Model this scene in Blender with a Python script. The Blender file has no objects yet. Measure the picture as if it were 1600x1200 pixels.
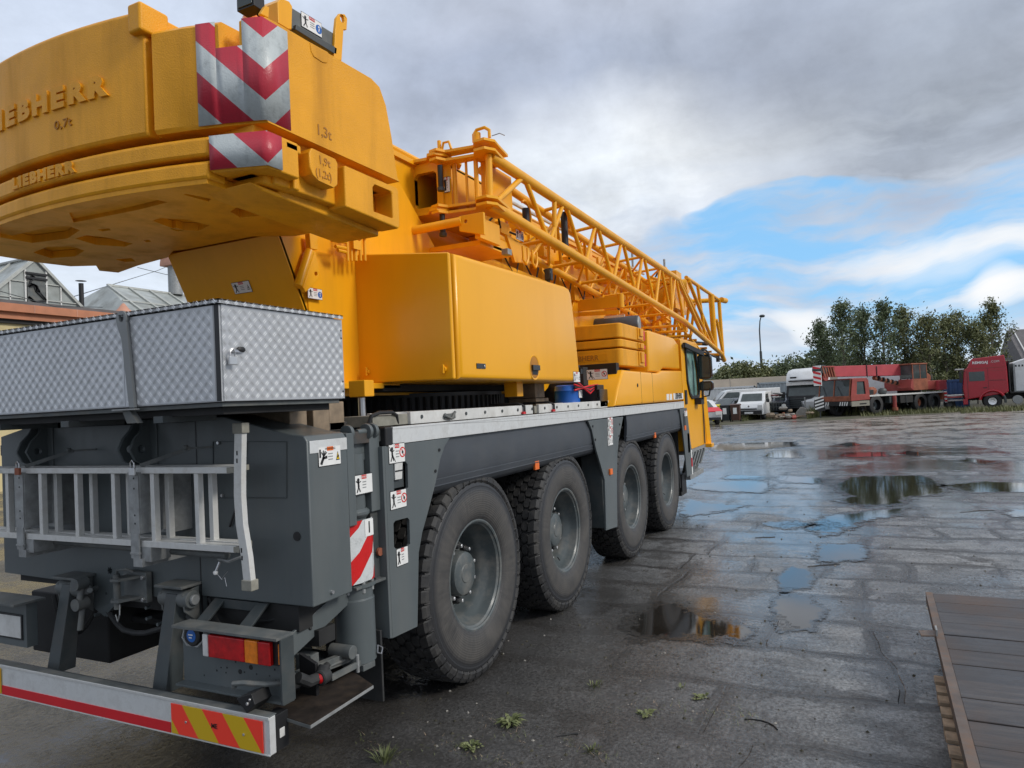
import bpy, bmesh, math, random
from mathutils import Vector, Matrix
C = bpy.context.scene.collection
random.seed(7)
PI = math.pi
# ------------------------------------------------------------ camera frame
F = 1105.911
ROT = Matrix(((0.4334985, -0.0032594, -0.9011484), (-0.8998777, -0.0547752, -0.4326891), (-0.0479502, 0.9984934, -0.0266780)))
EYE = Vector((0, 0, 1.85))

def at(u, v, **k):
    """photo pixel -> point of the plane x=, y= or z="""
    d = ROT @ Vector(((u - 800) / F, (600 - v) / F, -1))
    for a, i in (('x', 0), ('y', 1), ('z', 2)):
        if a in k:
            return EYE + d * ((k[a] - EYE[i]) / d[i])

# ------------------------------------------------------------ materials
MATS = {}
def nodes_of(name):
    m = bpy.data.materials.new(name); m.use_nodes = True
    MATS[name] = m
    nt = m.node_tree
    return m, nt, nt.nodes['Principled BSDF']

def nd(nt, t, **k):
    n = nt.nodes.new(t)
    for a, b in k.items(): setattr(n, a, b)
    return n

def mth(nt, op, a, b=None, clamp=False):
    n = nd(nt, 'ShaderNodeMath', operation=op); n.use_clamp = clamp
    for i, q in enumerate((a, b)):
        if q is None: continue
        if isinstance(q, (int, float)): n.inputs[i].default_value = q
        else: nt.links.new(q, n.inputs[i])
    return n.outputs[0]

def noise(nt, vec, scale, detail=4, rough=.55, dim='3D'):
    n = nd(nt, 'ShaderNodeTexNoise'); n.inputs['Scale'].default_value = scale
    n.inputs['Detail'].default_value = detail; n.inputs['Roughness'].default_value = rough
    nt.links.new(vec, n.inputs['Vector']); return n.outputs[0]

def ramp(nt, fac, stops):
    n = nd(nt, 'ShaderNodeValToRGB'); cr = n.color_ramp
    while len(cr.elements) > 1: cr.elements.remove(cr.elements[-1])
    cr.elements[0].position = stops[0][0]; cr.elements[0].color = col4(stops[0][1])
    for p, c in stops[1:]:
        e = cr.elements.new(p); e.color = col4(c)
    nt.links.new(fac, n.inputs[0]); return n.outputs[0]

def col4(c):
    if isinstance(c, (int, float)): return (c, c, c, 1)
    return (*c, 1)

def mixc(nt, fac, a, b, mode='MIX'):
    n = nd(nt, 'ShaderNodeMix', data_type='RGBA', blend_type=mode)
    for s, q in ((n.inputs[0], fac), (n.inputs[6], a), (n.inputs[7], b)):
        if isinstance(q, (int, float)): s.default_value = q if s == n.inputs[0] else (q, q, q, 1)
        elif isinstance(q, tuple): s.default_value = col4(q)
        else: nt.links.new(q, s)
    return n.outputs[2]

def objco(nt, sx=1, sy=1, sz=1):
    t = nd(nt, 'ShaderNodeTexCoord'); mp = nd(nt, 'ShaderNodeMapping')
    mp.inputs['Scale'].default_value = (sx, sy, sz)
    nt.links.new(t.outputs['Object'], mp.inputs[0]); return mp.outputs[0]

def bump(nt, h, dist, strength=1.0, nxt=None):
    n = nd(nt, 'ShaderNodeBump'); n.inputs['Strength'].default_value = strength
    n.inputs['Distance'].default_value = dist; nt.links.new(h, n.inputs['Height'])
    if nxt is not None: nt.links.new(nxt, n.inputs['Normal'])
    return n.outputs[0]

def mat(name, c, rough=.5, metal=0, var=.15, vscale=6, bs=0, bd=.002, dirt=None, dirtamt=.5, dscale=3, coat=0, streak=False, rvar=.12, emit=None, spec=.5):
    m, nt, b = nodes_of(name)
    v = objco(nt)
    n1 = noise(nt, v, vscale, 5)
    lo = tuple(x * (1 - var) for x in c); hi = tuple(min(1, x * (1 + var)) for x in c)
    cc = ramp(nt, n1, [(.3, lo), (.7, hi)])
    if dirt is not None:
        vv = objco(nt, 1, 1, .12) if streak else v
        n2 = noise(nt, vv, dscale, 7, .65)
        f = mth(nt, 'MULTIPLY', ramp(nt, n2, [(.46, 0.), (.72, 1.)]), dirtamt)
        cc = mixc(nt, f, cc, dirt)
        rr = mth(nt, 'ADD', mth(nt, 'MULTIPLY', f, .35), rough, True)
    else:
        rr = mth(nt, 'ADD', mth(nt, 'MULTIPLY', mth(nt, 'SUBTRACT', n1, .5), rvar * 2), rough, True)
    nt.links.new(cc, b.inputs['Base Color']); nt.links.new(rr, b.inputs['Roughness'])
    b.inputs['Metallic'].default_value = metal; b.inputs['Specular IOR Level'].default_value = spec
    b.inputs['Coat Weight'].default_value = coat; b.inputs['Coat Roughness'].default_value = .12
    if bs:
        nt.links.new(bump(nt, noise(nt, v, bs, 3), bd), b.inputs['Normal'])
    if emit: b.inputs['Emission Color'].default_value = col4(emit); b.inputs['Emission Strength'].default_value = 1
    return m

YEL = (.86, .395, .009)
mat('yellow_paint', YEL, .36, spec=.32, var=.05, vscale=2, dirt=(.5, .22, .014), dirtamt=.28, dscale=3.5, coat=.05, streak=True)
mat('yellow_cast', (.82, .36, .010), .45, spec=.3, var=.07, vscale=5, bs=150, bd=.0022, dirt=(.38, .16, .014), dirtamt=.45, dscale=6, coat=.04, streak=True)
mat('yellow_hood', (.88, .405, .006), .30, spec=.32, var=.03, vscale=1.5, dirt=(.6, .22, .01), dirtamt=.15, dscale=2.5, coat=.08, streak=True)
mat('grey_paint', (.092, .108, .112), .40, var=.08, vscale=3, dirt=(.15, .155, .15), dirtamt=.4, dscale=5, coat=.1, streak=True)
mat('grey_dark', (.045, .055, .058), .5, var=.15, vscale=6, dirt=(.11, .10, .09), dirtamt=.45, dscale=7)
mat('grey_dusty', (.10, .11, .11), .6, var=.25, vscale=9, dirt=(.2, .185, .16), dirtamt=.6, dscale=10)
mat('spanner_grey', (.20, .21, .21), .45, var=.1)
mat('yellow_dark', (.42, .17, .012), .6, var=.2)
mat('rim_grey', (.075, .090, .094), .42, var=.1, vscale=4, dirt=(.25, .23, .2), dirtamt=.6, dscale=6, coat=.1)
mat('fender_plastic', (.055, .062, .072), .42, var=.1, vscale=4, dirt=(.12, .12, .12), dirtamt=.3, dscale=6)
mat('black_rubber', (.022, .023, .024), .7, var=.3, vscale=12, dirt=(.06, .058, .055), dirtamt=.5, dscale=14, bs=60, bd=.001)
mat('tread_rubber', (.022, .022, .023), .65, var=.35, vscale=14, dirt=(.085, .08, .072), dirtamt=.6, dscale=9, bs=80, bd=.0015)
mat('black', (.012, .012, .013), .5, var=.3)
mat('black_gloss', (.012, .013, .015), .18, var=.2)
mat('underbody', (.018, .018, .018), .75, var=.4, vscale=8)
mat('deck_steel', (.05, .055, .056), .5, var=.3, vscale=6, dirt=(.15, .09, .055), dirtamt=.5, dscale=4)
mat('aluminium', (.74, .75, .74), .42, metal=.35, var=.1, vscale=9, dirt=(.30, .29, .27), dirtamt=.55, dscale=9)
mat('alu_ladder', (.64, .64, .62), .5, metal=.3, var=.12, vscale=14, dirt=(.34, .32, .28), dirtamt=.55, dscale=14)
mat('tread_plate', (.49, .50, .515), .40, metal=.45, var=.07, vscale=4, dirt=(.32, .33, .33), dirtamt=.3, dscale=8)
mat('lug_metal', (.60, .61, .62), .36, metal=.5, var=.05)
mat('galvanised', (.30, .31, .31), .5, metal=.3, var=.2, vscale=20, dirt=(.18, .17, .15), dirtamt=.4, dscale=12)
mat('steel', (.45, .45, .46), .3, metal=.9, var=.1)
mat('bolt_metal', (.6, .6, .6), .3, metal=.8, var=.1)
mat('plastic_cap', (.25, .24, .20), .7, var=.2, vscale=20)
mat('white', (.78, .78, .76), .45, var=.05, vscale=20)
mat('white_dirty', (.62, .62, .60), .5, var=.1, vscale=6, dirt=(.3, .28, .24), dirtamt=.4, dscale=8)
mat('orange', (.80, .16, .02), .4, var=.05)
mat('red', (.62, .012, .02), .4, var=.06)
mat('sign_red', (.60, .02, .015), .4, var=.06)
mat('sign_yellow', (.85, .55, .01), .4, var=.05)
mat('blue', (.02, .12, .42), .4, var=.08)
mat('red_lens', (.42, .006, .008), .15, var=.3, vscale=30)
mat('amber_lens', (.75, .2, .01), .15, var=.2, vscale=30)
mat('clear_lens', (.6, .6, .58), .15, var=.1, vscale=30)
mat('wood_old', (.25, .19, .13), .7, var=.3, vscale=14)
mat('blue_plastic', (.01, .12, .52), .35, var=.1)
mat('glass_dark', (.035, .05, .05), .06, var=.2, vscale=3)
mat('cab_glass', (.20, .36, .33), .08, var=.35, vscale=5)
mat('muffler', (.09, .10, .11), .45, var=.25, vscale=8, metal=.3)
mat('red_paint_old', (.30, .050, .042), .6, var=.2, vscale=2, dirt=(.22, .05, .03), dirtamt=.6, dscale=3)
mat('red_boom', (.43, .055, .07), .55, var=.12, vscale=1.5, dirt=(.35, .06, .05), dirtamt=.4, dscale=2)
mat('rust_orange', (.30, .095, .05), .75, var=.3, vscale=3, dirt=(.16, .06, .035), dirtamt=.6, dscale=4)
mat('red_truck', (.38, .005, .017), .3, var=.06, vscale=2, coat=.3)
mat('white_van', (.70, .71, .71), .35, var=.06, vscale=2, dirt=(.45, .43, .4), dirtamt=.3)
mat('container_grey', (.34, .38, .40), .5, var=.08, vscale=2)
mat('container_blue', (.02, .06, .16), .5, var=.2, vscale=2)
mat('beige_wall', (.50, .42, .33), .8, var=.08, vscale=1)
mat('chrome', (.7, .7, .7), .2, metal=.9, var=.05)
mat('bin_yellow', (.62, .52, .02), .5, var=.1)
mat('bin_brown', (.07, .03, .02), .5, var=.2)
mat('bin_black', (.018, .022, .024), .45, var=.2)
mat('concrete', (.30, .28, .25), .8, var=.2, vscale=6, bs=20, bd=.01)
mat('cream_wall', (.58, .48, .26), .85, var=.1, vscale=2)
mat('cornice', (.48, .20, .11), .8, var=.12, vscale=3)
mat('skylight_glass', (.33, .355, .34), .35, var=.25, vscale=1.2, dirt=(.17, .17, .15), dirtamt=.75, dscale=1.5)
mat('skylight_bar', (.42, .43, .40), .5, var=.15)
mat('copper_vent', (.50, .25, .17), .7, var=.15, vscale=3)
mat('roof_grey', (.13, .12, .12), .8, var=.25, vscale=3)
mat('bark', (.20, .18, .15), .9, var=.4, vscale=5)
mat('grimy', (.022, .017, .014), .92, var=.5, vscale=9, dirt=(.07, .05, .035), dirtamt=.5, dscale=14, spec=.15)
mat('beacon', (.9, .22, .02), .2, var=.1)
mat('blue_car', (.02, .025, .035), .25, var=.1, coat=.4)

def leafmat(name, c1, c2):
    m, nt, b = nodes_of(name)
    oi = nd(nt, 'ShaderNodeNewGeometry')
    n = noise(nt, objco(nt), .9, 3)
    r = mth(nt, 'ADD', mth(nt, 'MULTIPLY', oi.outputs['Random Per Island'], .6), mth(nt, 'MULTIPLY', n, .5), True)
    nt.links.new(ramp(nt, r, [(.1, c1), (.9, c2)]), b.inputs['Base Color'])
    b.inputs['Roughness'].default_value = .6
    return m
leafmat('leaf_dark', (.045, .068, .034), (.15, .19, .085))
leafmat('leaf_mid', (.055, .072, .028), (.20, .21, .08))
leafmat('leaf_grass', (.05, .065, .02), (.17, .17, .06))
leafmat('leaf_weed', (.06, .08, .025), (.20, .22, .09))

# wood planks
m, nt, b = nodes_of('board_wood')
v = objco(nt, 9, .9, 9)
n = noise(nt, v, 2.2, 9, .68)
n2 = noise(nt, objco(nt), 1.7, 4)
cc = ramp(nt, n, [(.28, (.018, .015, .014)), (.5, (.052, .043, .039)), (.72, (.115, .094, .080))])
cc = mixc(nt, ramp(nt, n2, [(.5, 0.), (.68, .6)]), cc, (.15, .088, .055))
oi = nd(nt, 'ShaderNodeNewGeometry')
cc = mixc(nt, mth(nt, 'MULTIPLY', oi.outputs['Random Per Island'], .75), cc, (.035, .033, .034))
nt.links.new(cc, b.inputs['Base Color'])
nt.links.new(ramp(nt, n2, [(.3, .28), (.7, .6)]), b.inputs['Roughness'])
nt.links.new(bump(nt, n, .004), b.inputs['Normal'])

# chevron sheet: bands run down towards the corner and up again round it
def chevron(name, z0, band, cx, cy, red, wht, slope=1.0):
    m, nt, b = nodes_of(name)
    g = nd(nt, 'ShaderNodeTexCoord'); s = nd(nt, 'ShaderNodeSeparateXYZ'); nt.links.new(g.outputs['Object'], s.inputs[0])
    w = mth(nt, 'ADD', mth(nt, 'ABSOLUTE', mth(nt, 'SUBTRACT', s.outputs[1], cy)), mth(nt, 'MAXIMUM', mth(nt, 'SUBTRACT', s.outputs[0], cx), 0))
    q = mth(nt, 'SUBTRACT', mth(nt, 'SUBTRACT', s.outputs[2], mth(nt, 'MULTIPLY', w, slope)), z0)
    f = mth(nt, 'FLOORED_MODULO', mth(nt, 'DIVIDE', q, band), 2)
    isred = mth(nt, 'LESS_THAN', f, 1)
    n = noise(nt, g.outputs['Object'], 45, 5, .7)
    n2 = noise(nt, g.outputs['Object'], 9, 5, .7)
    wc = mixc(nt, ramp(nt, n2, [(.48, 0.), (.66, .75)]), wht, ramp(nt, n, [(.35, (.24, .26, .26)), (.65, wht)]))
    rc = ramp(nt, n2, [(.3, tuple(x * .85 for x in red)), (.7, red)])
    nt.links.new(mixc(nt, isred, wc, rc), b.inputs['Base Color'])
    b.inputs['Roughness'].default_value = .35
    nt.links.new(bump(nt, noise(nt, g.outputs['Object'], 130, 2), .0015), b.inputs['Normal'])
chevron('chevron', 3.568, .1445, 2.41 - 6.5, 2.33 - 3.605, (.50, .022, .045), (.48, .52, .52))
chevron('chevron_jack', -1.475, .125, -6, 2.345 - 3.605, (.62, .012, .012), (.60, .62, .62), 1.0)

# diagonal reflective boards of the bumper
m, nt, b = nodes_of('reflector')
g = nd(nt, 'ShaderNodeTexCoord'); s = nd(nt, 'ShaderNodeSeparateXYZ'); nt.links.new(g.outputs['Object'], s.inputs[0])

q = mth(nt, 'SUBTRACT', mth(nt, 'ADD', mth(nt, 'MULTIPLY', s.outputs[1], 1), mth(nt, 'MULTIPLY', s.outputs[2], -.75)), 2.205 - 3.605)
f = mth(nt, 'FLOORED_MODULO', mth(nt, 'DIVIDE', q, .128), 2)
cc = mixc(nt, mth(nt, 'LESS_THAN', f, 1), (.62, .40, .01), (.95, .055, .03))
nt.links.new(cc, b.inputs['Base Color']); b.inputs['Roughness'].default_value = .35

# tyre side wall
m, nt, b = nodes_of('sidewall')
g = nd(nt, 'ShaderNodeTexCoord'); s = nd(nt, 'ShaderNodeSeparateXYZ'); nt.links.new(g.outputs['Object'], s.inputs[0])
rad = mth(nt, 'SQRT', mth(nt, 'ADD', mth(nt, 'POWER', s.outputs[0], 2), mth(nt, 'POWER', s.outputs[2], 2)))
ang = mth(nt, 'ARCTAN2', s.outputs[2], s.outputs[0])
cb = nd(nt, 'ShaderNodeCombineXYZ'); nt.links.new(mth(nt, 'MULTIPLY', ang, 5), cb.inputs[0]); nt.links.new(mth(nt, 'MULTIPLY', rad, 1.2), cb.inputs[1])
nr = noise(nt, cb.outputs[0], 3.2, 8, .72)
ns = noise(nt, g.outputs['Object'], 5, 6, .65)
base = ramp(nt, rad, [(.36, .25), (.42, .9), (.545, 1.), (.585, .08), (.63, .12), (.70, .5)])
dust = mth(nt, 'MULTIPLY', mth(nt, 'MULTIPLY', base, ramp(nt, ns, [(.25, .35), (.6, 1.)])), ramp(nt, nr, [(.3, .45), (.6, 1.)]), True)
nt.links.new(mixc(nt, dust, (.022, .023, .026), (.088, .082, .075)), b.inputs['Base Color'])
nt.links.new(mth(nt, 'ADD', mth(nt, 'MULTIPLY', dust, .3), .45), b.inputs['Roughness'])
rings = mth(nt, 'SINE', mth(nt, 'MULTIPLY', rad, 420))
nt.links.new(bump(nt, mth(nt, 'ADD', mth(nt, 'MULTIPLY', rings, .15), nr), .0022), b.inputs['Normal'])

# ------------------------------------------------------------ mesh builder
ORG = Vector((0, 0, 0))
def setorg(v):
    global ORG
    ORG = Vector(v)

class MB:
    def __init__(s): s.v = []; s.f = []; s.m = []; s.names = []
    def mi(s, name):
        if name not in s.names: s.names.append(name)
        return s.names.index(name)
    def add(s, vs, fs, m):
        o = len(s.v); s.v += [Vector(p) for p in vs]; k = s.mi(m)
        for f in fs: s.f.append([i + o for i in f]); s.m.append(k)
        return s
    def box(s, x0, x1, y0, y1, z0, z1, m):
        return s.add([(x, y, z) for x in (x0, x1) for y in (y0, y1) for z in (z0, z1)],
                     [(0, 1, 3, 2), (4, 6, 7, 5), (0, 4, 5, 1), (2, 3, 7, 6), (0, 2, 6, 4), (1, 5, 7, 3)], m)
    def prism(s, pts, ext, m):
        pts = [Vector(p) for p in pts]; e = Vector(ext); n = len(pts)
        return s.add(pts + [p + e for p in pts], [list(range(n)), list(range(2 * n - 1, n - 1, -1))] + [(i, (i + 1) % n, n + (i + 1) % n, n + i) for i in range(n)], m)
    def loft(s, secs, m, cap=True):
        n = len(secs[0]); vs = [p for c in secs for p in c]; fs = []
        for k in range(len(secs) - 1):
            for i in range(n):
                j = (i + 1) % n
                fs.append((k * n + i, k * n + j, (k + 1) * n + j, (k + 1) * n + i))
        if cap: fs += [list(range(n)), [len(vs) - 1 - i for i in range(n)]]
        return s.add(vs, fs, m)
    def tube(s, pts, r, m, seg=8, closed=False):
        pts = [Vector(p) for p in pts]; secs = []; n = len(pts)
        up = None
        for i, p in enumerate(pts):
            if closed: t = (pts[(i + 1) % n] - pts[i - 1]).normalized()
            else: t = ((pts[min(i + 1, n - 1)] - p).normalized() + (p - pts[max(i - 1, 0)]).normalized()).normalized()
            if up is None:
                up = Vector((0, 0, 1)) if abs(t.z) < .9 else Vector((1, 0, 0))
            a = t.cross(up).normalized(); b_ = a.cross(t).normalized(); up = b_
            rr = r[i] if isinstance(r, (list, tuple)) else r
            secs.append([p + (a * math.cos(q) + b_ * math.sin(q)) * rr for q in [2 * PI * k / seg for k in range(seg)]])
        if closed: secs.append(secs[0]); return s.loft(secs, m, False)
        return s.loft(secs, m)
    def bar(s, p0, p1, w, h, m, up=(0, 0, 1)):
        p0, p1 = Vector(p0), Vector(p1); t = (p1 - p0).normalized(); up = Vector(up)
        if abs(t.dot(up)) > .95: up = Vector((1, 0, 0))
        a = t.cross(up).normalized(); b_ = a.cross(t).normalized()
        sec = lambda p: [p + a * w / 2 + b_ * h / 2, p - a * w / 2 + b_ * h / 2, p - a * w / 2 - b_ * h / 2, p + a * w / 2 - b_ * h / 2]
        return s.loft([sec(p0), sec(p1)], m)
    def lathe(s, prof, org, axis, m, seg=32, cap=False):
        """prof: (along axis, radius)"""
        axis = Vector(axis).normalized(); u = Vector((0, 0, 1)) if abs(axis.z) < .9 else Vector((1, 0, 0))
        a = axis.cross(u).normalized(); b_ = axis.cross(a).normalized(); org = Vector(org)
        secs = [[org + axis * h + (a * math.cos(q) + b_ * math.sin(q)) * r for q in [2 * PI * k / seg for k in range(seg)]] for h, r in prof]
        return s.loft(secs, m, cap)
    def cyl(s, p0, p1, r, m, seg=20, r2=None):
        p0, p1 = Vector(p0), Vector(p1); d = p1 - p0
        return s.lathe([(0, r), (d.length, r if r2 is None else r2)], p0, d, m, seg, True)
    def ball(s, c, r, m, seg=12, sx=1, sy=1, sz=1):
        c = Vector(c); secs = []
        for i in range(1, seg // 2 + 1):
            th = PI * i / (seg // 2 + 1)
            secs.append([c + Vector((math.sin(th) * math.cos(2 * PI * k / seg) * r * sx, math.sin(th) * math.sin(2 * PI * k / seg) * r * sy, math.cos(th) * r * sz)) for k in range(seg)])
        return s.loft(secs, m)
    def mesh(s, me, M4, m):
        return s.add([M4 @ v.co for v in me.vertices], [list(p.vertices) for p in me.polygons], m)
    def text(s, txt, org, U, V, size, ext, m, bold=0, align='CENTER', sx=1):
        U = Vector(U).normalized(); V = Vector(V).normalized(); N = U.cross(V)
        M4 = Matrix(((U.x * sx, V.x, N.x, org[0]), (U.y * sx, V.y, N.y, org[1]), (U.z * sx, V.z, N.z, org[2]), (0, 0, 0, 1)))
        return s.mesh(text_me(txt, size, ext, bold, align), M4, m)
    def plate(s, outer, holes, org, U, V, th, m):
        """flat plate with holes; outer and holes in the (U, V) plane, thickness goes behind"""
        U = Vector(U).normalized(); V = Vector(V).normalized(); N = U.cross(V); org = Vector(org)
        cu = bpy.data.curves.new('t', 'CURVE'); cu.dimensions = '2D'; cu.fill_mode = 'BOTH'; cu.extrude = th / 2
        for lp in [outer] + holes:
            sp = cu.splines.new('POLY'); sp.points.add(len(lp) - 1); sp.use_cyclic_u = True
            for i, (a, b_) in enumerate(lp): sp.points[i].co = (a, b_, 0, 1)
        ob = bpy.data.objects.new('t', cu); me = bpy.data.meshes.new_from_object(ob)
        bpy.data.objects.remove(ob); bpy.data.curves.remove(cu)
        o2 = org - N * (th / 2)
        M4 = Matrix(((U.x, V.x, N.x, o2.x), (U.y, V.y, N.y, o2.y), (U.z, V.z, N.z, o2.z), (0, 0, 0, 1)))
        s.mesh(me, M4, m); bpy.data.meshes.remove(me); return s
    def build(s, name, parent=None, bevel=0, smooth=True, seg=2, ang=35, weld=True):
        me = bpy.data.meshes.new(name)
        me.from_pydata([v - ORG for v in s.v], [], s.f)
        for n in s.names: me.materials.append(MATS[n])
        me.polygons.foreach_set('material_index', s.m)
        bm = bmesh.new(); bm.from_mesh(me)
        if weld: bmesh.ops.remove_doubles(bm, verts=bm.verts, dist=1e-5)
        bmesh.ops.recalc_face_normals(bm, faces=bm.faces)
        bm.to_mesh(me); bm.free()
        if smooth:
            me.shade_smooth(); me.set_sharp_from_angle(angle=math.radians(ang))
        o = bpy.data.objects.new(name, me); C.objects.link(o)
        if bevel:
            b_ = o.modifiers.new('bevel', 'BEVEL'); b_.width = bevel; b_.segments = seg
            b_.limit_method = 'ANGLE'; b_.angle_limit = math.radians(40); b_.harden_normals = True
        if parent: o.parent = parent
        else: o.location = ORG
        return o

TXT = {}
def text_me(txt, size, ext, bold, align):
    k = (txt, size, ext, bold, align)
    if k not in TXT:
        cu = bpy.data.curves.new('t', 'FONT'); cu.body = txt; cu.size = size; cu.extrude = ext; cu.offset = bold
        cu.align_x = align; cu.align_y = 'CENTER'; cu.resolution_u = 3
        ob = bpy.data.objects.new('t', cu); TXT[k] = bpy.data.meshes.new_from_object(ob)
        bpy.data.objects.remove(ob); bpy.data.curves.remove(cu)
    return TXT[k]

def rrect(x0, x1, y0, y1, r, n=4):
    out = []
    for cx, cy, a0 in ((x1 - r, y1 - r, 0), (x0 + r, y1 - r, 90), (x0 + r, y0 + r, 180), (x1 - r, y0 + r, 270)):
        for i in range(n + 1):
            a = math.radians(a0 + 90 * i / n); out.append((cx + r * math.cos(a), cy + r * math.sin(a)))
    return out

def tag(o, label=None, cat=None, group=None, kind=None):
    if label: o['label'] = label
    if cat: o['category'] = cat
    if group: o['group'] = group
    if kind: o['kind'] = kind
    return o

def thing(name, label, cat, loc=(0, 0, 0), rz=0, group=None):
    o = bpy.data.objects.new(name, None); C.objects.link(o); o.empty_display_size = .2
    o.location = loc; o.rotation_euler = (0, 0, rz)
    return tag(o, label, cat, group)

def copy_tree(o, parent=None):
    c = o.copy(); C.objects.link(c)
    if parent: c.parent = parent
    for ch in [q for q in C.objects if q.parent == o and q != c]: copy_tree(ch, c)
    return c
mat('pallet_wood', (.34, .25, .17), .75, var=.3, vscale=18, dirt=(.12, .09, .06), dirtamt=.6, dscale=8)
mat('rusty_steel', (.11, .085, .07), .55, var=.3, vscale=9, dirt=(.22, .11, .05), dirtamt=.45, dscale=12)
mat('truck_glass', (.06, .075, .075), .08, var=.3, vscale=2)
# ============================================================ THE YELLOW MOBILE CRANE
YR, YC, YL = 2.33, 3.605, 4.88
setorg((6.5, YC, 0))
crane = thing('mobile_crane', 'large yellow and grey mobile crane with four axles and a folded lattice jib', 'mobile crane', ORG)
def xr(y): return 5.67 - math.sqrt(3.5 ** 2 - (y - YC) ** 2)
def prof(y, pts): return [Vector((x, y, z)) for x, z in pts]

# ---- stickers (real plates with pictograms)
def sticker(parent, org, U, V, w, h, kind='warn', name='warning_sticker'):
    """org = centre of the plate"""
    U = Vector(U).normalized(); V = Vector(V).normalized(); N = U.cross(V)
    b = MB(); o = Vector(org)
    def quad(x0, x1, y0, y1, mt, lift):
        q = o + N * lift
        b.add([q + U * x0 * w + V * y0 * h, q + U * x1 * w + V * y0 * h, q + U * x1 * w + V * y1 * h, q + U * x0 * w + V * y1 * h], [(0, 1, 2, 3)], mt)
    def line(x0, y0, x1, y1, t, mt='black'):
        p = o + U * x0 * w + V * y0 * h; r = o + U * x1 * w + V * y1 * h
        d = (r - p).normalized(); n = N.cross(d) * t * h / 2; l = N * .0032
        b.add([p + n + l, r + n + l, r - n + l, p - n + l], [(0, 1, 2, 3)], mt)
    def disc(x, y, r, mt, lift, n=14, sq=1):
        q = o + U * x * w + V * y * h + N * lift
        b.add([q + (U * math.cos(a) + V * math.sin(a)) * r * h for a in [2 * PI * k / n for k in range(n)]], [tuple(range(n))], mt)
    b.prism([o - U * w / 2 - V * h / 2, o + U * w / 2 - V * h / 2, o + U * w / 2 + V * h / 2, o - U * w / 2 + V * h / 2], N * .001, 'black')
    quad(-.485, .485, -.465, .465, 'white', .0018)
    quad(-.12, .16, .26, .46, 'sign_red' if kind != 'hand' else 'orange', .0026)
    b.text('DANGER' if kind != 'hand' else 'WARNING', o + U * .02 * w + V * .36 * h + N * .0034, U, V, h * .16, 0, 'black' if kind == 'hand' else 'white')
    for k in range(3): quad(-.08, .13, .08 - k * .14, .13 - k * .14, 'galvanised', .0026)
    # figure on the left
    if kind == 'hand':
        quad(-.46, -.39, -.05, .36, 'black', .0026)
        line(-.40, -.38, -.27, .0, .16); line(-.27, 0, -.2, .26, .07); line(-.27, 0, -.29, .3, .06); line(-.27, 0, -.14, .2, .06); line(-.27, 0, -.37, .22, .06)
        quad(-.2, -.12, -.12, .02, 'black', .0026); line(-.32, -.1, -.16, -.05, .12)
    else:
        disc(-.31, .24, .1, 'black', .0030)
        line(-.31, .16, -.30, -.12, .13); line(-.44, .2, -.31, .08, .05); line(-.31, .1, -.17, .16, .05)
        line(-.3, -.1, -.4, -.38, .07); line(-.3, -.1, -.22, -.36, .07)
        if kind == 'prohibit': line(-.46, .36, -.12, -.42, .035)
    # right symbol
    if kind in ('hand', 'tri'):
        p = [(-.0, -.26), (.17, -.26), (.085, .2)]
        q = o + U * .27 * w + N * .0026
        b.add([q + U * x * w + V * y * h for x, y in p], [(0, 1, 2)], 'black')
        p = [(.022, -.21), (.148, -.21), (.085, .12)]
        b.add([q + N * .0006 + U * x * w + V * y * h for x, y in p], [(0, 1, 2)], 'sign_yellow' if kind == 'hand' else 'white')
        line(.34, -.15, .38, .0, .1)
    elif kind == 'prohibit' or kind == 'no':
        disc(.34, .02, .27, 'sign_red', .0024); disc(.34, .02, .2, 'white', .0028)
        line(.29, .18, .39, -.14, .08, 'sign_red'); disc(.34, .02, .08, 'black', .0038)
    elif kind == 'blue':
        disc(.34, -.04, .3, 'blue', .0024); disc(.345, .1, .07, 'white', .0028); line(.33, -.22, .36, 0, .07, 'white')
    return b.build(name, parent, smooth=False)

UX = (1, 0, 0); UZ = (0, 0, 1); UYm = (0, -1, 0)   # side plates: U=+x, V=+z -> normal -y ; rear plates: U=-y, V=+z -> normal -x

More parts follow.
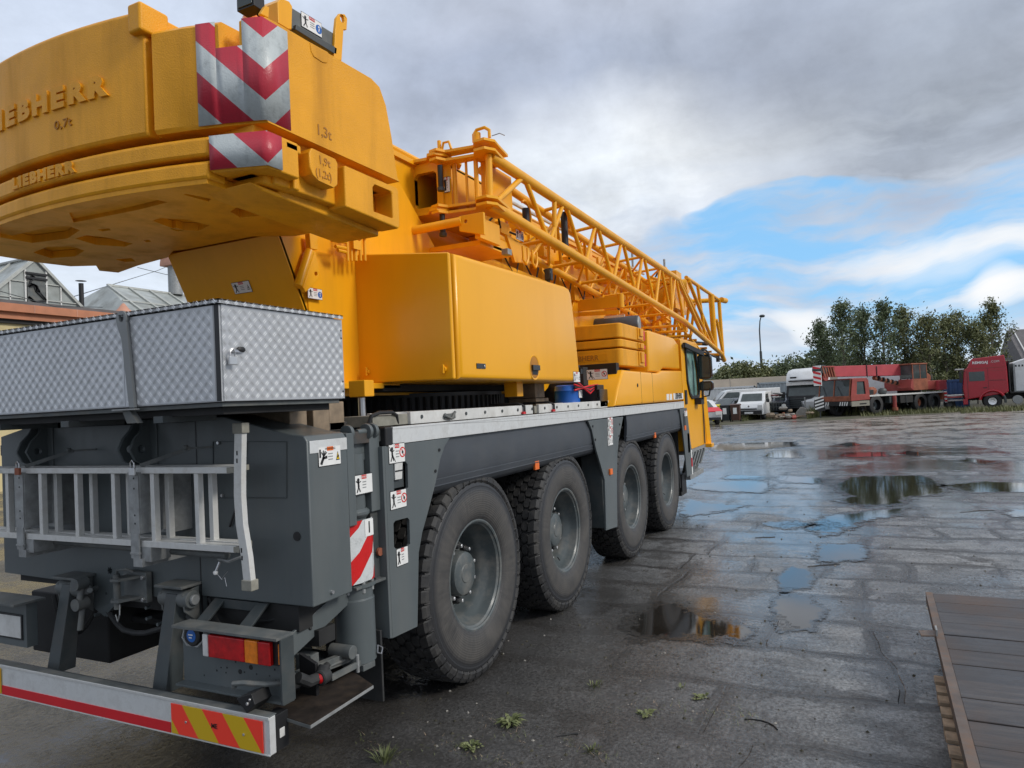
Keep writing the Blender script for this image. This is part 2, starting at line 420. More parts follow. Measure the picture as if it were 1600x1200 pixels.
# ---- wheels
def make_wheel():
    w = bpy.data.objects.new('wheel', None); C.objects.link(w)
    b = MB()
    side = [(-.15, .355), (-.168, .365), (-.185, .395), (-.196, .44), (-.199, .50), (-.195, .55), (-.188, .585), (-.186, .59), (-.189, .60), (-.186, .612), (-.176, .628), (-.165, .658), (-.150, .672)]
    full = side + [(-.1, .676), (0, .678), (.1, .676)] + [(-a, r) for a, r in reversed(side)]
    b.lathe(full, (0, 0, 0), (0, 1, 0), 'sidewall', 96)
    ty = b
    t = MB()
    n = 46
    def blk(a0, a1, y0, y1, r0, r1, ch, skew=0):
        # hex-ish block on the crown
        pts = []
        am = (a0 + a1) / 2; ym = (y0 + y1) / 2; da = (a1 - a0) / 2; dy = (y1 - y0) / 2
        hexa = [(-1, -.45), (-.55, -1), (.55, -1), (1, -.45), (1, .45), (.55, 1), (-.55, 1), (-1, .45)]
        lo = []; hi = []
        for i, (p, q) in enumerate(hexa):
            a = am + p * da + skew * q; y = ym + q * dy
            lo.append((r0 * math.cos(a), y, r0 * math.sin(a)))
            a2 = am + p * da * ch + skew * q; y2 = ym + q * dy * ch
            r2 = r1 - .006 * (abs(y2) / .17) ** 2
            hi.append((r2 * math.cos(a2), y2, r2 * math.sin(a2)))
        t.loft([lo, hi], 'tread_rubber')
    st = 2 * PI / n
    for i in range(n):
        for j, yc in enumerate((-.084, -.028, .028, .084)):
            a = i * st + (j % 2) * st / 2
            blk(a - st * .44, a + st * .44, yc - .029, yc + .029, .67, .699, .9)
    for sg in (-1, 1):
        for i in range(n):
            a = (i + .5 * (sg > 0)) * st
            a0, a1 = a - st * .43, a + st * .43
            # shoulder lug wraps to the side wall
            sec = [(.112, .668), (.116, .699), (.166, .692), (.183, .668), (.1885, .640), (.178, .625)]
            S = []
            for q, aa in ((0, a0), (1, a0 + .012), (2, a1 - .012), (3, a1)):
                k = .985 if q in (0, 3) else 1
                S.append([(r * k * math.cos(aa + (0.025 if y < .12 else 0)), sg * y, r * k * math.sin(aa + (0.025 if y < .12 else 0))) for y, r in sec])
            t.loft(S, 'tread_rubber')
            # small ribs between the lugs
            aa = a + st * .5
            t.bar((.664 * math.cos(aa), sg * .166, .664 * math.sin(aa)), (.632 * math.cos(aa), sg * .186, .632 * math.sin(aa)), .016, .014, 'tread_rubber')
    tyre = ty.build('tyre', w, ang=40)
    tr = t.build('tread', w, smooth=False, weld=False)
    r = MB()
    r.lathe([(-.150, .352), (-.168, .352), (-.174, .362), (-.172, .378), (-.166, .382), (-.163, .372), (-.160, .350), (-.148, .338), (-.10, .331), (-.07, .322), (-.035, .30), (.0, .291), (.045, .286), (.075, .270), (.085, .24), (.085, .20)], (0, 0, 0), (0, 1, 0), 'rim_grey', 64)
    r.lathe([(.09, .27), (.09, .0)], (0, 0, 0), (0, 1, 0), 'rim_grey', 32)
    r.lathe([(.16, .33), (.12, .33), (.05, .31)], (0, 0, 0), (0, 1, 0), 'rim_grey', 48)
    r.cyl((.225, -.066, -.13), (.235, -.09, -.155), .006, 'black', 8)
    r.box(.238, .245, -.02, .035, -.125, -.115, 'white')
    r.build('rim', w, ang=30)
    h = MB()
    h.lathe([(.09, .225), (.03, .225), (.018, .212), (.012, .152), (-.06, .15), (-.075, .144), (-.083, .13), (-.083, .065), (-.088, .06), (-.088, .0)], (0, 0, 0), (0, 1, 0), 'rim_grey', 40)
    h.tube([(.05 * math.cos(q), -.083, .05 * math.sin(q)) for q in [PI * .3 + k * .25 for k in range(18)]], .0022, 'grey_dark', 4)
    h.build('hub', w, ang=30)
    for k in range(10):
        nb = MB()
        a = 2 * PI * (k + .5) / 10
        c = (.186 * math.cos(a), -.015, .186 * math.sin(a))
        nb.lathe([(.04, .027), (-.005, .026), (-.012, .02)], c, (0, 1, 0), 'black', 12, True)
        nb.lathe([(-.005, .014), (-.04, .0135), (-.043, .009)], c, (0, 1, 0), 'bolt_metal', 8, True)
        nb.build('wheel_nut', w, ang=30)
    return w
sv = ORG.copy(); setorg((0, 0, 0))
wheel = make_wheel(); wheel.parent = crane
setorg(sv)
WX = (4.27, 5.93, 8.05, 9.80); WZ = .690
first = True
for side in (0, 1):
    for x in WX:
        w = wheel if first else copy_tree(wheel, crane); first = False
        w.location = Vector((x, 2.555 if side == 0 else 4.655, WZ)) - ORG
        w.rotation_euler = (0, random.random() * 6, 0) if side == 0 else (0, random.random(), PI)
# axle beams
for x in WX:
    MB().cyl((x, 2.62, WZ), (x, 4.6, WZ), .12, 'underbody').box(x - .16, x + .16, 3.4, 3.8, .5, .9, 'underbody').build('axle', crane, .01)

# ---- main frame
b = MB().box(2.72, 12.4, 3.20, 4.02, .78, 1.66, 'underbody')
b.box(3.3, 10.6, 2.75, 4.45, 1.42, 1.66, 'underbody')
b.box(4.95, 5.25, 2.8, 4.4, .55, 1.4, 'underbody').box(6.75, 7.15, 2.75, 4.4, .6, 1.5, 'underbody')
b.build('chassis_frame', crane, .01)
b = MB().box(2.62, 10.88, 2.362, 4.85, 1.672, 1.738, 'deck_steel')
b.box(2.9, 3.6, 2.75, 4.4, 1.74, 1.80, 'deck_steel')
b.box(3.1, 8.0, 2.62, 2.66, 1.74, 1.79, 'deck_steel').box(3.35, 4.7, 2.66, 4.5, 1.74, 1.765, 'grey_paint')
b.build('deck', crane, .004)
b = MB().box(3.28, 7.72, 2.33, 2.36, 1.650, 1.748, 'aluminium').box(7.725, 10.88, 2.33, 2.36, 1.650, 1.748, 'aluminium')
b.box(3.28, 10.88, 2.326, 2.33, 1.735, 1.748, 'aluminium')
b.build('side_rail', crane, .003)
MB().box(3.21, 3.278, 2.325, 2.38, 1.640, 1.752, 'black').build('rail_end_cap', crane, .012)

# ---- rear box and rear panels
def P2(*uv, y=YR): return [at(u, v, y=y) for u, v in uv]
b = MB()
b.prism([(2.59, YR, .935), (2.59, YR, 1.715), (2.59, YR + .02, 1.742), (2.59, 2.42, 1.750), (2.59, 2.86, 1.85), (2.59, 3.07, 1.86), (2.59, 3.07, .935)], (.29, 0, 0), 'grey_paint')
rb = b.build('storage_box', crane, .008)
MB().box(2.605, 2.878, 2.327, YR, 1.655, 1.715, 'aluminium').build('trim_strip', rb, .002)
b = MB()
for p in (at(518, 925, y=YR), ): b.cyl(p, p + Vector((0, -.012, 0)), .009, 'bolt_metal', 8)
b.build('fastener', rb); b = MB()
p = at(464, 838, x=2.588); b.cyl(p, p + Vector((-.003, 0, 0)), .022, 'black', 16)
b.build('drain_hole', rb)
sticker(rb, at(515, 712, y=YR - .0015), UX, UZ, .165, .098, 'hand')
# central rear panel with cut-outs
def RY(u, v, x=2.59): q = at(u, v, x=x); return (-q.y, q.z)
outer = [(-3.075, .76), (-3.075, 1.862), (-4.42, 1.862), (-4.80, 1.79), (-4.80, 1.62), (-4.80, .95), (-3.95, .93), (-3.95, .80), (-3.86, .76), (-3.73, .86), (-3.62, .92), (-3.25, .885), (-3.17, .76)]
hole = []
c0 = (-3.80, 1.02)
for k in range(14):
    a = 2 * PI * k / 14; r = .026 if k % 2 else .014; hole.append((c0[0] + r * math.cos(a), c0[1] + r * math.sin(a)))
holes = [hole]
for u, v in ((163, 928), (164, 962), (225, 936), (225, 951), (226, 968), (243, 977), (251, 942), (257, 942), (145, 962)):
    q = RY(u, v)
    if u > 200 or 1: holes.append([(q[0] + .009 * math.cos(2 * PI * k / 10), q[1] + .009 * math.sin(2 * PI * k / 10)) for k in range(10)])
b = MB().plate(outer, holes, (2.60, 0, 0), UYm, UZ, .03, 'grey_paint')
b.box(2.635, 2.68, 3.1, 4.7, .9, 1.82, 'underbody').box(2.60, 2.88, 3.075, 4.4, 1.83, 1.86, 'grey_paint')
b.box(2.595, 2.60, 3.072, 3.080, .78, 1.85, 'black')
pn = b.build('rear_panel', crane, .002)
# raised frames and mounting lugs on the panel
for yc in (4.36, 3.46):
    b = MB()
    for dy in (-.045, .045):
        pts = [(2.60, 1.855), (2.575, 1.855), (2.54, 1.80), (2.50, 1.76), (2.47, 1.70), (2.50, 1.64), (2.56, 1.61), (2.60, 1.48)]
        b.plate([(x, z) for x, z in pts], [[(2.535 + .02 * math.cos(q), 1.70 + .02 * math.sin(q)) for q in [2 * PI * k / 12 for k in range(12)]]], (0, yc + dy, 0), UX, UZ, .02, 'grey_paint')
    b.prism([(2.598, yc - .09, 1.855), (2.598, yc + .09, 1.855), (2.598, yc + .09, 1.53), (2.598, yc, 1.42), (2.598, yc - .09, 1.53)], (-.006, 0, 0), 'grey_paint')
    b.build('mounting_lug', crane, .003)
b = MB()
for (u0, v0, u1, v1) in ((333, 690, 448, 690), (333, 778, 448, 778), (333, 690, 333, 778), (448, 690, 448, 778)):
    p, q = at(u0, v0, x=2.588), at(u1, v1, x=2.588); b.bar(p, q, .004, .004, 'grey_dark')
for u, v in ((342, 692), (348, 774)):
    p = at(u, v, x=2.586); b.cyl(p, p - Vector((.01, 0, 0)), .008, 'bolt_metal', 8)
b.build('access_cover_seam', rb)
# lower frame right of the seam: black recess with struts
b = MB().box(2.62, 2.9, 2.45, 3.05, .80, .925, 'underbody')
for yy in (2.95, 2.66): b.prism([(2.60, yy - .035, .93), (2.60, yy + .035, .93), (2.50, yy + .055, .845), (2.50, yy - .02, .845)], (.02, 0, 0), 'grey_dark')
b.box(2.595, 2.61, 2.66, 2.95, .885, .93, 'grey_dark')
b.build('lamp_bracket_struts', crane, .002)

# ---- tow couplings
def hook(y, z, s=1):
    b = MB()
    b.box(2.555, 2.588, y - .09, y + .09, z - .075 * s, z + .085 * s, 'grey_dusty')
    for dz in (-.055, .055):
        b.prism([(2.56, y - .05, z + dz), (2.56, y + .06, z + dz), (2.47, y + .075, z + dz), (2.44, y + .04, z + dz), (2.45, y - .01, z + dz)], (0, 0, .014), 'grey_dusty')
    b.cyl((2.475, y + .035, z - .095), (2.475, y + .035, z + .09), .017, 'grey_dusty', 12)
    b.tube([(2.475, y + .035, z + .09), (2.47, y + .02, z + .115), (2.48, y - .04, z + .118), (2.50, y - .06, z + .10)], .009, 'grey_dusty', 8)
    for dy in (-.07, .07):
        for dz in (-.055, .06): b.cyl((2.556, y + dy, z + dz), (2.54, y + dy, z + dz), .011, 'bolt_metal', 6)
    b.tube([(2.45, y - .02, z - .06), (2.44, y - .03, z - .11), (2.45, y - .0, z - .15), (2.46, y + .03, z - .12)], .004, 'galvanised', 6)
    b.build('tow_coupling', crane, .003)
hook(3.53, .955)
def arm(y, z):
    b = MB()
    # hinge head
    for dy in (-.085, .075): b.prism([(2.59, y + dy, z + .06), (2.59, y + dy, z - .14), (2.50, y + dy, z - .06), (2.49, y + dy, z + .03)], (0, .012, 0), 'grey_dusty')
    b.box(2.47, 2.60, y - .10, y + .10, z + .06, z + .075, 'grey_dusty')
    b.cyl((2.53, y - .11, z), (2.53, y + .10, z), .045, 'grey_dusty', 18)
    b.cyl((2.53, y - .13, z), (2.53, y - .11, z), .026, 'galvanised', 12)
    # underrun arm down to the bumper
    b.loft([[(2.555, y + .04, z + .03), (2.49, y + .04, z + .03), (2.49, y - .04, z + .03), (2.555, y - .04, z + .03)],
            [(2.50, y + .05, .50), (2.40, y + .05, .50), (2.40, y - .05, .50), (2.50, y - .05, .50)]], 'grey_dark')
    b.build('bumper_arm', crane, .004)
arm(3.17, .935); arm(4.02, .925)
b = MB()
for z0, z1 in ((.97, .86), (.86, .72)):
    b.cyl((2.50, 3.89, z0), (2.47, 3.875, z1), .016, 'grey_dusty', 12); b.cyl((2.52, 3.89, z0), (2.45, 3.885, z0), .034, 'grey_dusty', 14)
b.tube([(2.56, 3.86, .93), (2.50, 3.83, .93), (2.47, 3.78, .945)], .014, 'grey_dusty', 10)
b.build('locking_pin', crane, .002)

# ---- rear bumper
def bump_z(y):  # lower edge curves up very slightly
    return .385
b = MB()
b.box(2.29, 2.325, YR, YL, .388, .548, 'aluminium').box(2.325, 2.385, YR + .003, YL, .395, .53, 'grey_dark')
b.box(2.286, 2.29, YR, YL, .538, .552, 'alu_ladder').box(2.286, 2.29, YR, YL, .385, .392, 'alu_ladder')
b.box(2.29, 2.335, YR + .002, YL - .002, .548, .553, 'grey_dusty')
bp = b.build('rear_bumper', crane, .002)
b = MB().box(2.2865, 2.29, 2.945, 4.28, .393, .440, 'red'); b.build('red_strip', bp)
MB().box(2.327, 2.40, YR - .002, YR + .06, .39, .545, 'black').box(2.345, 2.375, YR - .004, YR, .44, .48, 'white_dirty').build('end_cap', bp, .003)
for y0, y1 in ((2.365, 2.935), (4.283, 4.85)):
    b = MB().box(2.2835, 2.2865, y0, y1, .395, .532, 'reflector')
    for yy in (y0 + .11, y1 - .10): b.cyl((2.2835, yy, .46), (2.279, yy, .46), .006, 'bolt_metal', 8)
    b.build('reflective_board', bp, .001)
b = MB().text('ME', (2.282, 2.655, .468), UYm, UZ, .030, .0003, 'black', .0006); b.build('stamp', bp, smooth=False)

# ---- tail light unit
def tail(mir):
    def Y(y): return y if not mir else 2 * YC - y
    b = MB()
    def bx(x0, x1, y0, y1, z0, z1, m): b.box(x0, x1, min(Y(y0), Y(y1)), max(Y(y0), Y(y1)), z0, z1, m)
    bx(2.34, 2.445, 2.322, 2.985, .858, .870, 'grey_dusty')
    bx(2.43, 2.445, 2.33, 3.02, .575, .85, 'grey_paint')
    bx(2.36, 2.44, 2.318, 2.328, .575, .858, 'grey_dark'); bx(2.38, 2.445, 2.33, 3.02, .565, .575, 'grey_paint')
    bx(2.38, 2.44, 2.355, 2.80, .735, .85, 'black')
    for k in range(14):
        y = 2.4 + random.random() * .58; z = .6 + random.random() * .11; q = (2.43, Y(y), z)
        b.cyl(q, (2.428, Y(y), z), random.choice((.004, .005, .012)), 'black', 8)
    hs = b.build('tail_light_housing', crane, .002)
    for nm, y0, y1, m in (('reversing_lens', 2.765, 2.80, 'clear_lens'), ('stop_lens', 2.535, 2.763, 'red_lens'), ('indicator_lens', 2.455, 2.533, 'amber_lens'), ('tail_lens', 2.38, 2.453, 'red_lens')):
        b = MB(); a, c = sorted((Y(y0), Y(y1))); b.box(2.355, 2.38, a, c, .738, .842, m); b.build(nm, hs, .006, seg=3)
    b = MB(); a, c = sorted((Y(2.335), Y(2.36))); b.box(2.36, 2.41, a - .004, a, .75, .84, 'amber_lens'); b.build('side_marker_lens', hs, .002)
    if not mir:
        b = MB(); b.lathe([(0, .052), (-.035, .052), (-.04, .046)], (2.42, 2.90, .815), (1, 0, 0), 'black', 24, True)
        b.lathe([(-.041, .030), (-.044, .0)], (2.42, 2.90, .815), (1, 0, 0), 'blue', 20)
        b.box(2.374, 2.3755, 2.885, 2.915, .818, .824, 'white').box(2.374, 2.3755, 2.89, 2.91, .805, .810, 'white')
        b.tube([(2.40, 2.96, .85), (2.385, 2.965, .80), (2.39, 2.94, .765), (2.39, 2.87, .765), (2.40, 2.845, .79), (2.41, 2.84, .85)], .006, 'galvanised', 6)
        b.build('round_socket', hs, .001)
        b = MB()
        b.tube([(2.42, 2.37, .645), (2.36, 2.42, .655), (2.33, 2.52, .66), (2.32, 2.565, .655), (2.325, 2.57, .635)], .013, 'grey_dusty', 8)
        b.prism([(2.28, 2.51, .612), (2.28, 2.42, .645), (2.28, 2.40, .60), (2.28, 2.45, .555)], (.10, 0, 0), 'black')
        b.cyl((2.28, 2.44, .60), (2.272, 2.44, .60), .008, 'bolt_metal', 6).cyl((2.28, 2.425, .62), (2.272, 2.425, .62), .006, 'bolt_metal', 6)
        b.build('camera_bracket', crane, .002)
tail(False)
# plate holder at the left edge
b = MB().box(2.36, 2.42, 4.17, 4.75, .63, .87, 'grey_paint').box(2.28, 2.45, 4.14, 4.75, .875, .888, 'grey_dusty')
b.build('plate_holder', crane, .002)
MB().box(2.350, 2.358, 4.21, 4.68, .68, .80, 'white_dirty').box(2.353, 2.3595, 4.20, 4.69, .67, .81, 'black').build('number_plate', crane, .002)

# lower tray with red marker lamp, right of the tail light
b = MB().prism([at(425, 1117, z=.50), at(485, 1136, z=.50), at(583, 1073, z=.50), at(520, 1030, z=.50), at(440, 1060, z=.50)], (0, 0, .01), 'grimy')
p, q = at(485, 1136, z=.50), at(583, 1073, z=.50); b.bar(p, q, .006, .014, 'galvanised')
b.bar(at(425, 1117, z=.50), p, .006, .014, 'grey_dusty')
b.build('mud_tray', crane, .001)
b = MB()
b.prism([(2.62, 2.36, .50), (2.62, 2.36, .66), (2.62, 2.46, .70), (2.62, 2.46, .50)], (.02, 0, 0), 'black')
b.tube([(2.50, 2.36, .64), (2.56, 2.35, .60), (2.63, 2.34, .60), (2.66, 2.34, .64)], .028, 'black_rubber', 10)
b.build('lamp_arm', crane, .002)
b = MB().lathe([(0, .032), (-.05, .036), (-.055, .030)], at(500, 1060, y=2.33) + Vector((.05, 0, 0)), (1, 0, 0), 'black_rubber', 18, True)
b.lathe([(-.056, .024), (-.066, .016), (-.068, 0)], at(500, 1060, y=2.33) + Vector((.05, 0, 0)), (1, 0, 0), 'red_lens', 16)
b.build('marker_lamp', crane)
b = MB()
b.bar((2.60, 2.50, .58), (3.02, 2.40, .585), .035, .05, 'grey_dusty').bar((2.75, 2.38, .545), (2.95, 2.36, .55), .015, .03, 'grey_dusty')
b.cyl((2.93, 2.36, .51), (2.93, 2.36, .60), .01, 'galvanised', 8)
b.tube([(3.08, 2.34, .60), (3.11, 2.335, .58), (3.10, 2.335, .55), (3.07, 2.34, .565)], .006, 'steel', 6, True)
b.bar((3.05, 2.9, .52), (3.0, 2.34, .52), .09, .03, 'grey_dusty')
b.box(2.72, 2.84, 2.42, 3.1, .70, .78, 'underbody')
b.build('support_beam', crane, .003)
b = MB().bar((2.50, 2.50, .70), (2.93, 2.42, .90), .02, .10, 'grey_paint', up=(0, 0, 1)); b.build('diagonal_stay', crane, .003)
# air lines and hoses below the box
for k, pts in enumerate((((2.62, 3.05, .92), (2.56, 2.9, .80), (2.6, 2.7, .84), (2.66, 2.5, .90)), ((2.64, 3.1, .86), (2.58, 2.95, .73), (2.62, 2.72, .76), (2.7, 2.45, .80)), ((2.62, 3.9, .84), (2.60, 3.7, .70), (2.62, 3.45, .72), (2.62, 3.3, .82)),
                         ((2.7, 2.5, .60), (2.85, 2.42, .58), (3.0, 2.38, .63), (3.1, 2.42, .75)), ((2.56, 4.25, .86), (2.54, 4.15, .70), (2.58, 4.05, .66), (2.64, 3.98, .8)), ((2.50, 2.6, .60), (2.55, 2.5, .55), (2.65, 2.45, .57), (2.78, 2.42, .6)))):
    P_ = [Vector(p) for p in pts]; sm = []
    for i in range(len(P_) - 1):
        for t in (0, .33, .66): 
            a, c = P_[i], P_[i + 1]; e = t * t * (3 - 2 * t); sm.append(a.lerp(c, t) + Vector((0, 0, -.02 * math.sin(PI * t))))
    sm.append(P_[-1]); MB().tube(sm, .009 + .003 * (k % 3), 'black_rubber' if k != 3 else 'grey_dusty', 8).build('air_hose', crane)
b = MB().box(2.62, 2.66, 2.72, 2.84, .72, .80, 'grey_dusty').cyl((2.64, 3.24, .70), (2.64, 3.05, .70), .06, 'underbody', 16).box(2.70, 2.76, 2.46, 2.56, .54, .66, 'grey_dusty').cyl((2.9, 2.36, .62), (2.9, 2.50, .62), .035, 'grey_dusty', 12)
b.build('brake_valve', crane, .004)
# mud flap
MB().box(3.13, 3.145, 2.36, 2.74, .28, .66, 'black_rubber').build('mud_flap', crane, .003)
b = MB().box(3.3, 3.31, 3.0, 3.42, .40, .80, 'black_rubber')
for k in range(9): b.box(3.292, 3.30, 3.02 + k * .045, 3.03 + k * .045, .48, .78, 'black')
b.build('mud_flap', crane, .002)
MB().box(2.9, 3.6, 3.5, 4.6, .62, .66, 'underbody').box(2.75, 3.4, 4.05, 4.8, .42, .8, 'underbody').build('underbody_tank', crane, .01)

# ---- rear outrigger jack
cx, cy = 3.03, 2.445
b = MB()
b.lathe([(.525, .05), (.53, .075), (.535, .106), (.86, .106), (.865, .10), (.92, .10), (.925, .118), (.945, .118)], (cx, cy, 0), (0, 0, 1), 'grey_paint', 32)
b.lathe([(.90, .080), (1.62, .080)], (cx, cy, 0), (0, 0, 1), 'grey_paint', 32)
b.lathe([(1.28, .083), (1.30, .10), (1.315, .10), (1.33, .083)], (cx, cy, 0), (0, 0, 1), 'grey_paint', 28)
b.cyl((cx, cy, .50), (cx, cy, .54), .045, 'rust_orange', 16)
jk = b.build('outrigger_jack', crane, .002, ang=40)
b = MB()
for a in (200, 250, 300, 340): b.cyl((cx + .095 * math.cos(math.radians(a)), cy + .095 * math.sin(math.radians(a)), .895), (cx + .095 * math.cos(math.radians(a)), cy + .095 * math.sin(math.radians(a)), .96), .012, 'galvanised', 8)
b.prism([(cx - .1, cy - .1, .925), (cx + .14, cy - .11, .925), (cx + .15, cy + .05, .925), (cx - .1, cy + .05, .925)], (0, 0, .014), 'grey_dusty')
b.build('clamp_ring', jk, .002)
# chevron cover plate, bent, with number 1
S = []
for z in (.955, 1.275):
    S.append([(2.90, 2.362, z), (2.965, 2.345, z), (3.07, 2.345, z), (3.105, 2.362, z), (3.105, 2.367, z), (3.07, 2.350, z), (2.965, 2.350, z), (2.90, 2.367, z)])
cv = MB().loft(S, 'chevron_jack').build('jack_cover', jk, ang=15)
b = MB().box(3.015, 3.085, 2.342, 2.3445, 1.185, 1.272, 'white').text('1', (3.05, 2.3415, 1.228), UX, UZ, .085, .0003, 'black', .001); b.build('number_sign', cv, smooth=False)
b = MB().box(2.885, 2.945, 2.335, 2.50, 1.26, 1.735, 'grey_paint')
b.box(2.945, 3.145, 2.395, 2.5, 1.58, 1.70, 'grey_paint').box(2.91, 2.94, 2.37, 2.5, .95, 1.28, 'grey_paint')
b.box(3.105, 3.195, 2.36, 2.60, 1.30, 1.72, 'grey_paint').box(3.115, 3.185, 2.38, 2.62, .93, 1.30, 'grey_dark')
b.cyl((3.02, 2.375, 1.735), (3.16, 2.375, 1.735), .016, 'grey_paint', 12)
for x in (2.93, 3.09, 3.14): b.cyl((x, 2.375, 1.735), (x + .025, 2.375, 1.735), .042, 'grey_paint', 16)
b.build('outrigger_bracket', crane, .005)
sticker(crane, (3.035, 2.355, 1.46), UX, UZ, .15, .105, 'warn')
b = MB().cyl((3.165, 2.375, 1.075), (3.165, 2.36, 1.075), .022, 'rust_orange', 14); b.build('grease_cap', crane)

# ---- fender posts
yf = YR
def sideplate(pxs, holes_px, y, th, m, name, bevel=.003):
    o = [(at(u, v, y=y).x, at(u, v, y=y).z) for u, v in pxs]
    b = MB().plate(o, [[(at(u, v, y=y).x, at(u, v, y=y).z) for u, v in h] for h in holes_px], (0, y, 0), UX, UZ, th, m)
    return b, o
h1 = rrect(3.30, 3.445, 1.125, 1.275, .03)
o1 = [(3.20, .612), (3.20, 1.64), (3.91, 1.645), (3.80, 1.52), (3.735, 1.34), (3.62, 1.12), (3.55, .93), (3.455, .80), (3.44, .575)]
o1 = [(3.20, .60), (3.20, 1.646)] + [(at(u, v, y=YR).x, at(u, v, y=YR).z) for u, v in ((703, 684), (695, 697), (688, 718), (681, 754), (669, 800), (660, 832), (654.5, 864), (652.6, 979))]
h1 = [(at(u, v, y=YR).x, at(u, v, y=YR).z) for u, v in ((618, 814), (637, 809), (640, 813), (641, 850), (637, 855), (619, 858), (616, 854), (615, 818))]
h2 = [(at(u, v, y=YR).x, at(u, v, y=YR).z) for u, v in ((614, 724), (633, 720), (637, 726), (638, 762), (634, 765), (616, 768))]
b = MB().plate(o1, [h1, h2], (0, YR, 0), UX, UZ, .02, 'grey_paint')
b.box(3.18, 3.20, YR + .002, 2.60, .605, 1.645, 'grey_paint')
b.prism([(3.18, YR + .02, .60), (3.20, YR, .60), (3.20, YR + .02, .60)], (0, 0, 1.045), 'grey_paint')
b.box(3.20, 3.44, YR + .24, YR + .27, .6, 1.64, 'black')
fp = b.build('fender_post', crane, .004)
b = MB()
for u, v in ((686, 703), (680, 736)):
    p = at(u, v, y=YR); b.cyl(p, p - Vector((0, .006, 0)), .010, 'black', 8)
b.build('rivet', fp)
# recessed work lamp
p0 = at(625, 744, y=YR)
b = MB().box(p0.x - .055, p0.x + .065, YR + .021, YR + .09, 1.40, 1.56, 'grey_dark')
b.loft([[(p0.x - .045, YR + .0, 1.545), (p0.x + .035, YR + .0, 1.555), (p0.x + .035, YR + .03, 1.555), (p0.x - .045, YR + .03, 1.545)],
        [(p0.x - .045, YR + .0, 1.45), (p0.x + .02, YR + .0, 1.45), (p0.x + .02, YR + .03, 1.45), (p0.x - .045, YR + .03, 1.45)]], 'clear_lens')
b.box(p0.x - .045, p0.x + .03, YR - .004, YR, 1.495, 1.503, 'black')
b.build('work_lamp', fp, .003)
sticker(fp, at(620, 708, y=YR - .0015), UX, UZ, .155, .112, 'prohibit')
sticker(fp, at(622.5, 780, y=YR - .0015), UX, UZ, .155, .105, 'no')
sticker(fp, at(628.5, 869, y=YR - .0015), UX, UZ, .11, .10, 'warn')

def pxz(*uv): return [(at(u, v, y=YR).x, at(u, v, y=YR).z) for u, v in uv]
def fpanel(o, name='fender_panel'):
    b = MB()
    # convex ribbed plastic panel: section swept along x
    x0t, x0b, x1t, x1b = o
    zs = [1.648, 1.56, 1.50, 1.425, 1.40, 1.395, 1.36, 1.355, 1.33, 1.30]
    ys = [.030, .022, .022, .026, .034, .024, .034, .026, .045, .075]
    secs = []
    for k in range(9):
        t = k / 8; s = []
        for z, dy in zip(zs, ys):
            q = (z - 1.30) / .348
            xa = x0b + (x0t - x0b) * q; xb = x1b + (x1t - x1b) * q
            zz = z
            if name == 'fender_panel' and zz < 1.42: zz = z - .03 * math.sin(PI * t) * 0
            s.append(Vector((xa + (xb - xa) * t, YR + dy, zz)))
        s += [p + Vector((0, .03, 0)) for p in reversed(s)]
        secs.append(s)
    return b.loft(secs, 'fender_plastic').build(name, crane, ang=50)
xs = [p[0] for p in pxz((703, 684), (683, 752), (919, 658), (930, 694))]
fpanel((3.72, 3.60, 7.30, 7.35))
fpanel((7.90, 7.86, 10.95, 10.95))
# centre post
o = pxz((919, 657.5), (925, 672), (931, 700), (939, 728), (945, 750), (947.5, 829), (965, 823), (964, 752), (965, 710), (967, 687), (974, 651))
b = MB().plate(o, [], (0, YR, 0), UX, UZ, .02, 'grey_paint')
b.box(o[5][0] + .01, o[6][0] - .0, YR + .021, YR + .24, o[5][1] + .02, 1.60, 'grey_dark')
cp = b.build('fender_post', crane, .004)
for v in (660, 674, 688): sticker(cp, at(953.5, v, y=YR - .0015), UX, UZ, .17, .11, 'no' if v < 688 else 'tri')
b = MB()
p = at(953, 737, y=YR); b.box(p.x - .04, p.x + .04, YR - .02, YR, p.z - .03, p.z + .03, 'orange'); b.build('side_reflector', cp, .003)
b = MB()
for u, v in ((926, 666), (930, 687), (968, 663), (967, 681)):
    p = at(u, v, y=YR); b.cyl(p, p - Vector((0, .006, 0)), .012, 'black', 8)
b.build('rivet', cp)
# front post
o = pxz((1062, 639.5), (1066, 664), (1070, 700), (1074, 746), (1086, 736.5), (1079, 690), (1073, 637))
b = MB().plate(o, [], (0, YR, 0), UX, UZ, .02, 'grey_paint')
fq = b.build('fender_post', crane, .004)
b = MB(); p = at(1069, 656, y=YR); b.box(p.x - .08, p.x + .08, YR - .003, YR, p.z - .1, p.z + .1, 'black'); b.build('door_handle', fq, .003)
p = at(1070, 668, y=YR); MB().box(p.x - .05, p.x + .05, YR - .012, YR, p.z - .04, p.z + .03, 'orange').build('side_reflector', fq, .003)
for u, v in ((838, 727), (1023, 680)):
    p = at(u, v, y=2.37); MB().box(p.x - .04, p.x + .04, 2.36, 2.38, p.z - .035, p.z + .035, 'orange').box(p.x - .02, p.x + .02, 2.365, 2.40, p.z, 1.4, 'black').build('side_reflector', crane, .003)
sticker(crane, at(1071.5, 646, y=YR - .0015), UX, UZ, .2, .09, 'warn')
# dark inner wings above the tyres
for x0, x1 in ((3.6, 7.1), (7.75, 10.75)): MB().box(x0, x1, 2.40, 3.2, 1.50, 1.52, 'black').build('inner_wing', crane)
MB().box(7.08, 7.14, 2.42, 3.1, .75, 1.5, 'black').box(10.72, 10.76, 2.42, 3.1, .45, 1.5, 'black').build('splash_guard', crane)

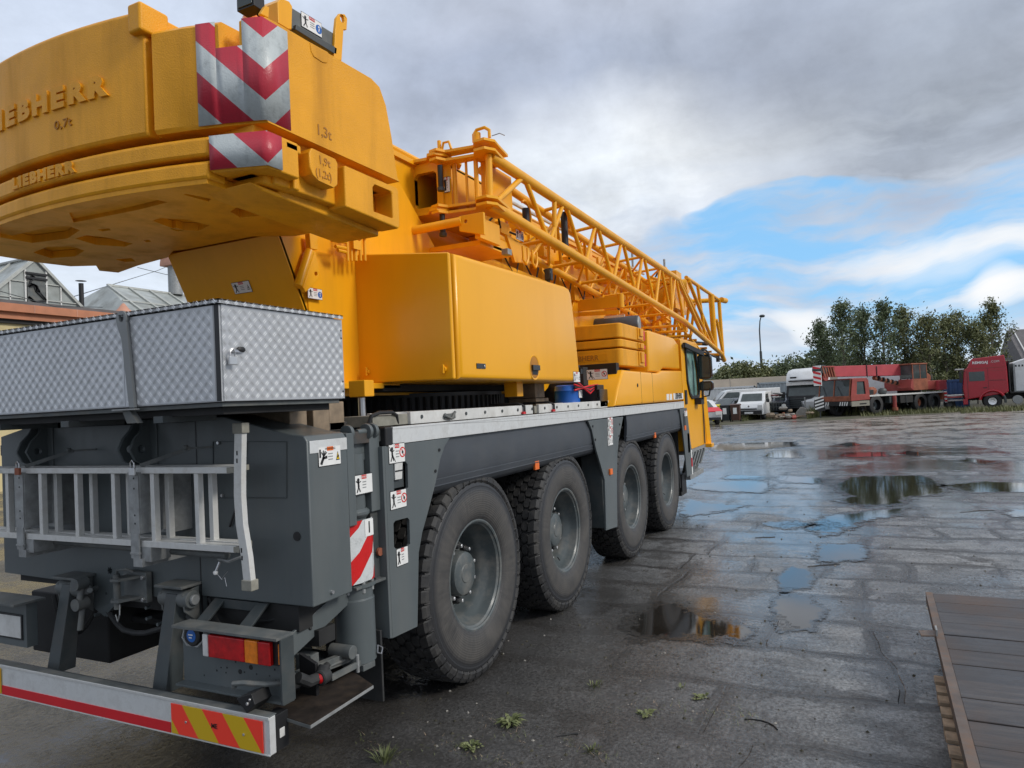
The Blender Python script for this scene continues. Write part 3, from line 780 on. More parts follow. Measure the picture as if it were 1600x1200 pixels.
# ---- diamond-plate tool box
def tread(b, org, U, V, w, h, pitch=.0285, m='lug_metal'):
    """raised pairs of slim lugs, alternate direction"""
    U = Vector(U).normalized(); V = Vector(V).normalized(); N = U.cross(V); org = Vector(org)
    nx = int(w / pitch); ny = int(h / pitch)
    for i in range(nx + 1):
        for j in range(ny + 1):
            s = 1 if (i + j) % 2 else -1
            cx_ = (i + .5) * w / (nx + 1); cy_ = (j + .5) * h / (ny + 1)
            d = (U + V * s).normalized(); e = N.cross(d)
            for k in (-1, 1):
                c = org + U * cx_ + V * cy_ + e * k * .0042
                L, W, H = .0138, .0021, .0018
                p = [c - d * L, c - d * L * .5 - e * W, c + d * L * .5 - e * W, c + d * L, c + d * L * .5 + e * W, c - d * L * .5 + e * W]
                t = [c - d * L * .6 + N * H, c + d * L * .6 + N * H]
                b.add(p + t, [(0, 1, 6), (1, 2, 7, 6), (2, 3, 7), (3, 4, 7), (4, 5, 6, 7), (5, 0, 6)], m)
X0, X1 = 2.10, 2.88
b = MB().box(X0 + .003, X1 - .012, YR + .003, YL + .1, 1.912, 2.315, 'tread_plate')
b.box(X0 + .03, X1 - .02, YR + .03, YL, 2.315, 2.325, 'black')
tb = b.build('tool_box', crane, .003)
b = MB().box(X0, X0 + .003, YR + .035, 2.925, 1.918, 2.312, 'tread_plate'); tread(b, (X0, 2.915, 1.92), UYm, UZ, 2.915 - YR - .045, .385)
b.build('rear_plate', tb, smooth=False, weld=False)
b = MB().box(X0, X0 + .003, 2.928, YL + .1, 1.918, 2.312, 'tread_plate'); tread(b, (X0, YL + .08, 1.92), UYm, UZ, YL + .08 - 2.935, .385)
b.build('rear_plate', tb, smooth=False, weld=False)
b = MB().box(X0 + .012, X1, YR, YR + .003, 1.915, 2.315, 'tread_plate'); b.box(X0 + .002, X0 + .008, YR + .004, YR + .03, 1.915, 2.315, 'black'); tread(b, (X0 + .04, YR, 1.92), UX, UZ, .735, .385)
b.box(X0 + .012, X0 + .034, YR - .002, YR, 1.915, 2.315, 'tread_plate'); tread(b, (X0 + .014, YR - .002, 1.92), UX, UZ, .012, .385)
for z in (1.95, 2.0, 2.22, 2.26): b.cyl((X1 - .012, YR, z), (X1 - .012, YR - .003, z), .005, 'black', 6)
dr = b.build('door', tb, smooth=False, weld=False)
p = at(366, 551, y=YR)
b = MB().box(p.x - .02, p.x + .03, YR - .012, YR, p.z, p.z + .012, 'steel').ball((p.x + .03, YR - .008, p.z + .014), .016, 'black', 8, 1.6, .5, .9); b.build('hasp', dr, .001)
b = MB().box(X0 - .012, X1 - .005, YR - .012, YL + .12, 2.330, 2.336, 'tread_plate').box(X0 - .012, X0 - .008, YR - .012, YL + .12, 2.320, 2.336, 'tread_plate').box(X0 - .012, X1 - .005, YR - .012, YR - .008, 2.318, 2.336, 'tread_plate')
tread(b, (X0 - .0125, YL + .1, 2.3205), UYm, UZ, YL + .1 - YR, .012, .024); tread(b, (X0, YR - .0125, 2.3195), UX, UZ, .76, .012, .024)
b.build('lid', tb, smooth=False, weld=False)
b = MB().box(X0 + .02, X1 - .02, YR + .02, YL, 1.892, 1.91, 'grey_dusty').box(X0 + .06, X1 - .05, YR + .06, YL, 1.86, 1.892, 'underbody')  # lower near-black box paints the shadow gap below the tool box
for yy in (3.35, 4.1, 3.9, 2.7): b.box(X0 + .01, X0 + .3, yy, yy + .06, 1.835, 1.865, 'grey_dark')
b.box(2.90, 3.0, 2.7, 4.8, 1.80, 1.86, 'underbody')
b.build('base_frame', tb, .002)
# big flat spanner-shaped bracket in front of the box
c = at(190, 498, x=2.085); 
o = [(-c.y + .036 * math.cos(q), c.z + .036 * math.sin(q)) for q in [math.radians(a) for a in range(-30, 216, 20)]]
bt = at(207, 637, x=2.085); o2 = [(-c.y - .03, c.z - .03), (-c.y - .004, c.z - .09), (-bt.y - .020, bt.z), (-bt.y + .016, bt.z), (-c.y + .034, c.z - .02)]
b = MB().plate(o + o2, [[(-c.y + .016 * math.cos(q), c.z + .016 * math.sin(q)) for q in [2 * PI * k / 14 for k in range(14)]]], (2.082, 0, 0), UYm, UZ, .014, 'spanner_grey')
b.box(2.07, 2.099, -0 + 2.83, 2.98, 1.898, 1.905, 'galvanised').prism([(2.085, 2.93, 1.898), (2.085, 2.88, 1.898), (2.085, 2.83, 1.84), (2.085, 2.90, 1.84)], (.03, 0, 0), 'grey_dusty')
b.build('lifting_eye', crane, .002)
# ---- counterweight
def station(y, ztop, xf_pts, z0=3.18, r=.02):
    x = xr(y)
    return [Vector((x + r * .6, y, z0)), Vector((x, y, z0 + r)), Vector((x, y, ztop - r)), Vector((x + r, y, ztop))] + [Vector((a, y, min(z, ztop + .03))) for a, z in xf_pts] + [Vector((3.46, y, z0))]
side = [(at(u, v, y=YR).x, at(u, v, y=YR).z) for u, v in ((435, 37), (533, 95), (580, 122), (593, 136), (603, 165), (612, 215), (621, 278))]
def wblock(ys, name, z0=3.18, front=side):
    secs = [station(y, t, front, z0) for y, t in ys]
    b = MB().loft(secs, 'yellow_cast')
    return b.build(name, crane, .012, seg=3, ang=30)
def px_y(u, v, z=3.67): return at(u, v, z=z).y
ctr = [(YR, 3.672), (2.435, 3.672), (2.437, 3.545), (2.530, 3.545), (2.532, 3.672), (2.70, 3.675), (2.865, 3.675)]
wa = wblock(ctr, 'counterweight_block')
flat = [(2.9, 3.79), (3.3, 3.79), (3.38, 3.6), (3.40, 3.5), (3.41, 3.4), (3.42, 3.3), (3.44, 3.25)]
wb = wblock([(2.905 + (4.305 - 2.905) * k / 14, 3.79) for k in range(15)], 'counterweight_block', front=flat)
wblock([(4.345, 3.675), (4.6, 3.675), (4.88, 3.672)], 'counterweight_block', front=flat[:0] + [(p[0], min(p[1], 3.67)) for p in flat])
MB().box(2.30, 3.4, 2.86, 2.91, 3.185, 3.6, 'yellow_cast').build('joint_strip', crane, .01)
MB().box(2.30, 3.40, 4.30, 4.35, 3.185, 3.6, 'yellow_cast').build('joint_strip', crane, .01)
MB().box(2.20, 2.36, 2.875, 2.965, 3.66, 3.80, 'yellow_cast').build('locating_lug', crane, .015, seg=3)
# second tier
def tier(ys, z0, z1, name, off=0, xf=3.35, m='yellow_cast', bev=.015):
    S = []
    for y in ys:
        x = xr(y) + off
        S.append([Vector((x + .01, y, z0)), Vector((x, y, z0 + .015)), Vector((x, y, z1 - .015)), Vector((x + .015, y, z1)), Vector((xf, y, z1)), Vector((xf, y, z0))])
    return MB().loft(S, m).build(name, crane, bev, seg=3, ang=30)
def lin(a, c, n): return [a + (c - a) * k / n for k in range(n + 1)]
t2 = tier(lin(2.60, 4.61, 18), 3.05, 3.145, 'counterweight_ring')
tier([2.335, 2.45, 2.60], 2.972, 3.145, 'counterweight_corner', xf=2.62)
tier([4.61, 4.75, 4.875], 2.972, 3.145, 'counterweight_corner', xf=2.62)
tier(lin(2.605, 4.605, 18), 2.945, 3.032, 'counterweight_base', xf=2.42, bev=.008)
MB().box(2.40, 3.40, 2.40, 4.81, 3.10, 3.19, 'yellow_cast').box(2.43, 3.35, 2.45, 4.76, 2.972, 3.11, 'yellow_cast').box(2.75, 3.33, 2.45, 2.62, 2.93, 3.11, 'yellow_cast').build('counterweight_core', crane, .01)
# underside plate with pockets
def zz(u, v): p = at(u, v, z=2.935); return (p.x, -p.y)
def oval(pts): return [zz(*p) for p in pts]
hs = [oval([(0, 352), (60, 353), (105, 350), (125, 357), (105, 370), (50, 377), (0, 368)]), oval([(108, 330), (218, 303), (262, 313), (215, 325), (115, 345)]),
      oval([(238, 342), (250, 338), (290, 340), (328, 350), (310, 358), (275, 356)]), oval([(117, 370), (135, 365), (165, 368), (207, 378), (195, 383), (150, 380)]),
      oval([(52, 392), (75, 383), (110, 382), (132, 389), (118, 398), (80, 401)]), oval([(152, 356), (170, 354), (173, 357), (160, 359)]),
      oval([(180, 403), (205, 401), (212, 406), (195, 407)]), oval([(286, 301), (292, 300), (330, 308), (325, 312)]), oval([(340, 301), (348, 299), (354, 302), (346, 304)]),
      oval([(360, 328), (368, 322), (430, 320), (440, 328), (400, 335), (375, 337)]), oval([(265, 355), (275, 353), (288, 357), (278, 359)]),
      oval([(224, 373), (232, 372), (236, 375), (228, 376)])]
out = []
for k in range(19): y = 2.62 + (4.76 - 2.62) * k / 18; out.append((xr(min(y, 4.6)) + .012, -y))
out += [zz(0, 398), zz(60, 408), zz(110, 414), zz(150, 413), zz(155, 421), zz(185, 424), zz(215, 413), zz(262, 400), zz(270, 390), (3.16, -3.75), (3.16, -3.2), (3.30, -3.0), (3.33, -2.5), (2.75, -2.5), (2.6, -2.62)]
b = MB().plate(out, hs, (0, 0, 2.925), (1, 0, 0), (0, -1, 0), .045, 'yellow_cast')
b.build('counterweight_underside', crane, .003)
# right flank of the lower weight
b = MB()
b.box(2.60, 3.36, 2.45, 2.62, 2.90, 3.14, 'yellow_cast').box(2.52, 2.97, 2.40, 2.47, 2.935, 3.06, 'yellow_cast').box(2.48, 2.80, 2.42, 2.64, 2.932, 2.98, 'yellow_cast').box(2.50, 2.64, 2.39, 2.6, 3.0, 3.13, 'yellow_cast')
b.prism([(2.42, 2.45, 2.93), (3.40, 2.45, 2.90), (3.40, 2.45, 2.86), (2.50, 2.45, 2.905)], (0, .3, 0), 'yellow_cast')
b.box(2.62, 2.66, 2.37, 2.47, 2.93, 3.12, 'yellow_cast').box(2.53, 2.64, YR + .005, 2.5, 3.095, 3.14, 'yellow_cast')
fl = b.build('counterweight_flank', crane, .014, seg=3)
# front block with pocket
o = pxz((539, 262), (543, 258), (617, 290), (621, 294), (622, 342), (617, 349), (583, 331), (580, 324), (541, 312))
hp = pxz((584, 290), (590, 286), (608, 296), (612, 303), (612, 341), (584, 329))
x0 = o[0][0]
b = MB()
oz = [(2.955, 3.135), (3.435, 3.135), (3.44, 3.10), (3.44, 2.93), (3.40, 2.88), (3.17, 2.885), (3.16, 2.93), (2.955, 2.95)]
oz = [(2.955, 3.135), (3.43, 3.135), (3.445, 3.12), (3.445, 2.915), (3.43, 2.895), (2.955, 2.915)]
b.plate(oz, [[(3.20, 3.085), (3.215, 3.10), (3.365, 3.10), (3.38, 3.085), (3.38, 2.945), (3.20, 2.945)]], (0, YR, 0), UX, UZ, .13, 'yellow_cast')
b.box(2.955, 3.44, YR + .13, YR + .3, 2.90, 3.13, 'yellow_cast')
b.build('counterweight_foot', crane, .012, seg=3)
o = pxz((482, 238), (486, 231), (524, 249), (527.5, 256), (527.5, 289), (522, 294), (496, 282), (487, 272), (483, 260))
b = MB().plate(o, [], (0, YR - .004, 0), UX, UZ, .14, 'yellow_cast'); tab = b.build('weight_tab', crane, .008, seg=3)
b = MB()
p = at(507, 253, y=YR - .0055); b.text('1,9t', p, UX, (-.08, 0, 1), .058, .0012, 'yellow_dark', .0006)
p = at(506, 273, y=YR - .0055); b.text('(1,2t)', p, UX, (-.08, 0, 1), .056, .0012, 'yellow_dark', .0006)
b.build('weight_marking', tab, smooth=False)
b = MB().text('1,3t', at(506, 207, y=YR - .001), UX, UZ, .075, .0012, 'yellow_dark', .0008); b.build('weight_marking', wa, smooth=False)
# embossed lettering following the curve
def curved_text(txt, yc, z, size, step, ext, m, bold, widths=None):
    b = MB(); n = len(txt); tot = sum(widths) * step; yy = yc + tot / 2
    for ch, w in zip(txt, widths):
        y = yy - w * step / 2; yy -= w * step
        dx = (xr(y + .01) - xr(y - .01)) / .02
        b.text(ch, (xr(y) - .002, y, z), Vector((-dx, -1, 0)), UZ, size, ext, m, bold, sx=1.32)
    return b
W8 = (1, .62, 1.0, 1.1, 1.2, 1.0, 1.12, 1.12)
curved_text('LIEBHERR', 3.61, 3.452, .132, .121, .009, 'yellow_cast', .0085, W8).build('embossed_lettering', wb, ang=30)
curved_text('0,7t', 3.42, 3.325, .06, .040, .003, 'yellow_dark', .0, (1, .6, .9, .7)).build('weight_marking', wb, ang=30)
curved_text('LIEBHERR', 3.60, 3.098, .074, .0625, .006, 'yellow_cast', .005, W8).build('embossed_lettering', t2, ang=30)
# chevron sheets
def csheet(y0, y1, z0, z1, x1, name, notch=False):
    b = MB(); n = 10
    ys = lin(YR, y1, n)
    for k in range(n):
        a, c = ys[k], ys[k + 1]
        top = z1
        if notch and 2.43 < (a + c) / 2 < 2.535: top = 3.54
        xa, xb = xr(a) - .003, xr(c) - .003
        b.add([(xa, a, z0), (xb, c, z0), (xb, c, top), (xa, a, top)], [(0, 1, 2, 3)], 'chevron')
    b.add([(xr(YR) - .003, YR, z0), (xr(YR) - .003, YR, z1), (x1, YR - .003, z1), (x1, YR - .003, z0)], [(0, 1, 2, 3)], 'chevron')
    o = b.build(name, crane, ang=20)
    sm = o.modifiers.new('t', 'SOLIDIFY'); sm.thickness = .002; sm.offset = -1
    return o
csheet(YR, 2.638, 3.188, 3.664, 2.565, 'chevron_plate', True)
csheet(YR, 2.592, 2.98, 3.138, 2.50, 'chevron_plate')

# things on top of the counterweight
MB().lathe([(0, .055), (.03, .055), (.035, .05), (.09, .047), (.115, .03), (.12, 0)], (2.62, 2.60, 3.74), (0, 0, 1), 'beacon', 20).cyl((2.62, 2.60, 3.6), (2.62, 2.60, 3.74), .03, 'black', 12).build('beacon_light', crane)
p = at(388, 5, x=2.5)
b = MB().box(p.x - .02, p.x + .05, p.y - .055, p.y + .055, p.z - .035, p.z + .07, 'black').box(p.x - .026, p.x - .02, p.y - .045, p.y + .045, p.z - .025, p.z + .06, 'glass_dark')
b.tube([p + Vector((.05, 0, -.02)), p + Vector((.07, -.04, -.09)), p + Vector((.08, -.07, -.12))], .008, 'black', 6)
b.prism([at(408, 20, y=2.38), at(415, 9, y=2.38), at(421, 11, y=2.38), at(420, 28, y=2.38), at(408, 22, y=2.38)], (0, .02, 0), 'yellow_paint')
b.build('work_light', crane, .006)
yb = 2.55
b = MB()
b.prism([at(u, v, y=yb) for u, v in ((434, 3), (440, -3), (452, 2), (457, 10), (456, 46), (450, 45), (435, 36))], (0, .16, 0), 'yellow_paint')
b.build('end_bracket', crane, .004); b = MB()
b.plate([(at(u, v, y=yb).x, at(u, v, y=yb).z) for u, v in ((526, 28), (531, 21), (539, 22), (543, 29), (542, 47), (537, 46), (534, 95), (522, 92), (524, 48))],
        [[(at(535, 29.5, y=yb).x + .018 * math.cos(q), at(535, 29.5, y=yb).z + .022 * math.sin(q)) for q in [2 * PI * k / 12 for k in range(12)]]], (0, yb, 0), UX, UZ, .02, 'yellow_paint')
b.build('end_bracket', crane, .004)
pa, pb = [at(456, 12, y=yb + .02), at(456, 44, y=yb + .02)], [at(528, 56, y=yb + .02), at(526, 84, y=yb + .02)]
b = MB().prism([pa[0], pb[0], pb[1], pa[1]], (0, .12, 0), 'grey_dusty')
b.prism([at(463, 38, y=yb), at(527, 75, y=yb), at(526, 86, y=yb), at(462, 46, y=yb)], (0, .03, 0), 'grey_dark')
hb = b.build('winch_guard', crane, .004)
q0, q1 = at(472, 36, y=yb + .018), at(503, 47, y=yb + .018)
sticker(hb, (q0 + q1) / 2 + Vector((-.005, 0, .008)), pb[0] - pa[0], UZ, .165, .085, 'blue')
b = MB().plate([(at(u, v, y=YR - .002).x, at(u, v, y=YR - .002).z) for u, v in ((484, 66), (513, 82), (511, 99), (505, 98), (490, 88), (486, 80))], [], (0, YR - .004, 0), UX, UZ, .02, 'yellow_cast'); b.build('pocket_cover', wa, .004)

# ---- slewing tower
tx = lambda z: 3.27 + .48 * (2.93 - z)
def on_slope(u, v):
    z = 2.6
    for _ in range(12): z = at(u, v, x=tx(z) - .007).z
    return at(u, v, x=tx(z) - .007)
b = MB()
o = [(tx(2.99) + .002, 2.99), (tx(1.95) + .002, 1.95), (6.9, 1.95), (6.9, 2.45), (5.6, 2.85), (5.25, 3.05), (4.62, 3.60), (3.9, 3.7), (3.35, 3.62), (3.1, 3.3)]
for y in (3.10, 4.04): b.plate(o, [], (0, y, 0), UX, UZ, .03, 'yellow_paint')
b.build('tower_side_plate', crane, .003)
b = MB().prism([(tx(2.95) - .003, 3.10, 2.95), (tx(1.95) - .003, 3.10, 1.95), (tx(1.95) - .003, 4.07, 1.95), (tx(2.95) - .003, 4.07, 2.95)], (.03, 0, 0), 'yellow_paint')
rp = b.build('tower_rear_plate', crane, .003)
z = 2.575
sticker(rp, on_slope(378, 449), (0, -1, 0), (-.48, 0, 1), .155, .078, 'tri')
sticker(crane, at(492, 459, y=3.065), UX, UZ, .135, .07, 'blue')
b = MB().box(4.0, 6.6, 2.9, 4.3, 1.97, 2.02, 'underbody').box(3.78, 6.8, 3.14, 4.0, 1.96, 2.2, 'underbody')  # frame boxes coloured near-black, painting the dark void under the cabinet
q = at(577, 606, y=2.62)
b.box(5.30, 5.42, 2.50, 2.62, 1.90, 2.02, 'yellow_paint').cyl((q.x, 2.68, 1.76), (q.x, 2.68, 1.93), .022, 'steel', 10).box(q.x - .045, q.x + .05, 2.62, 2.74, 1.93, 2.03, 'yellow_paint').box(3.2, 4.2, 2.9, 3.2, 1.99, 2.03, 'yellow_paint')
b.build('turntable_frame', crane, .006)
b = MB().cyl((5.3, YC, 1.74), (5.3, YC, 1.96), .86, 'black', 48)
for k in range(90):
    a = 2 * PI * k / 90; b.box(5.3 + .865 * math.cos(a) - .012, 5.3 + .865 * math.cos(a) + .012, YC + .865 * math.sin(a) - .012, YC + .865 * math.sin(a) + .012, 1.80, 1.93, 'underbody')
b.build('slewing_ring', crane)
# lug plate + pipes on the tower
lug = [(at(u, v, y=3.04).x, at(u, v, y=3.04).z) for u, v in ((486, 391), (491, 393), (498, 424), (497, 436), (476, 457), (472, 450), (481, 420))]
q = at(492, 428, y=3.04)
b = MB().plate(lug, [[(q.x + .013 * math.cos(a), q.z + .013 * math.sin(a)) for a in [2 * PI * k / 12 for k in range(12)]]], (0, 3.03, 0), UX, UZ, .03, 'yellow_paint')
b.cyl(at(484, 392, y=3.05), at(466, 448, y=3.05), .03, 'yellow_paint', 14)
b.prism([at(476, 366, y=3.07), at(489, 368, y=3.07), at(489, 392, y=3.07), at(478, 390, y=3.07)], (0, -.04, 0), 'yellow_paint')
b.build('tower_lug', crane, .004)
b = MB()
for k, u in enumerate((541, 547, 553, 561, 568)):
    p, q = at(u, 350, y=2.98), at(u + 1, 396, y=2.98); q = Vector((p.x, p.y, q.z - .05)); b.tube([p, q], .011 if k != 2 else .016, 'yellow_paint', 8)
b.bar(at(538, 369, y=2.965), at(572, 371, y=2.965), .02, .02, 'yellow_paint'); b.box(at(560, 384, y=2.95).x - .05, at(560, 384, y=2.95).x + .03, 2.95, 2.97, at(560, 390, y=2.95).z, at(560, 376, y=2.95).z, 'yellow_paint')
for v in (375, 385, 391): b.tube([at(518 + (v - 375) * .6, v, y=2.97), at(540, v + 3, y=2.97)], .012, 'yellow_paint', 8)
b.build('hydraulic_pipes', crane)
MB().box(3.5, 4.0, 3.09, 3.12, 2.0, 2.9, 'yellow_paint').build('tower_web', crane)

# ---- winch / engine cabinet
o = [(4.072, 2.022), (6.372, 2.018), (6.345, 2.25), (6.31, 2.50), (6.265, 2.74), (6.235, 2.855), (6.19, 2.895), (6.11, 2.905), (4.20, 2.872), (4.072, 2.866)]
cy1 = 3.19
S = []
for y, d in ((YR + .03, 0), (YR + .008, .006), (YR, .03)):
    pass
b = MB()
def inset(pts, d):
    c = Vector((sum(p[0] for p in pts) / len(pts), 0, sum(p[1] for p in pts) / len(pts))); r = []
    n = len(pts)
    for i in range(n):
        p0, p1, p2 = Vector(pts[i - 1]), Vector(pts[i]), Vector(pts[(i + 1) % n])
        e1 = (p1 - p0).normalized(); e2 = (p2 - p1).normalized()
        n1 = Vector((-e1.y, e1.x)); n2 = Vector((-e2.y, e2.x)); bb = (n1 + n2).normalized(); r.append(p1 + bb * d / max(.4, bb.dot(n1)))
    return r
o2 = [(a, c) for a, c in o]
S = []
for k in range(7):
    a = PI / 2 * k / 6; R_ = .04
    ii = inset(o2, R_ * (1 - math.sin(a))); S.append([Vector((p[0], YR + R_ * (1 - math.cos(a)), p[1])) for p in ii])
S = S[::1]
S.append([Vector((p[0], cy1, p[1])) for p in o2])
b.loft(S, 'yellow_hood')
cab = b.build('winch_cabinet', crane, ang=50)
b = MB().box(3.995, 4.025, YR + .006, cy1, 2.025, 2.86, 'yellow_paint')
b2 = MB().prism([(3.99, YR + .004, 2.022), (3.99, cy1, 2.035), (3.99, cy1, 2.955), (3.99, YR + .004, 2.857)], (.035, 0, 0), 'yellow_hood')
rpn = b2.build('cabinet_rear_panel', cab, .012, seg=3)
MB().box(4.02, 4.13, YR + .07, cy1 - .02, 2.03, 2.85, 'black').build('panel_gap', cab)
b = MB()
for u, v in ((575, 581), (695, 577)):
    p = at(u, v, x=3.99); b.cyl(p, p - Vector((.02, 0, 0)), .018, 'yellow_paint', 10).box(p.x - .03, p.x - .012, p.y - .007, p.y + .007, p.z - .028, p.z + .03, 'yellow_paint')
b.build('turn_latch', rpn, .003)
b = MB()
p = at(752, 572, y=YR - .002); b.box(p.x - .07, p.x + .06, YR - .006, YR, p.z - .018, p.z + .018, 'black_gloss').cyl((p.x + .04, YR - .006, p.z), (p.x + .04, YR - .010, p.z), .010, 'steel', 10)
p = at(911, 581, y=YR); b.box(p.x - .07, p.x - .02, YR - .004, YR, p.z - .02, p.z + .03, 'black')
b.build('lock_plate', cab, .003)
p = at(835, 574, y=YR)
b = MB()
b.lathe([(-.001, .105), (-.004, .10), (-.002, .092), (.0, .09)], p, (0, 1, 0), 'yellow_hood', 28)
b.lathe([(-.0015, .09), (-.0015, .0)], p, (0, 1, 0), 'yellow_dark', 24).box(p.x - .05, p.x + .06, YR - .004, YR - .002, p.z - .06, p.z - .02, 'black')  # flat disc in darker yellow paints the shade of the handle recess
b.box(p.x - .065, p.x + .075, YR - .02, YR - .003, p.z - .025, p.z + .018, 'black_gloss')
b.build('door_handle', cab, .003)
sticker(cab, at(901, 589, y=YR - .002), UX, UZ, .17, .10, 'tri')

# ---- boom
def bsec(x, w, zt, zb, yc=3.6):
    h = w / 2; zm = zb + (zt - zb) * .45
    pts = [(yc - h + .03, zt), (yc - h, zt - .03), (yc - h, zm)]
    for k in range(1, 8):
        a = PI * k / 8; pts.append((yc - h * math.cos(a), zm - (zm - zb) * math.sin(a)))
    pts += [(yc + h, zm), (yc + h, zt - .03), (yc + h - .03, zt)]
    return [Vector((x, y, z)) for y, z in pts]
b = MB()
b.loft([bsec(3.45, .80, 3.92, 3.13), bsec(11.6, .80, 3.90, 3.10)], 'yellow_paint')
b.loft([bsec(11.6, .72, 3.86, 3.14), bsec(12.0, .72, 3.86, 3.14)], 'yellow_paint').loft([bsec(12.0, .64, 3.82, 3.18), bsec(12.4, .64, 3.82, 3.18)], 'yellow_paint')
for x in (11.5, 11.9, 12.35): b.loft([bsec(x, .86, 3.94, 3.08), bsec(x + .06, .86, 3.94, 3.08)], 'yellow_paint')
b.box(12.4, 14.6, 3.35, 3.38, 3.1, 3.8, 'yellow_paint').box(12.4, 14.6, 3.82, 3.85, 3.1, 3.8, 'yellow_paint')
boom = b.build('telescopic_boom', crane, .006, ang=40)
b = MB()
for x, z, r in ((13.9, 3.78, .2), (14.3, 3.2, .22), (13.2, 3.85, .12)): b.cyl((x, 3.40, z), (x, 3.80, z), r, 'yellow_paint', 24).cyl((x, 3.45, z), (x, 3.75, z), r + .02, 'grey_dark', 24)
b.build('head_sheaves', boom, .004)
b = MB()
for k in range(8):
    x = 4.4 + k * .95; b.box(x, x + .03, 3.17, 3.2, 3.55, 3.9, 'yellow_paint')
b.box(4.0, 11.5, 3.17, 3.20, 3.86, 3.90, 'yellow_paint')
b.build('boom_stiffener', boom)
b = MB().tube([(6.2, 3.14, 3.975), (12.0, 3.14, 3.965)], .022, 'white_dirty', 8).tube([(4.6, 3.24, 3.95), (12.0, 3.24, 3.94)], .03, 'yellow_paint', 8)
b.build('boom_conduit', crane)
b = MB().cyl((4.9, 3.58, 2.5), (8.6, 3.58, 3.1), .16, 'yellow_paint', 24).cyl((8.3, 3.58, 3.05), (9.3, 3.58, 3.22), .11, 'steel', 20)
b.build('luffing_cylinder', crane)
b = MB()
b.cyl((7.0, 3.0, 2.25), (7.0, 4.2, 2.25), .3, 'yellow_paint', 24)
b.prism([(5.6, 2.98, 2.55), (7.6, 2.98, 2.35), (7.9, 2.98, 2.75), (7.2, 2.98, 3.05), (5.8, 2.98, 3.1)], (0, .04, 0), 'yellow_paint')
b.prism([(8.0, 3.05, 2.75), (9.6, 3.05, 2.75), (9.4, 3.05, 3.15), (8.3, 3.05, 3.15)], (0, .9, 0), 'yellow_paint')
b.build('winch_frame', crane, .01)

# ---- lattice jib
def RU(x): return Vector((x, 2.5, 3.825 - (x - 5) * .010))
def RL(x): return Vector((x, 2.5, 3.425 - (x - 5) * .048)) if x < 12 else Vector((x, 2.5, 3.09 - (x - 12) * .108))
def LU(x): return Vector((x, 2.72 + (x - 6) * .045, 3.80 - (x - 5) * .010))
def LL(x): return Vector((x, 2.86 + (x - 6) * .035, 3.40 - (x - 5) * .045))
b = MB()
b.tube([RU(5.0), RU(11.7)], .046, 'yellow_paint', 14).tube([RL(4.95), RL(12), RL(15.7)], .046, 'yellow_paint', 14)
b.tube([LU(5.2), LU(12.2)], .038, 'yellow_paint', 12).tube([LL(5.5), LL(15.2)], .040, 'yellow_paint', 12)
jb = b.build('jib_chords', crane, ang=50)
b = MB()
ux = [5.31, 5.72] + [6.62 + .985 * k for k in range(6)]
r = .023
b.tube([RU(6.6 - .94), RL(6.15)], r, 'yellow_paint', 8)
xl = [6.15 + .985 * k for k in range(7)]
for k in range(6):
    if ux[2 + k] < 11.8:
        b.tube([RL(xl[k] + .04), RU(ux[2 + k] - .04)], r, 'yellow_paint', 8)
        b.tube([RU(ux[2 + k] + .04), RL(xl[k + 1] - .04)], r, 'yellow_paint', 8)
        b.tube([LL(xl[k] + .45), LU(ux[2 + k] + .4)], r * .85, 'yellow_paint', 8)
        b.tube([LU(ux[2 + k] + .45), LL(xl[k + 1] + .4)], r * .85, 'yellow_paint', 8)
        b.tube([RU(ux[2 + k]), LU(ux[2 + k])], r * .85, 'yellow_paint', 8)
        b.tube([RU(ux[2 + k]), LU(ux[2 + k] + .9)], r * .7, 'yellow_paint', 8)
        b.tube([RL(xl[k]), LL(xl[k])], r * .85, 'yellow_paint', 8)
        b.tube([RL(xl[k]), LL(xl[k] + .95)], r * .7, 'yellow_paint', 8)
b.tube([RL(5.0), RU(5.62)], r * 1.1, 'yellow_paint', 8).tube([RU(5.68), RL(6.12)], r, 'yellow_paint', 8).tube([RU(6.35), RL(6.3)], r * 1.1, 'yellow_paint', 8).tube([RU(4.98), RL(4.96)], .028, 'yellow_paint', 10)
b.tube([RU(11.2), RL(11.15)], r, 'yellow_paint', 8)
jl = b.build('jib_lacing', crane, ang=50)
b = MB()
# wide end: A-frame legs and end frame
e0 = Vector((15.75, 2.5, 3.86)); e1 = Vector((15.85, 2.5, 2.68)); f0 = Vector((15.4, 3.3, 3.86)); f1 = Vector((15.6, 3.4, 2.72))
b.tube([RU(11.7), RL(13.8)], .035, 'yellow_paint', 10).tube([RU(11.9), RL(14.6)], .028, 'yellow_paint', 10).tube([Vector((12.6, 2.5, 3.85)), RL(15.0)], .035, 'yellow_paint', 10)
b.tube([Vector((12.5, 2.52, 3.90)), e0], .035, 'yellow_paint', 10).tube([e0, e1], .04, 'yellow_paint', 10).tube([e0, f0], .05, 'yellow_paint', 12).tube([f0, f1], .04, 'yellow_paint', 10).tube([e1, f1], .035, 'yellow_paint', 10)
b.tube([Vector((14.8, 2.5, 3.87)), RL(14.9)], .06, 'yellow_paint', 10).tube([Vector((13.4, 2.5, 3.88)), RL(13.9)], .03, 'yellow_paint', 8).tube([Vector((13.9, 3.2, 3.8)), Vector((14.0, 3.2, 2.9))], .05, 'yellow_paint', 8)
b.tube([RL(15.7), e1 + Vector((.15, 0, -.12))], .05, 'yellow_paint', 10).tube([Vector((15.3, 2.5, 3.4)), RL(15.9)], .03, 'yellow_paint', 8)
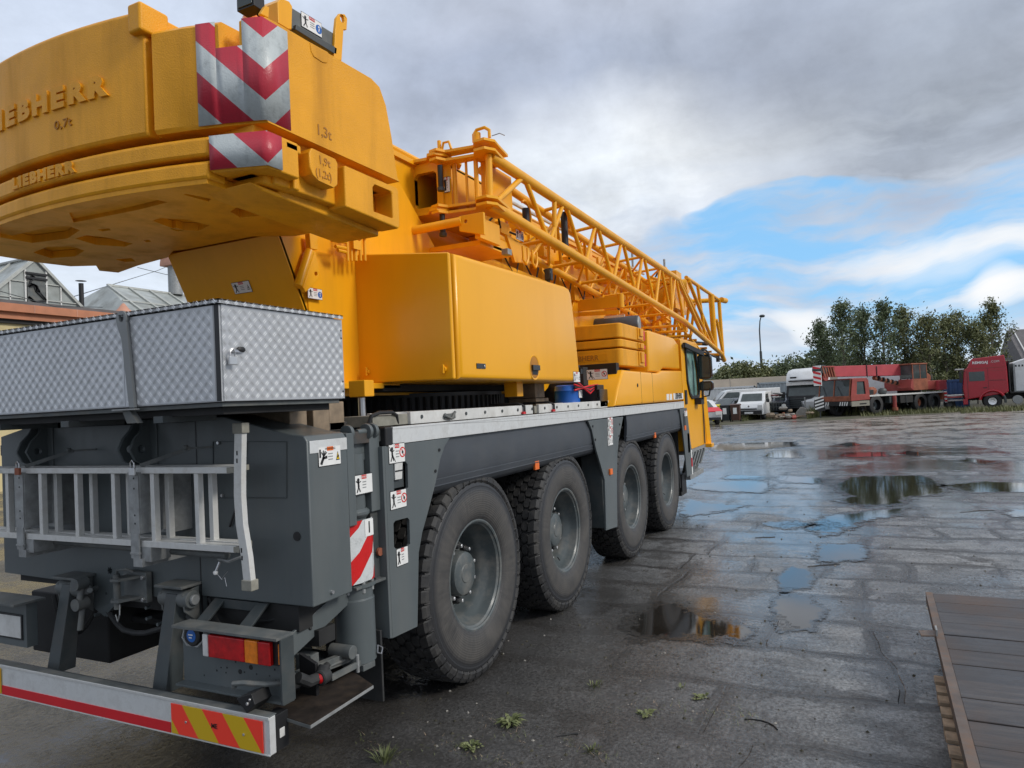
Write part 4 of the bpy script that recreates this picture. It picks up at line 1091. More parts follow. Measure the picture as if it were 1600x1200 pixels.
b.prism([(13.5, 3.0, 3.85), (15.2, 3.0, 3.85), (15.1, 3.0, 3.55), (13.8, 3.0, 3.35)], (0, .03, 0), 'yellow_paint')
b.cyl((14.3, 2.85, 4.02), (14.3, 3.15, 4.02), .15, 'yellow_paint', 20).cyl((14.1, 3.0, 3.93), (14.6, 3.0, 3.93), .06, 'grey_dark', 10)
b.cyl((15.75, 2.45, 3.86), (16.0, 2.40, 3.86), .06, 'yellow_paint', 12)
for x, h in ((12.2, .2), (12.35, .14), (13.0, .16), (13.4, .12)): b.box(x, x + .12, 2.8, 2.9, 3.8, 3.88 + h, 'yellow_paint')
b.box(12.1, 12.5, 2.6, 2.9, 3.8, 3.98, 'yellow_paint').box(12.6, 13.3, 2.75, 3.1, 3.4, 3.95, 'yellow_paint')
for k in range(8): b.tube([(11.8 + k * .5, 2.55, 3.0 - k * .05), (11.6 + k * .5, 3.3, 3.0 - k * .05)], .025, 'yellow_paint', 6)
for k in range(7): b.tube([(11.6 + k * .5, 2.8, 3.7), (11.9 + k * .5, 3.0, 2.95)], .03, 'yellow_paint', 6)
b.tube([(14.2, 2.6, 2.72), (15.6, 3.4, 2.72)], .03, 'underbody', 6).tube([(12.6, 2.5, 2.68), (15.7, 2.5, 2.56)], .018, 'underbody', 6).tube([(13.0, 3.3, 2.9), (14.6, 2.6, 2.85)], .04, 'underbody', 6)
b.cyl((15.2, 2.5, 2.5), (15.2, 2.5, 2.62), .04, 'black', 8)
b.build('jib_end_frame', crane, ang=50)
for x, z in ((10.3, 3.98), (10.75, 3.98)):
    MB().box(x, x + .05, 2.85, 2.87, 3.8, z + .1, 'galvanised').build('warning_flag', crane)
b = MB().tube([(12.2, 3.0, 3.9), (12.3, 2.9, 4.12), (12.5, 2.9, 4.13), (12.6, 2.9, 4.0)], .015, 'black', 6).cyl((12.55, 2.9, 4.0), (12.55, 2.9, 4.28), .02, 'galvanised', 6)
b.build('jib_fitting', crane)
# interior equipment between jib and boom: hoses, brackets, winding hooks
b = MB()
rr = random.Random(3)
for k in range(26):
    x = 5.6 + k * .27; y = 2.95 + rr.random() * .15; z = 3.45 + rr.random() * .25
    b.box(x, x + .08 + rr.random() * .12, y, y + .12, z, z + .06 + rr.random() * .12, 'yellow_paint')
for k in range(14):
    x = 5.7 + k * .45
    b.tube([(x, 2.9, 3.5), (x + .1, 2.85, 3.42 + rr.random() * .2), (x + .25, 2.9, 3.5)], .012, rr.choice(('yellow_paint', 'yellow_paint', 'black')), 6)
b.box(5.8, 11.5, 3.08, 3.16, 3.35, 3.42, 'yellow_paint')
b.build('boom_bracket', crane, .004)
MB().cyl((6.85, 2.6, 3.42), (6.85, 2.6, 3.80), .035, 'black', 14).build('shock_absorber', crane)
b = MB().cyl((6.15, 2.72, 3.55), (6.15, 2.72, 3.70), .035, 'black', 12).cyl((6.15, 2.72, 3.45), (6.15, 2.72, 3.55), .02, 'grey_dark', 8)
b.tube([(6.1 + .12 * math.cos(q), 2.7, 3.60 + .16 * math.sin(q)) for q in lin(-2.2, 2.2, 12)], .012, 'yellow_paint', 6)
b.build('shock_absorber', crane)
for k in range(40):
    b = MB()
    x = 10.3 + rr.random() * 4.6; y = 2.75 + rr.random() * .6; z = 2.95 + rr.random() * .8
    if k % 2: b.box(x, x + .1 + rr.random() * .25, y, y + .08, z, z + .06 + rr.random() * .18, 'yellow_paint')
    else: b.tube([(x, y, z), (x + rr.uniform(-.5, .5), y + rr.uniform(-.3, .3), z + rr.uniform(-.5, .3))], .022, 'yellow_paint', 6)
    b.build('jib_bracket' if k % 2 else 'jib_strut', crane, .003)
b = MB()
for k in range(9):
    x = 6.2 + k * .5; b.box(x, x + .16, 3.02, 3.10, 3.05 + rr.random() * .2, 3.3 + rr.random() * .1, 'yellow_paint'); b.tube([(x, 3.0, 3.3), (x + .2, 2.98, 3.1), (x + .35, 3.0, 3.3)], .01, 'black', 5)
b.build('jib_equipment', crane, .003)
# fork head of the jib
b = MB()
po = [(4.93, 3.88), (4.93, 3.44)]
b.plate([(-3.27, 3.44), (-3.27, 3.86), (-2.93, 3.89), (-2.93, 3.44)], [rrect(-3.20, -2.985, 3.50, 3.79, .04)], (4.97, 0, 0), UYm, UZ, .05, 'yellow_paint')
b.box(5.02, 5.9, 3.22, 3.26, 3.42, 3.86, 'yellow_paint').box(5.02, 5.9, 2.93, 2.95, 3.44, 3.86, 'yellow_paint').box(5.02, 5.9, 2.93, 3.24, 3.84, 3.87, 'yellow_paint').box(5.02, 5.9, 2.93, 3.24, 3.43, 3.455, 'yellow_paint').box(5.5, 5.55, 2.951, 3.22, 3.455, 3.84, 'black').box(5.03, 5.5, 3.214, 3.219, 3.456, 3.839, 'underbody').box(5.03, 5.5, 2.951, 2.955, 3.456, 3.839, 'underbody')  # black back and near-black liners paint shade into the hollow fork
b.box(4.99, 5.0, 2.86, 2.93, 3.44, 3.87, 'yellow_paint')
def lobed(zc, th, ys=(3.33, 2.95)):
    pts = [(5.30, ys[1]), (5.30, ys[0] - .03), (5.0, ys[0]), (4.86, ys[0] - .02), (4.84, ys[0] - .07), (4.92, ys[0] - .11), (4.93, ys[1] + .10), (4.86, ys[1] + .05), (4.85, ys[1] - .03), (4.93, ys[1] - .08), (5.2, ys[1] - .08)]
    b.prism([(x, y, zc) for x, y in pts], (0, 0, th), 'yellow_paint')
for zc in (3.875, 3.425): lobed(zc, .025)
for zc in (3.90, 3.83, 3.40, 3.45):
    pts = [(4.86, 2.98), (4.84, 2.90), (4.92, 2.86), (4.95, 2.62), (4.86, 2.57), (4.85, 2.47), (4.94, 2.42), (5.05, 2.44), (5.3, 2.48), (5.3, 2.62), (5.05, 2.66), (5.03, 2.95)]
    b.prism([(x, y, zc) for x, y in pts], (0, 0, .022), 'yellow_paint')
for y in (2.84, 2.73, 2.64): b.tube([(5.02, y, 3.43), (5.02, y, 3.86)], .02 if y != 2.73 else .012, 'yellow_paint', 8)
b.box(5.1, 5.6, 2.60, 2.64, 3.45, 3.83, 'yellow_paint')
b.cyl((4.93, 2.92, 3.84), (4.93, 2.92, 4.01), .016, 'yellow_paint', 10).tube([(4.93, 2.90, 3.92), (4.93, 2.88, 3.985), (4.93, 2.83, 3.985), (4.93, 2.81, 3.92)], .012, 'yellow_paint', 6)
b.tube([(4.93, 2.60, 3.93), (4.93, 2.60, 3.99), (4.93, 2.57, 4.025), (4.93, 2.50, 4.03), (4.93, 2.46, 4.00), (4.93, 2.46, 3.94)], .014, 'yellow_paint', 8).cyl((4.93, 2.57, 3.92), (4.93, 2.57, 4.0), .03, 'yellow_paint', 12)
b.tube([(4.93, 2.44, 3.95), (4.95, 2.38, 3.965), (5.0, 2.36, 3.96)], .005, 'steel', 5)
for z in (3.62, 3.25): b.cyl((4.91, 2.91, z), (4.91, 2.91, z + .18), .022, 'black', 10).cyl((4.91, 2.91, z - .03), (4.91, 2.91, z), .03, 'grey_dark', 10)
b.build('jib_fork', crane, .004, ang=40)
sticker(crane, (4.985, 2.895, 3.66), UYm, UZ, .05, .13, 'warn', 'type_plate')
sticker(crane, at(812, 368, y=2.58), UX, UZ, .16, .09, 'blue')
b = MB().cyl((4.75, 3.22, 3.26), (4.85, 2.70, 3.30), .035, 'yellow_paint', 14)
b.plate([(-2.72, 3.22), (-2.72, 3.34), (-2.50, 3.34), (-2.50, 3.16)], [[(-2.66 + .014 * math.cos(q), 3.29 + .014 * math.sin(q)) for q in [2 * PI * k / 10 for k in range(10)]]], (4.84, 0, 0), UYm, UZ, .03, 'yellow_paint')
b.box(4.87, 5.22, 2.55, 2.60, 3.15, 3.32, 'yellow_paint').box(5.0, 5.6, 2.62, 3.1, 3.13, 3.17, 'yellow_paint').tube([(5.6, 3.05, 3.2), (7.6, 3.0, 3.12)], .05, 'yellow_paint', 10)
b.box(5.25, 5.33, 2.5, 2.56, 3.08, 3.13, 'galvanised').box(5.22, 5.75, 2.62, 2.66, 3.14, 3.24, 'yellow_paint').prism([(5.45, 2.6, 3.3), (5.95, 2.6, 3.26), (5.9, 2.6, 3.12), (5.6, 2.6, 3.08)], (0, .03, 0), 'yellow_paint')
for x in (5.55, 5.75): b.tube([(x, 2.5, 3.2 ), (x, 2.5, 3.08), (x + .06, 2.5, 3.05), (x + .1, 2.5, 3.1), (x + .1, 2.5, 3.2)], .012, 'yellow_paint', 6)
b.build('jib_pivot_bracket', crane, .004)
p = at(857, 429, y=2.5)
b = MB().box(p.x - .02, p.x + .03, p.y - .032, p.y + .032, p.z - .055, p.z + .055, 'black').box(p.x - .025, p.x - .02, p.y - .026, p.y + .026, p.z - .045, p.z + .045, 'glass_dark').tube([p + Vector((0, 0, -.05)), p + Vector((0, .05, -.18))], .015, 'black', 6)
b.build('work_light', crane, .008)
p, q = at(898, 478, x=8.2), at(991, 484, x=9.0)
b = MB().bar((8.4, 3.25, 3.03), (8.4, 2.52, 3.03), .05, .14, 'yellow_paint').bar((8.4, 3.2, 2.93), (8.4, 2.52, 2.90), .03, .05, 'yellow_paint').cyl((8.4, 2.5, 2.95), (8.4, 2.5, 3.12), .04, 'yellow_paint', 12)
b.build('jib_support_beam', crane, .004)

# ---- auxiliary weights on the carrier
ya, x0, x1 = 2.36, 7.86, 8.92
def rb_(b, z0, z1):
    pts = []
    for x, y in rrect(x0, x1, ya, 3.9, .06, 4): pts.append((x, y))
    b.loft([[Vector((x, y, z0)) for x, y in pts], [Vector((x, y, z1)) for x, y in pts]], 'yellow_cast')
zb = 2.215
hts = (zb, zb + .205, zb + .218, zb + .315, zb + .328, zb + .50)
for k, (z0, z1) in enumerate(((hts[0], hts[1]), (hts[2], hts[3]), (hts[4], hts[5]))):
    b = MB(); rb_(b, z0, z1)
    wt = b.build('auxiliary_weight', crane, .016, seg=3)
    b = MB().box(8.55, 8.78, ya - .012, ya, z0 + .02, z1 - .01, 'yellow_cast').box(8.60, 8.74, ya - .03, ya - .01, z0 + .06 if k != 1 else z0 + .02, z1 - .02, 'yellow_cast')
    b.box(8.84, 8.90, ya - .004, ya, z0 + .02, z1 - .03, 'chevron_pink' if 'chevron_pink' in MATS else 'red')
    b.build('weight_guide', wt, .006)
    if k == 0:
        b = MB().box(x0 - .004, x0, ya + .17, ya + .75, z0 + .07, z0 + .15, 'yellow_cast').text('LIEBHERR', (x0 - .006, ya + .46, z0 + .11), UYm, UZ, .085, .002, 'yellow_dark', .001); b.build('embossed_lettering', wt, smooth=False)
b = MB().box(x0 + .1, x1 + .6, ya + .25, 3.9, 1.75, zb, 'underbody'); b.build('weight_carrier', crane)
# muffler
b = MB().lathe([(0, .06), (.05, .11), (.3, .115), (.32, .125), (.95, .125), (.97, .12), (.975, .118)], (9.0, 3.45, 2.80), (.12, -1, .0), 'muffler', 28)
b.lathe([(.968, .118), (.985, .10), (.99, .0)], (9.0, 3.45, 2.80), (.12, -1, 0), 'galvanised', 24)
b.tube([(8.75, 3.2, 2.90), (8.75, 3.2, 2.96), (8.7, 3.25, 2.98)], .04, 'black', 10)
mf = b.build('exhaust_muffler', crane)
MB().box(8.93, 8.95, 2.62, 2.9, 2.90, 2.93, 'white_dirty').build('heat_label', mf)

# ---- engine bay behind the weights + front cover
b = MB().box(7.2, 7.42, 2.45, 3.9, 1.75, 2.0, 'black').box(7.2, 7.35, 2.6, 3.6, 2.0, 2.2, 'underbody').box(7.75, 7.86, 2.4, 3.9, 1.75, 2.25, 'black')
b.cyl((7.35, 2.72, 2.0), (7.35, 2.72, 2.20), .075, 'muffler', 18).cyl((7.35, 2.72, 2.2), (7.35, 2.72, 2.23), .03, 'black', 10)
for k in range(5): b.tube([(6.9, 2.6, 1.95 + .03 * k), (7.1, 2.5, 1.99 - .02 * k), (7.3, 2.48, 2.0), (7.45, 2.5, 1.9 + .02 * k)], .012, 'black' if k % 2 else 'red', 6)
b.box(7.18, 7.45, 2.42, 2.46, 1.76, 1.95, 'black_gloss')
b.build('engine_bay', crane, .006)
sticker(crane, at(933, 585, x=7.0), UYm, UZ, .23, .11, 'prohibit')
b = MB()
def hood(pts, y0, y1, m='yellow_hood', rr=.03):
    S = []
    for k in range(4):
        a = PI / 2 * k / 3; ii = inset(pts, rr * (1 - math.sin(a))); S.append([Vector((p[0], y0 + rr * (1 - math.cos(a)), p[1])) for p in ii])
    S.append([Vector((p[0], y1, p[1])) for p in pts]); b.loft(S, m)
lo = [(7.42, 1.76), (10.86, 1.765), (10.86, 2.215), (9.62, 2.195), (9.40, 2.155), (7.88, 2.165), (7.80, 2.165), (7.68, 2.06), (7.56, 1.95)]
hood(lo, YR, 3.9)
cvr = b.build('engine_cover', crane, ang=45)
b = MB()
hi = [(9.04, 2.18), (10.84, 2.235), (10.84, 2.66), (10.7, 2.70), (9.25, 2.73), (9.10, 2.70)]
hi = [(9.02, 2.17), (9.58, 2.17), (9.80, 2.235), (10.84, 2.24), (10.84, 2.62), (10.55, 2.70), (9.14, 2.715), (9.06, 2.69)]
hood(hi, YR + .025, 3.9)
b.build('engine_cover', crane, ang=45)
b = MB()
for x in (8.5, 9.05): b.box(x, x + .006, YR - .001, YR + .004, 1.77, 2.15, 'black')
p = at(996, 602, y=YR); b.cyl((p.x, YR, p.z), (p.x, YR - .006, p.z), .022, 'black', 14)
b.build('cover_seam', cvr)
b = MB().box(10.2, 10.84, YR - .003, YR, 1.785, 1.875, 'white').text('LIEBHERR', (10.52, YR - .0045, 1.832), UX, UZ, .11, .0005, 'black', .004); b.build('maker_lettering', cvr, smooth=False)
b = MB().box(9.78, 9.92, YR - .003, YR, 1.785, 1.87, 'white').box(9.97, 10.1, YR - .003, YR, 1.785, 1.87, 'white'); b.build('warning_sticker', cvr)

# ---- driver's cab
b = MB()
cp_ = [(10.92, .98), (12.62, .98), (12.66, 1.2), (12.60, 1.9), (12.36, 2.58), (12.2, 2.68), (10.92, 2.70)]
win = [(11.18, 2.56), (11.22, 2.05), (11.36, 1.86), (11.5, 1.80), (12.05, 1.81), (12.13, 1.88), (12.10, 2.25), (11.95, 2.56)]
b.plate(cp_, [win], (0, YR + .01, 0), UX, UZ, .04, 'yellow_hood')
b.plate(cp_, [win], (0, 4.88, 0), UX, UZ, .04, 'yellow_hood')
b.box(10.92, 10.96, YR + .05, 4.84, .98, 2.70, 'yellow_hood').box(10.92, 12.2, YR + .02, 4.87, 2.68, 2.72, 'yellow_hood')
b.box(11.0, 12.6, YR + .05, 4.84, .98, 1.6, 'yellow_hood').box(11.25, 12.0, 2.7, 3.3, 1.6, 2.3, 'black')
cb = b.build('driver_cab', crane, .012)
b = MB().add([(x, YR + .03, z) for x, z in win], [tuple(range(len(win)))], 'cab_glass'); b.build('cab_window', cb)
b = MB()
n = len(win)
for i in range(n):
    p, q = win[i], win[(i + 1) % n]; b.bar((p[0], YR - .0, p[1]), (q[0], YR - .0, q[1]), .03, .05, 'black')
b.build('window_frame', cb, .004)
b = MB().bar((10.95, YR - .01, 2.60), (12.4, YR - .01, 2.57), .03, .05, 'black').box(12.33, 12.37, YR - .015, YR, 1.0, 2.0, 'black')
p = at(1071, 613, y=YR); b.box(11.0, 11.12, YR - .01, YR + .01, 1.70, 1.92, 'black')
b.build('door_seal', cb, .004)
b = MB().prism([(12.38, YR, 1.85), (12.5, YR - .05, 1.80), (12.72, YR - .05, .98), (12.6, YR, .98)], (0, .02, 0), 'yellow_hood')
b.box(12.5, 12.72, YR - .09, YR + .02, .92, .985, 'yellow_hood')
b.build('wind_deflector', cb, .006)
b = MB()
b.box(11.0, 12.5, YR + .02, 2.5, .92, .985, 'galvanised')
b.prism([(11.15, YR + .02, .95), (12.5, YR + .02, .95), (12.4, YR + .15, .58), (11.35, YR + .15, .58)], (0, .05, 0), 'grey_dusty')
for k in range(5): b.bar((11.45 + k * .24, YR + .02, .92), (11.4 + k * .24, YR + .10, .66), .06, .03, 'galvanised')
b.box(11.3, 12.4, YR + .05, 2.8, .50, .58, 'galvanised').box(11.0, 11.3, 2.45, 2.9, .35, .62, 'black').box(11.6, 12.0, 2.6, 2.9, .2, .5, 'black_rubber')
b.build('cab_step', cb, .006)
b = MB().box(11.18, 11.24, YR - .006, YR, .60, .98, 'white').box(11.18, 11.242, YR - .0065, YR, .72, .86, 'red').box(11.0, 11.15, YR, YR + .05, .95, 1.25, 'black'); b.build('marker_strip', cb, .002)
# mirrors
b = MB()
def M_(u, v, x=11.8): return at(u, v, x=x)
b.bar((11.0, YR - .02, 2.62), M_(1098, 553, 11.6), .05, .07, 'black', up=(0, 0, 1))
b.tube([M_(1086, 547), M_(1103, 547), M_(1107, 551), M_(1109, 560)], .014, 'black', 8)
b.tube([M_(1098, 595), M_(1099, 620), M_(1108, 618), M_(1110, 606)], .014, 'black', 8).tube([M_(1099, 622), M_(1092, 626, 11.9)], .02, 'black', 8)
def mslab(u0, v0, u1, v1, x, r=.05):
    p, q = at(u0, v1, x=x), at(u1, v0, x=x)
    b.loft([[Vector((xx_, y, z)) for y, z in rrect(q.y, p.y, p.z, q.z, r)] for xx_ in (x, x + .12)], 'black_gloss')
    b.box(x - .004, x, q.y + .03, p.y - .03, p.z + .03, q.z - .03, 'glass_dark')
mslab(1091, 553, 1110, 593, 11.8); mslab(1093, 595, 1113, 611, 11.8, .04)
p = at(1094, 627, y=YR - .06); b.box(p.x - .12, p.x + .14, YR - .10, YR, p.z - .05, p.z + .06, 'black')
b.build('wing_mirror', cb, .01)

# ============================================================ separate things on the crane
def solo(name, label, cat, base, group=None):
    setorg(base); return None
def fin(b, name, label, cat, group=None, bevel=0, **k):
    o = b.build(name, None, bevel, **k); return tag(o, label, cat, group)

# ladder on the rear
setorg((2.36, 3.4, 1.2))
lad = thing('ladder', 'aluminium double ladder with square rungs locked sideways across the grey rear end of the crane', 'ladder', ORG)
for nm, x in (('ladder_section', 2.345), ('ladder_section', 2.425)):
    b = MB()
    b.box(x - .012, x + .045, 2.56 if x < 2.4 else 2.60, 4.9, 1.592, 1.622, 'alu_ladder').box(x - .012, x + .045, 2.54 if x < 2.4 else 2.60, 4.9, 1.235, 1.265, 'alu_ladder')
    b.box(x - .014, x + .047, 2.53 if x < 2.4 else 2.58, 2.575 if x < 2.4 else 2.60, 1.594, 1.620, 'plastic_cap').box(x - .014, x + .047, 2.515 if x < 2.4 else 2.58, 2.55 if x < 2.4 else 2.60, 1.237, 1.263, 'plastic_cap')
    sec = b.build(nm, lad, .002)
    for u in (308, 239, 178, 120, 64, 12):
        yy = at(u, 780, x=2.345).y
        MB().box(x - .004, x + .028, yy - .014, yy + .014, 1.264, 1.593, 'alu_ladder').build('rung', sec, .003)
b = MB()
pts = [at(u, v, x=2.33) for u, v in ((372, 672), (371, 730), (371, 775), (374, 820), (382, 870), (386, 908))]
S = [[p + Vector((0, .024, 0)), p + Vector((0, -.024, 0)), p + Vector((.03, -.024, 0)), p + Vector((.03, .024, 0))] for p in pts]
b.loft(S, 'alu_ladder')
sb = b.build('stabiliser_bar', lad, .003)
for p, s in ((pts[0], .014), (pts[-1], -.014)): MB().box(p.x - .006, p.x + .038, p.y - .031, p.y + .031, p.z - .03 + s, p.z + .018 + s, 'plastic_cap').build('foot_cap', sb, .004)
b = MB()
for u, v in ((370, 708), (370, 720), (377, 860), (378, 872)):
    p = at(u, v, x=2.329); b.box(p.x, p.x + .002, p.y - .004, p.y + .004, p.z - .01, p.z + .01, 'black')
b.build('slot', sb)
# its holders belong to the crane
setorg((6.5, YC, 0))
for uu in (33, 212):
    yy = at(uu, 780, x=2.325).y
    b = MB().box(2.318, 2.326, yy - .03, yy + .045, 1.30, 1.60, 'galvanised').box(2.326, 2.58, yy - .034, yy - .03, 1.30, 1.6, 'galvanised').box(2.47, 2.60, yy - .06, yy + .03, 1.28, 1.6, 'galvanised')
    b.box(2.316, 2.324, yy - .025, yy + .035, 1.18, 1.30, 'galvanised').box(2.316, 2.58, yy - .045, yy + .02, 1.14, 1.18, 'galvanised').box(2.33, 2.44, yy - .09, yy - .02, 1.165, 1.235, 'galvanised')
    b.box(2.31, 2.325, yy - .03, yy + .035, 1.20, 1.21, 'galvanised')
    for dz in (.03, .07, .2, .25): b.cyl((2.318, yy - .0, 1.32 + dz), (2.316, yy, 1.32 + dz), .005, 'black', 8)
    b.bar((2.34, yy - .02, 1.63), (2.52, yy - .16, 1.70), .02, .02, 'grey_dusty').bar((2.52, yy - .16, 1.70), (2.6, yy - .24, 1.70), .01, .01, 'grey_dusty').ball((2.50, yy - .15, 1.705), .015, 'grey_dusty', 8)
    b.build('ladder_holder', crane, .003)
b = MB().tube([(2.45, 4.3, 1.205), (2.45, 2.72, 1.19)], .018, 'grey_dusty', 12).tube([(2.45, 2.78, 1.17), (2.44, 2.70, 1.165), (2.47, 2.60, 1.20)], .008, 'galvanised', 6)
b.tube([(2.44, 2.76, 1.16), (2.43, 2.775, 1.12)], .006, 'steel', 6).ball((2.43, 2.78, 1.11), .012, 'white', 8)
b.tube([(2.43, 2.775, 1.11), (2.43, 2.74, 1.08), (2.43, 2.72, 1.09), (2.43, 2.71, 1.05)], .0015, 'steel', 4).tube([(2.43, 2.74, 1.085), (2.43, 2.70, 1.12)], .0015, 'steel', 4)
b.build('tie_rod', crane)
b = MB().tube([(2.58, 2.72, 1.72), (2.575, 2.74, 1.6), (2.575, 2.76, 1.45), (2.58, 2.84, 1.30)], .006, 'black', 6).tube([(2.585, 3.6, 1.5), (2.58, 3.5, 1.47), (2.58, 3.35, 1.47), (2.585, 3.2, 1.50)], .006, 'black', 6)
b.build('cable', crane)
def padlock(p, ax, label, s=1, m='steel'):
    setorg(p); p = Vector(p); ax = Vector(ax); t = ax.cross(Vector((0, 0, 1)))
    root = thing('padlock', label, 'padlock', ORG)
    b = MB().prism([p - ax * .019 * s + t * .007 - Vector((0, 0, .0)), p + ax * .019 * s + t * .007, p + ax * .019 * s + t * .007 + Vector((0, 0, .034 * s)), p - ax * .019 * s + t * .007 + Vector((0, 0, .034 * s))], -t * .014, m)
    b.build('lock_body', root, .003)
    b = MB().tube([p + Vector((0, 0, .03 * s)) - ax * .012 * s, p + Vector((0, 0, .055 * s)) - ax * .012 * s, p + Vector((0, 0, .067 * s)), p + Vector((0, 0, .055 * s)) + ax * .012 * s, p + Vector((0, 0, .03 * s)) + ax * .012 * s], .0035 * s, 'steel', 8)
    b.build('shackle', root)
padlock(at(364, 570, y=YR - .022), (1, 0, 0), 'brass padlock on the hasp of the diamond-plate tool box', 1.0, 'bolt_metal')
padlock(at(207, 743, x=2.30), (0, -1, 0), 'bright padlock on the ladder holder nearer the tail light', 1.1, 'bolt_metal')
padlock(at(28, 742, x=2.30), (0, -1, 0), 'dark rusty padlock on the ladder holder at the left edge', 1.1, 'rust_orange')

# telescopic aluminium ladders lying on the deck edge
for x0, x1, lb in ((3.60, 5.42, 'white aluminium ladder section lying on the crane deck edge just behind the rear wheels'), (5.55, 7.85, 'white aluminium ladder section lying on the deck edge below the blue barrel')):
    setorg(((x0 + x1) / 2, 2.46, 1.748))
    r_ = thing('folded_ladder', lb, 'ladder', ORG, group='ladder sections on the crane deck')
    for yy in (2.42, 2.72):
        MB().box(x0, x1, yy, yy + .028, 1.750, 1.826, 'white_dirty').build('ladder_rail', r_, .004)
    b = MB()
    x = x0 + .12
    while x < x1: b.box(x - .014, x + .014, 2.448, 2.72, 1.78, 1.805, 'alu_ladder'); b.cyl((x, 2.42, 1.792), (x, 2.414, 1.792), .012, 'grey_dark', 8); x += .28
    b.build('rungs', r_)
    b = MB().box(x0 - .35 if x0 < 4 else x0 - .05, x0, 2.44, 2.68, 1.752, 1.815, 'plastic_cap')
    for xx in ((x0 + .45, ) if x0 < 4 else (x1 - .18,)): b.box(xx - .07, xx + .07, 2.408, 2.42, 1.765, 1.80, 'grey_dusty').tube([(xx - .08, 2.405, 1.79), (xx, 2.40, 1.765), (xx + .06, 2.405, 1.81)], .01, 'grey_dusty', 6)
    for xx in ((x1 - .22,) if x0 < 4 else (x0 + .28,)): b.tube([(xx, 2.7, 1.84), (xx, 2.45, 1.842), (xx + .02, 2.405, 1.82), (xx + .02, 2.405, 1.76)], .012, 'black', 6).box(xx - .02, xx + .03, 2.395, 2.415, 1.755, 1.775, 'red')
    b.build('fitting', r_, .003)
setorg((3.35, 2.5, 1.75))
b = MB().tube([(3.22, 2.45, 1.76), (3.24, 2.44, 1.815), (3.30, 2.43, 1.83), (3.42, 2.43, 1.83), (3.48, 2.44, 1.81), (3.50, 2.45, 1.76)], .012, 'black', 8)
fin(b, 'grab_handle', 'black bent grab handle on the deck corner above the rear jack', 'handle')
# wooden blocks under the tool box, barrel, cartons
for k, (u, lb) in enumerate(((467, 'wooden block under the tool box, leftmost of the three'), (503, 'wooden block under the tool box, middle of the three'), (527, 'wooden block under the tool box, rightmost of the three'))):
    p = at(u, 640, y=2.62); setorg((p.x, 2.62, 1.745))
    fin(MB().box(p.x - .07, p.x + .06, 2.62, 3.1, 1.742, 1.905, 'wood_old'), 'wooden_block', lb, 'wooden block', 'wooden blocks under the tool box', .006)
setorg((7.0, 2.72, 1.745))
b = MB().lathe([(0, .12), (.01, .13), (.06, .133), (.07, .137), (.08, .133), (.19, .133), (.2, .137), (.21, .133), (.25, .126), (.26, .10)], (7.0, 2.72, 1.75), (0, 0, 1), 'blue_plastic', 28, True)
br = fin(b, 'plastic_barrel', 'blue plastic barrel standing on the crane deck under the yellow cabinet corner', 'barrel', None)
b = MB().box(6.98, 7.08, 2.580, 2.584, 1.87, 1.95, 'white'); b.build('label_patch', br)
for (x, z, w, lb) in ((6.1, 1.747, .30, 'brown crate on the crane deck left of the blue barrel, lower of two'), (6.05, 1.885, .22, 'brown crate stacked on another crate beside the blue barrel')):
    setorg((x, 2.75, z)); o_ = MB().box(x - w / 2, x + w / 2, 2.62, 2.9, z + .002, z + .136, 'wood_old'); fin(o_, 'wooden_crate', lb, 'crate', 'crates on the crane deck', .006)
# ============================================================ GROUND
WETS = ((15.2, 1.9, 4.2, 1.9), (13.8, -.3, 3.2, 1.6), (9.3, .4, 2.2, .7), (6.4, .55, 1.3, .42), (5.9, 1.3, .8, .7), (11.5, 2.3, 1.6, .9), (22, .8, 3.6, 4.5), (11.8, .7, 1.4, .6), (12, -3, 2.5, 1.5), (18, -1.5, 2, 3))
setorg((0, 0, 0))
m, nt, b_ = nodes_of('yard')
tc = nd(nt, 'ShaderNodeTexCoord'); P = tc.outputs['Object']
s = nd(nt, 'ShaderNodeSeparateXYZ'); nt.links.new(P, s.inputs[0])
wob = noise(nt, P, .35, 3); wob2 = noise(nt, P, 1.1, 2)
yy = mth(nt, 'ADD', s.outputs[1], mth(nt, 'MULTIPLY', mth(nt, 'SUBTRACT', wob, .5), .9))
xx = mth(nt, 'ADD', s.outputs[0], mth(nt, 'MULTIPLY', mth(nt, 'SUBTRACT', wob2, .5), .32))
cv_ = nd(nt, 'ShaderNodeCombineXYZ'); nt.links.new(mth(nt, 'ADD', yy, .05), cv_.inputs[0]); nt.links.new(mth(nt, 'ADD', xx, -7.6 + .0), cv_.inputs[1])
br_ = nd(nt, 'ShaderNodeTexBrick'); nt.links.new(cv_.outputs[0], br_.inputs['Vector'])
br_.offset = .43; br_.offset_frequency = 5; br_.squash = .42; br_.squash_frequency = 3
for k, v in (('Scale', 1), ('Mortar Size', .017), ('Mortar Smooth', .4), ('Brick Width', 1.66), ('Row Height', .735), ('Bias', 0)): br_.inputs[k].default_value = v
br_.inputs['Color1'].default_value = (0, 0, 0, 1); br_.inputs['Color2'].default_value = (1, 1, 1, 1)
nbig = noise(nt, P, .22, 5, .6); nmid = noise(nt, P, 1.3, 6, .65); nfine = noise(nt, P, 26, 5, .7); ngr = noise(nt, P, 140, 3, .6)
vein = noise(nt, P, 4.5, 8, .72)
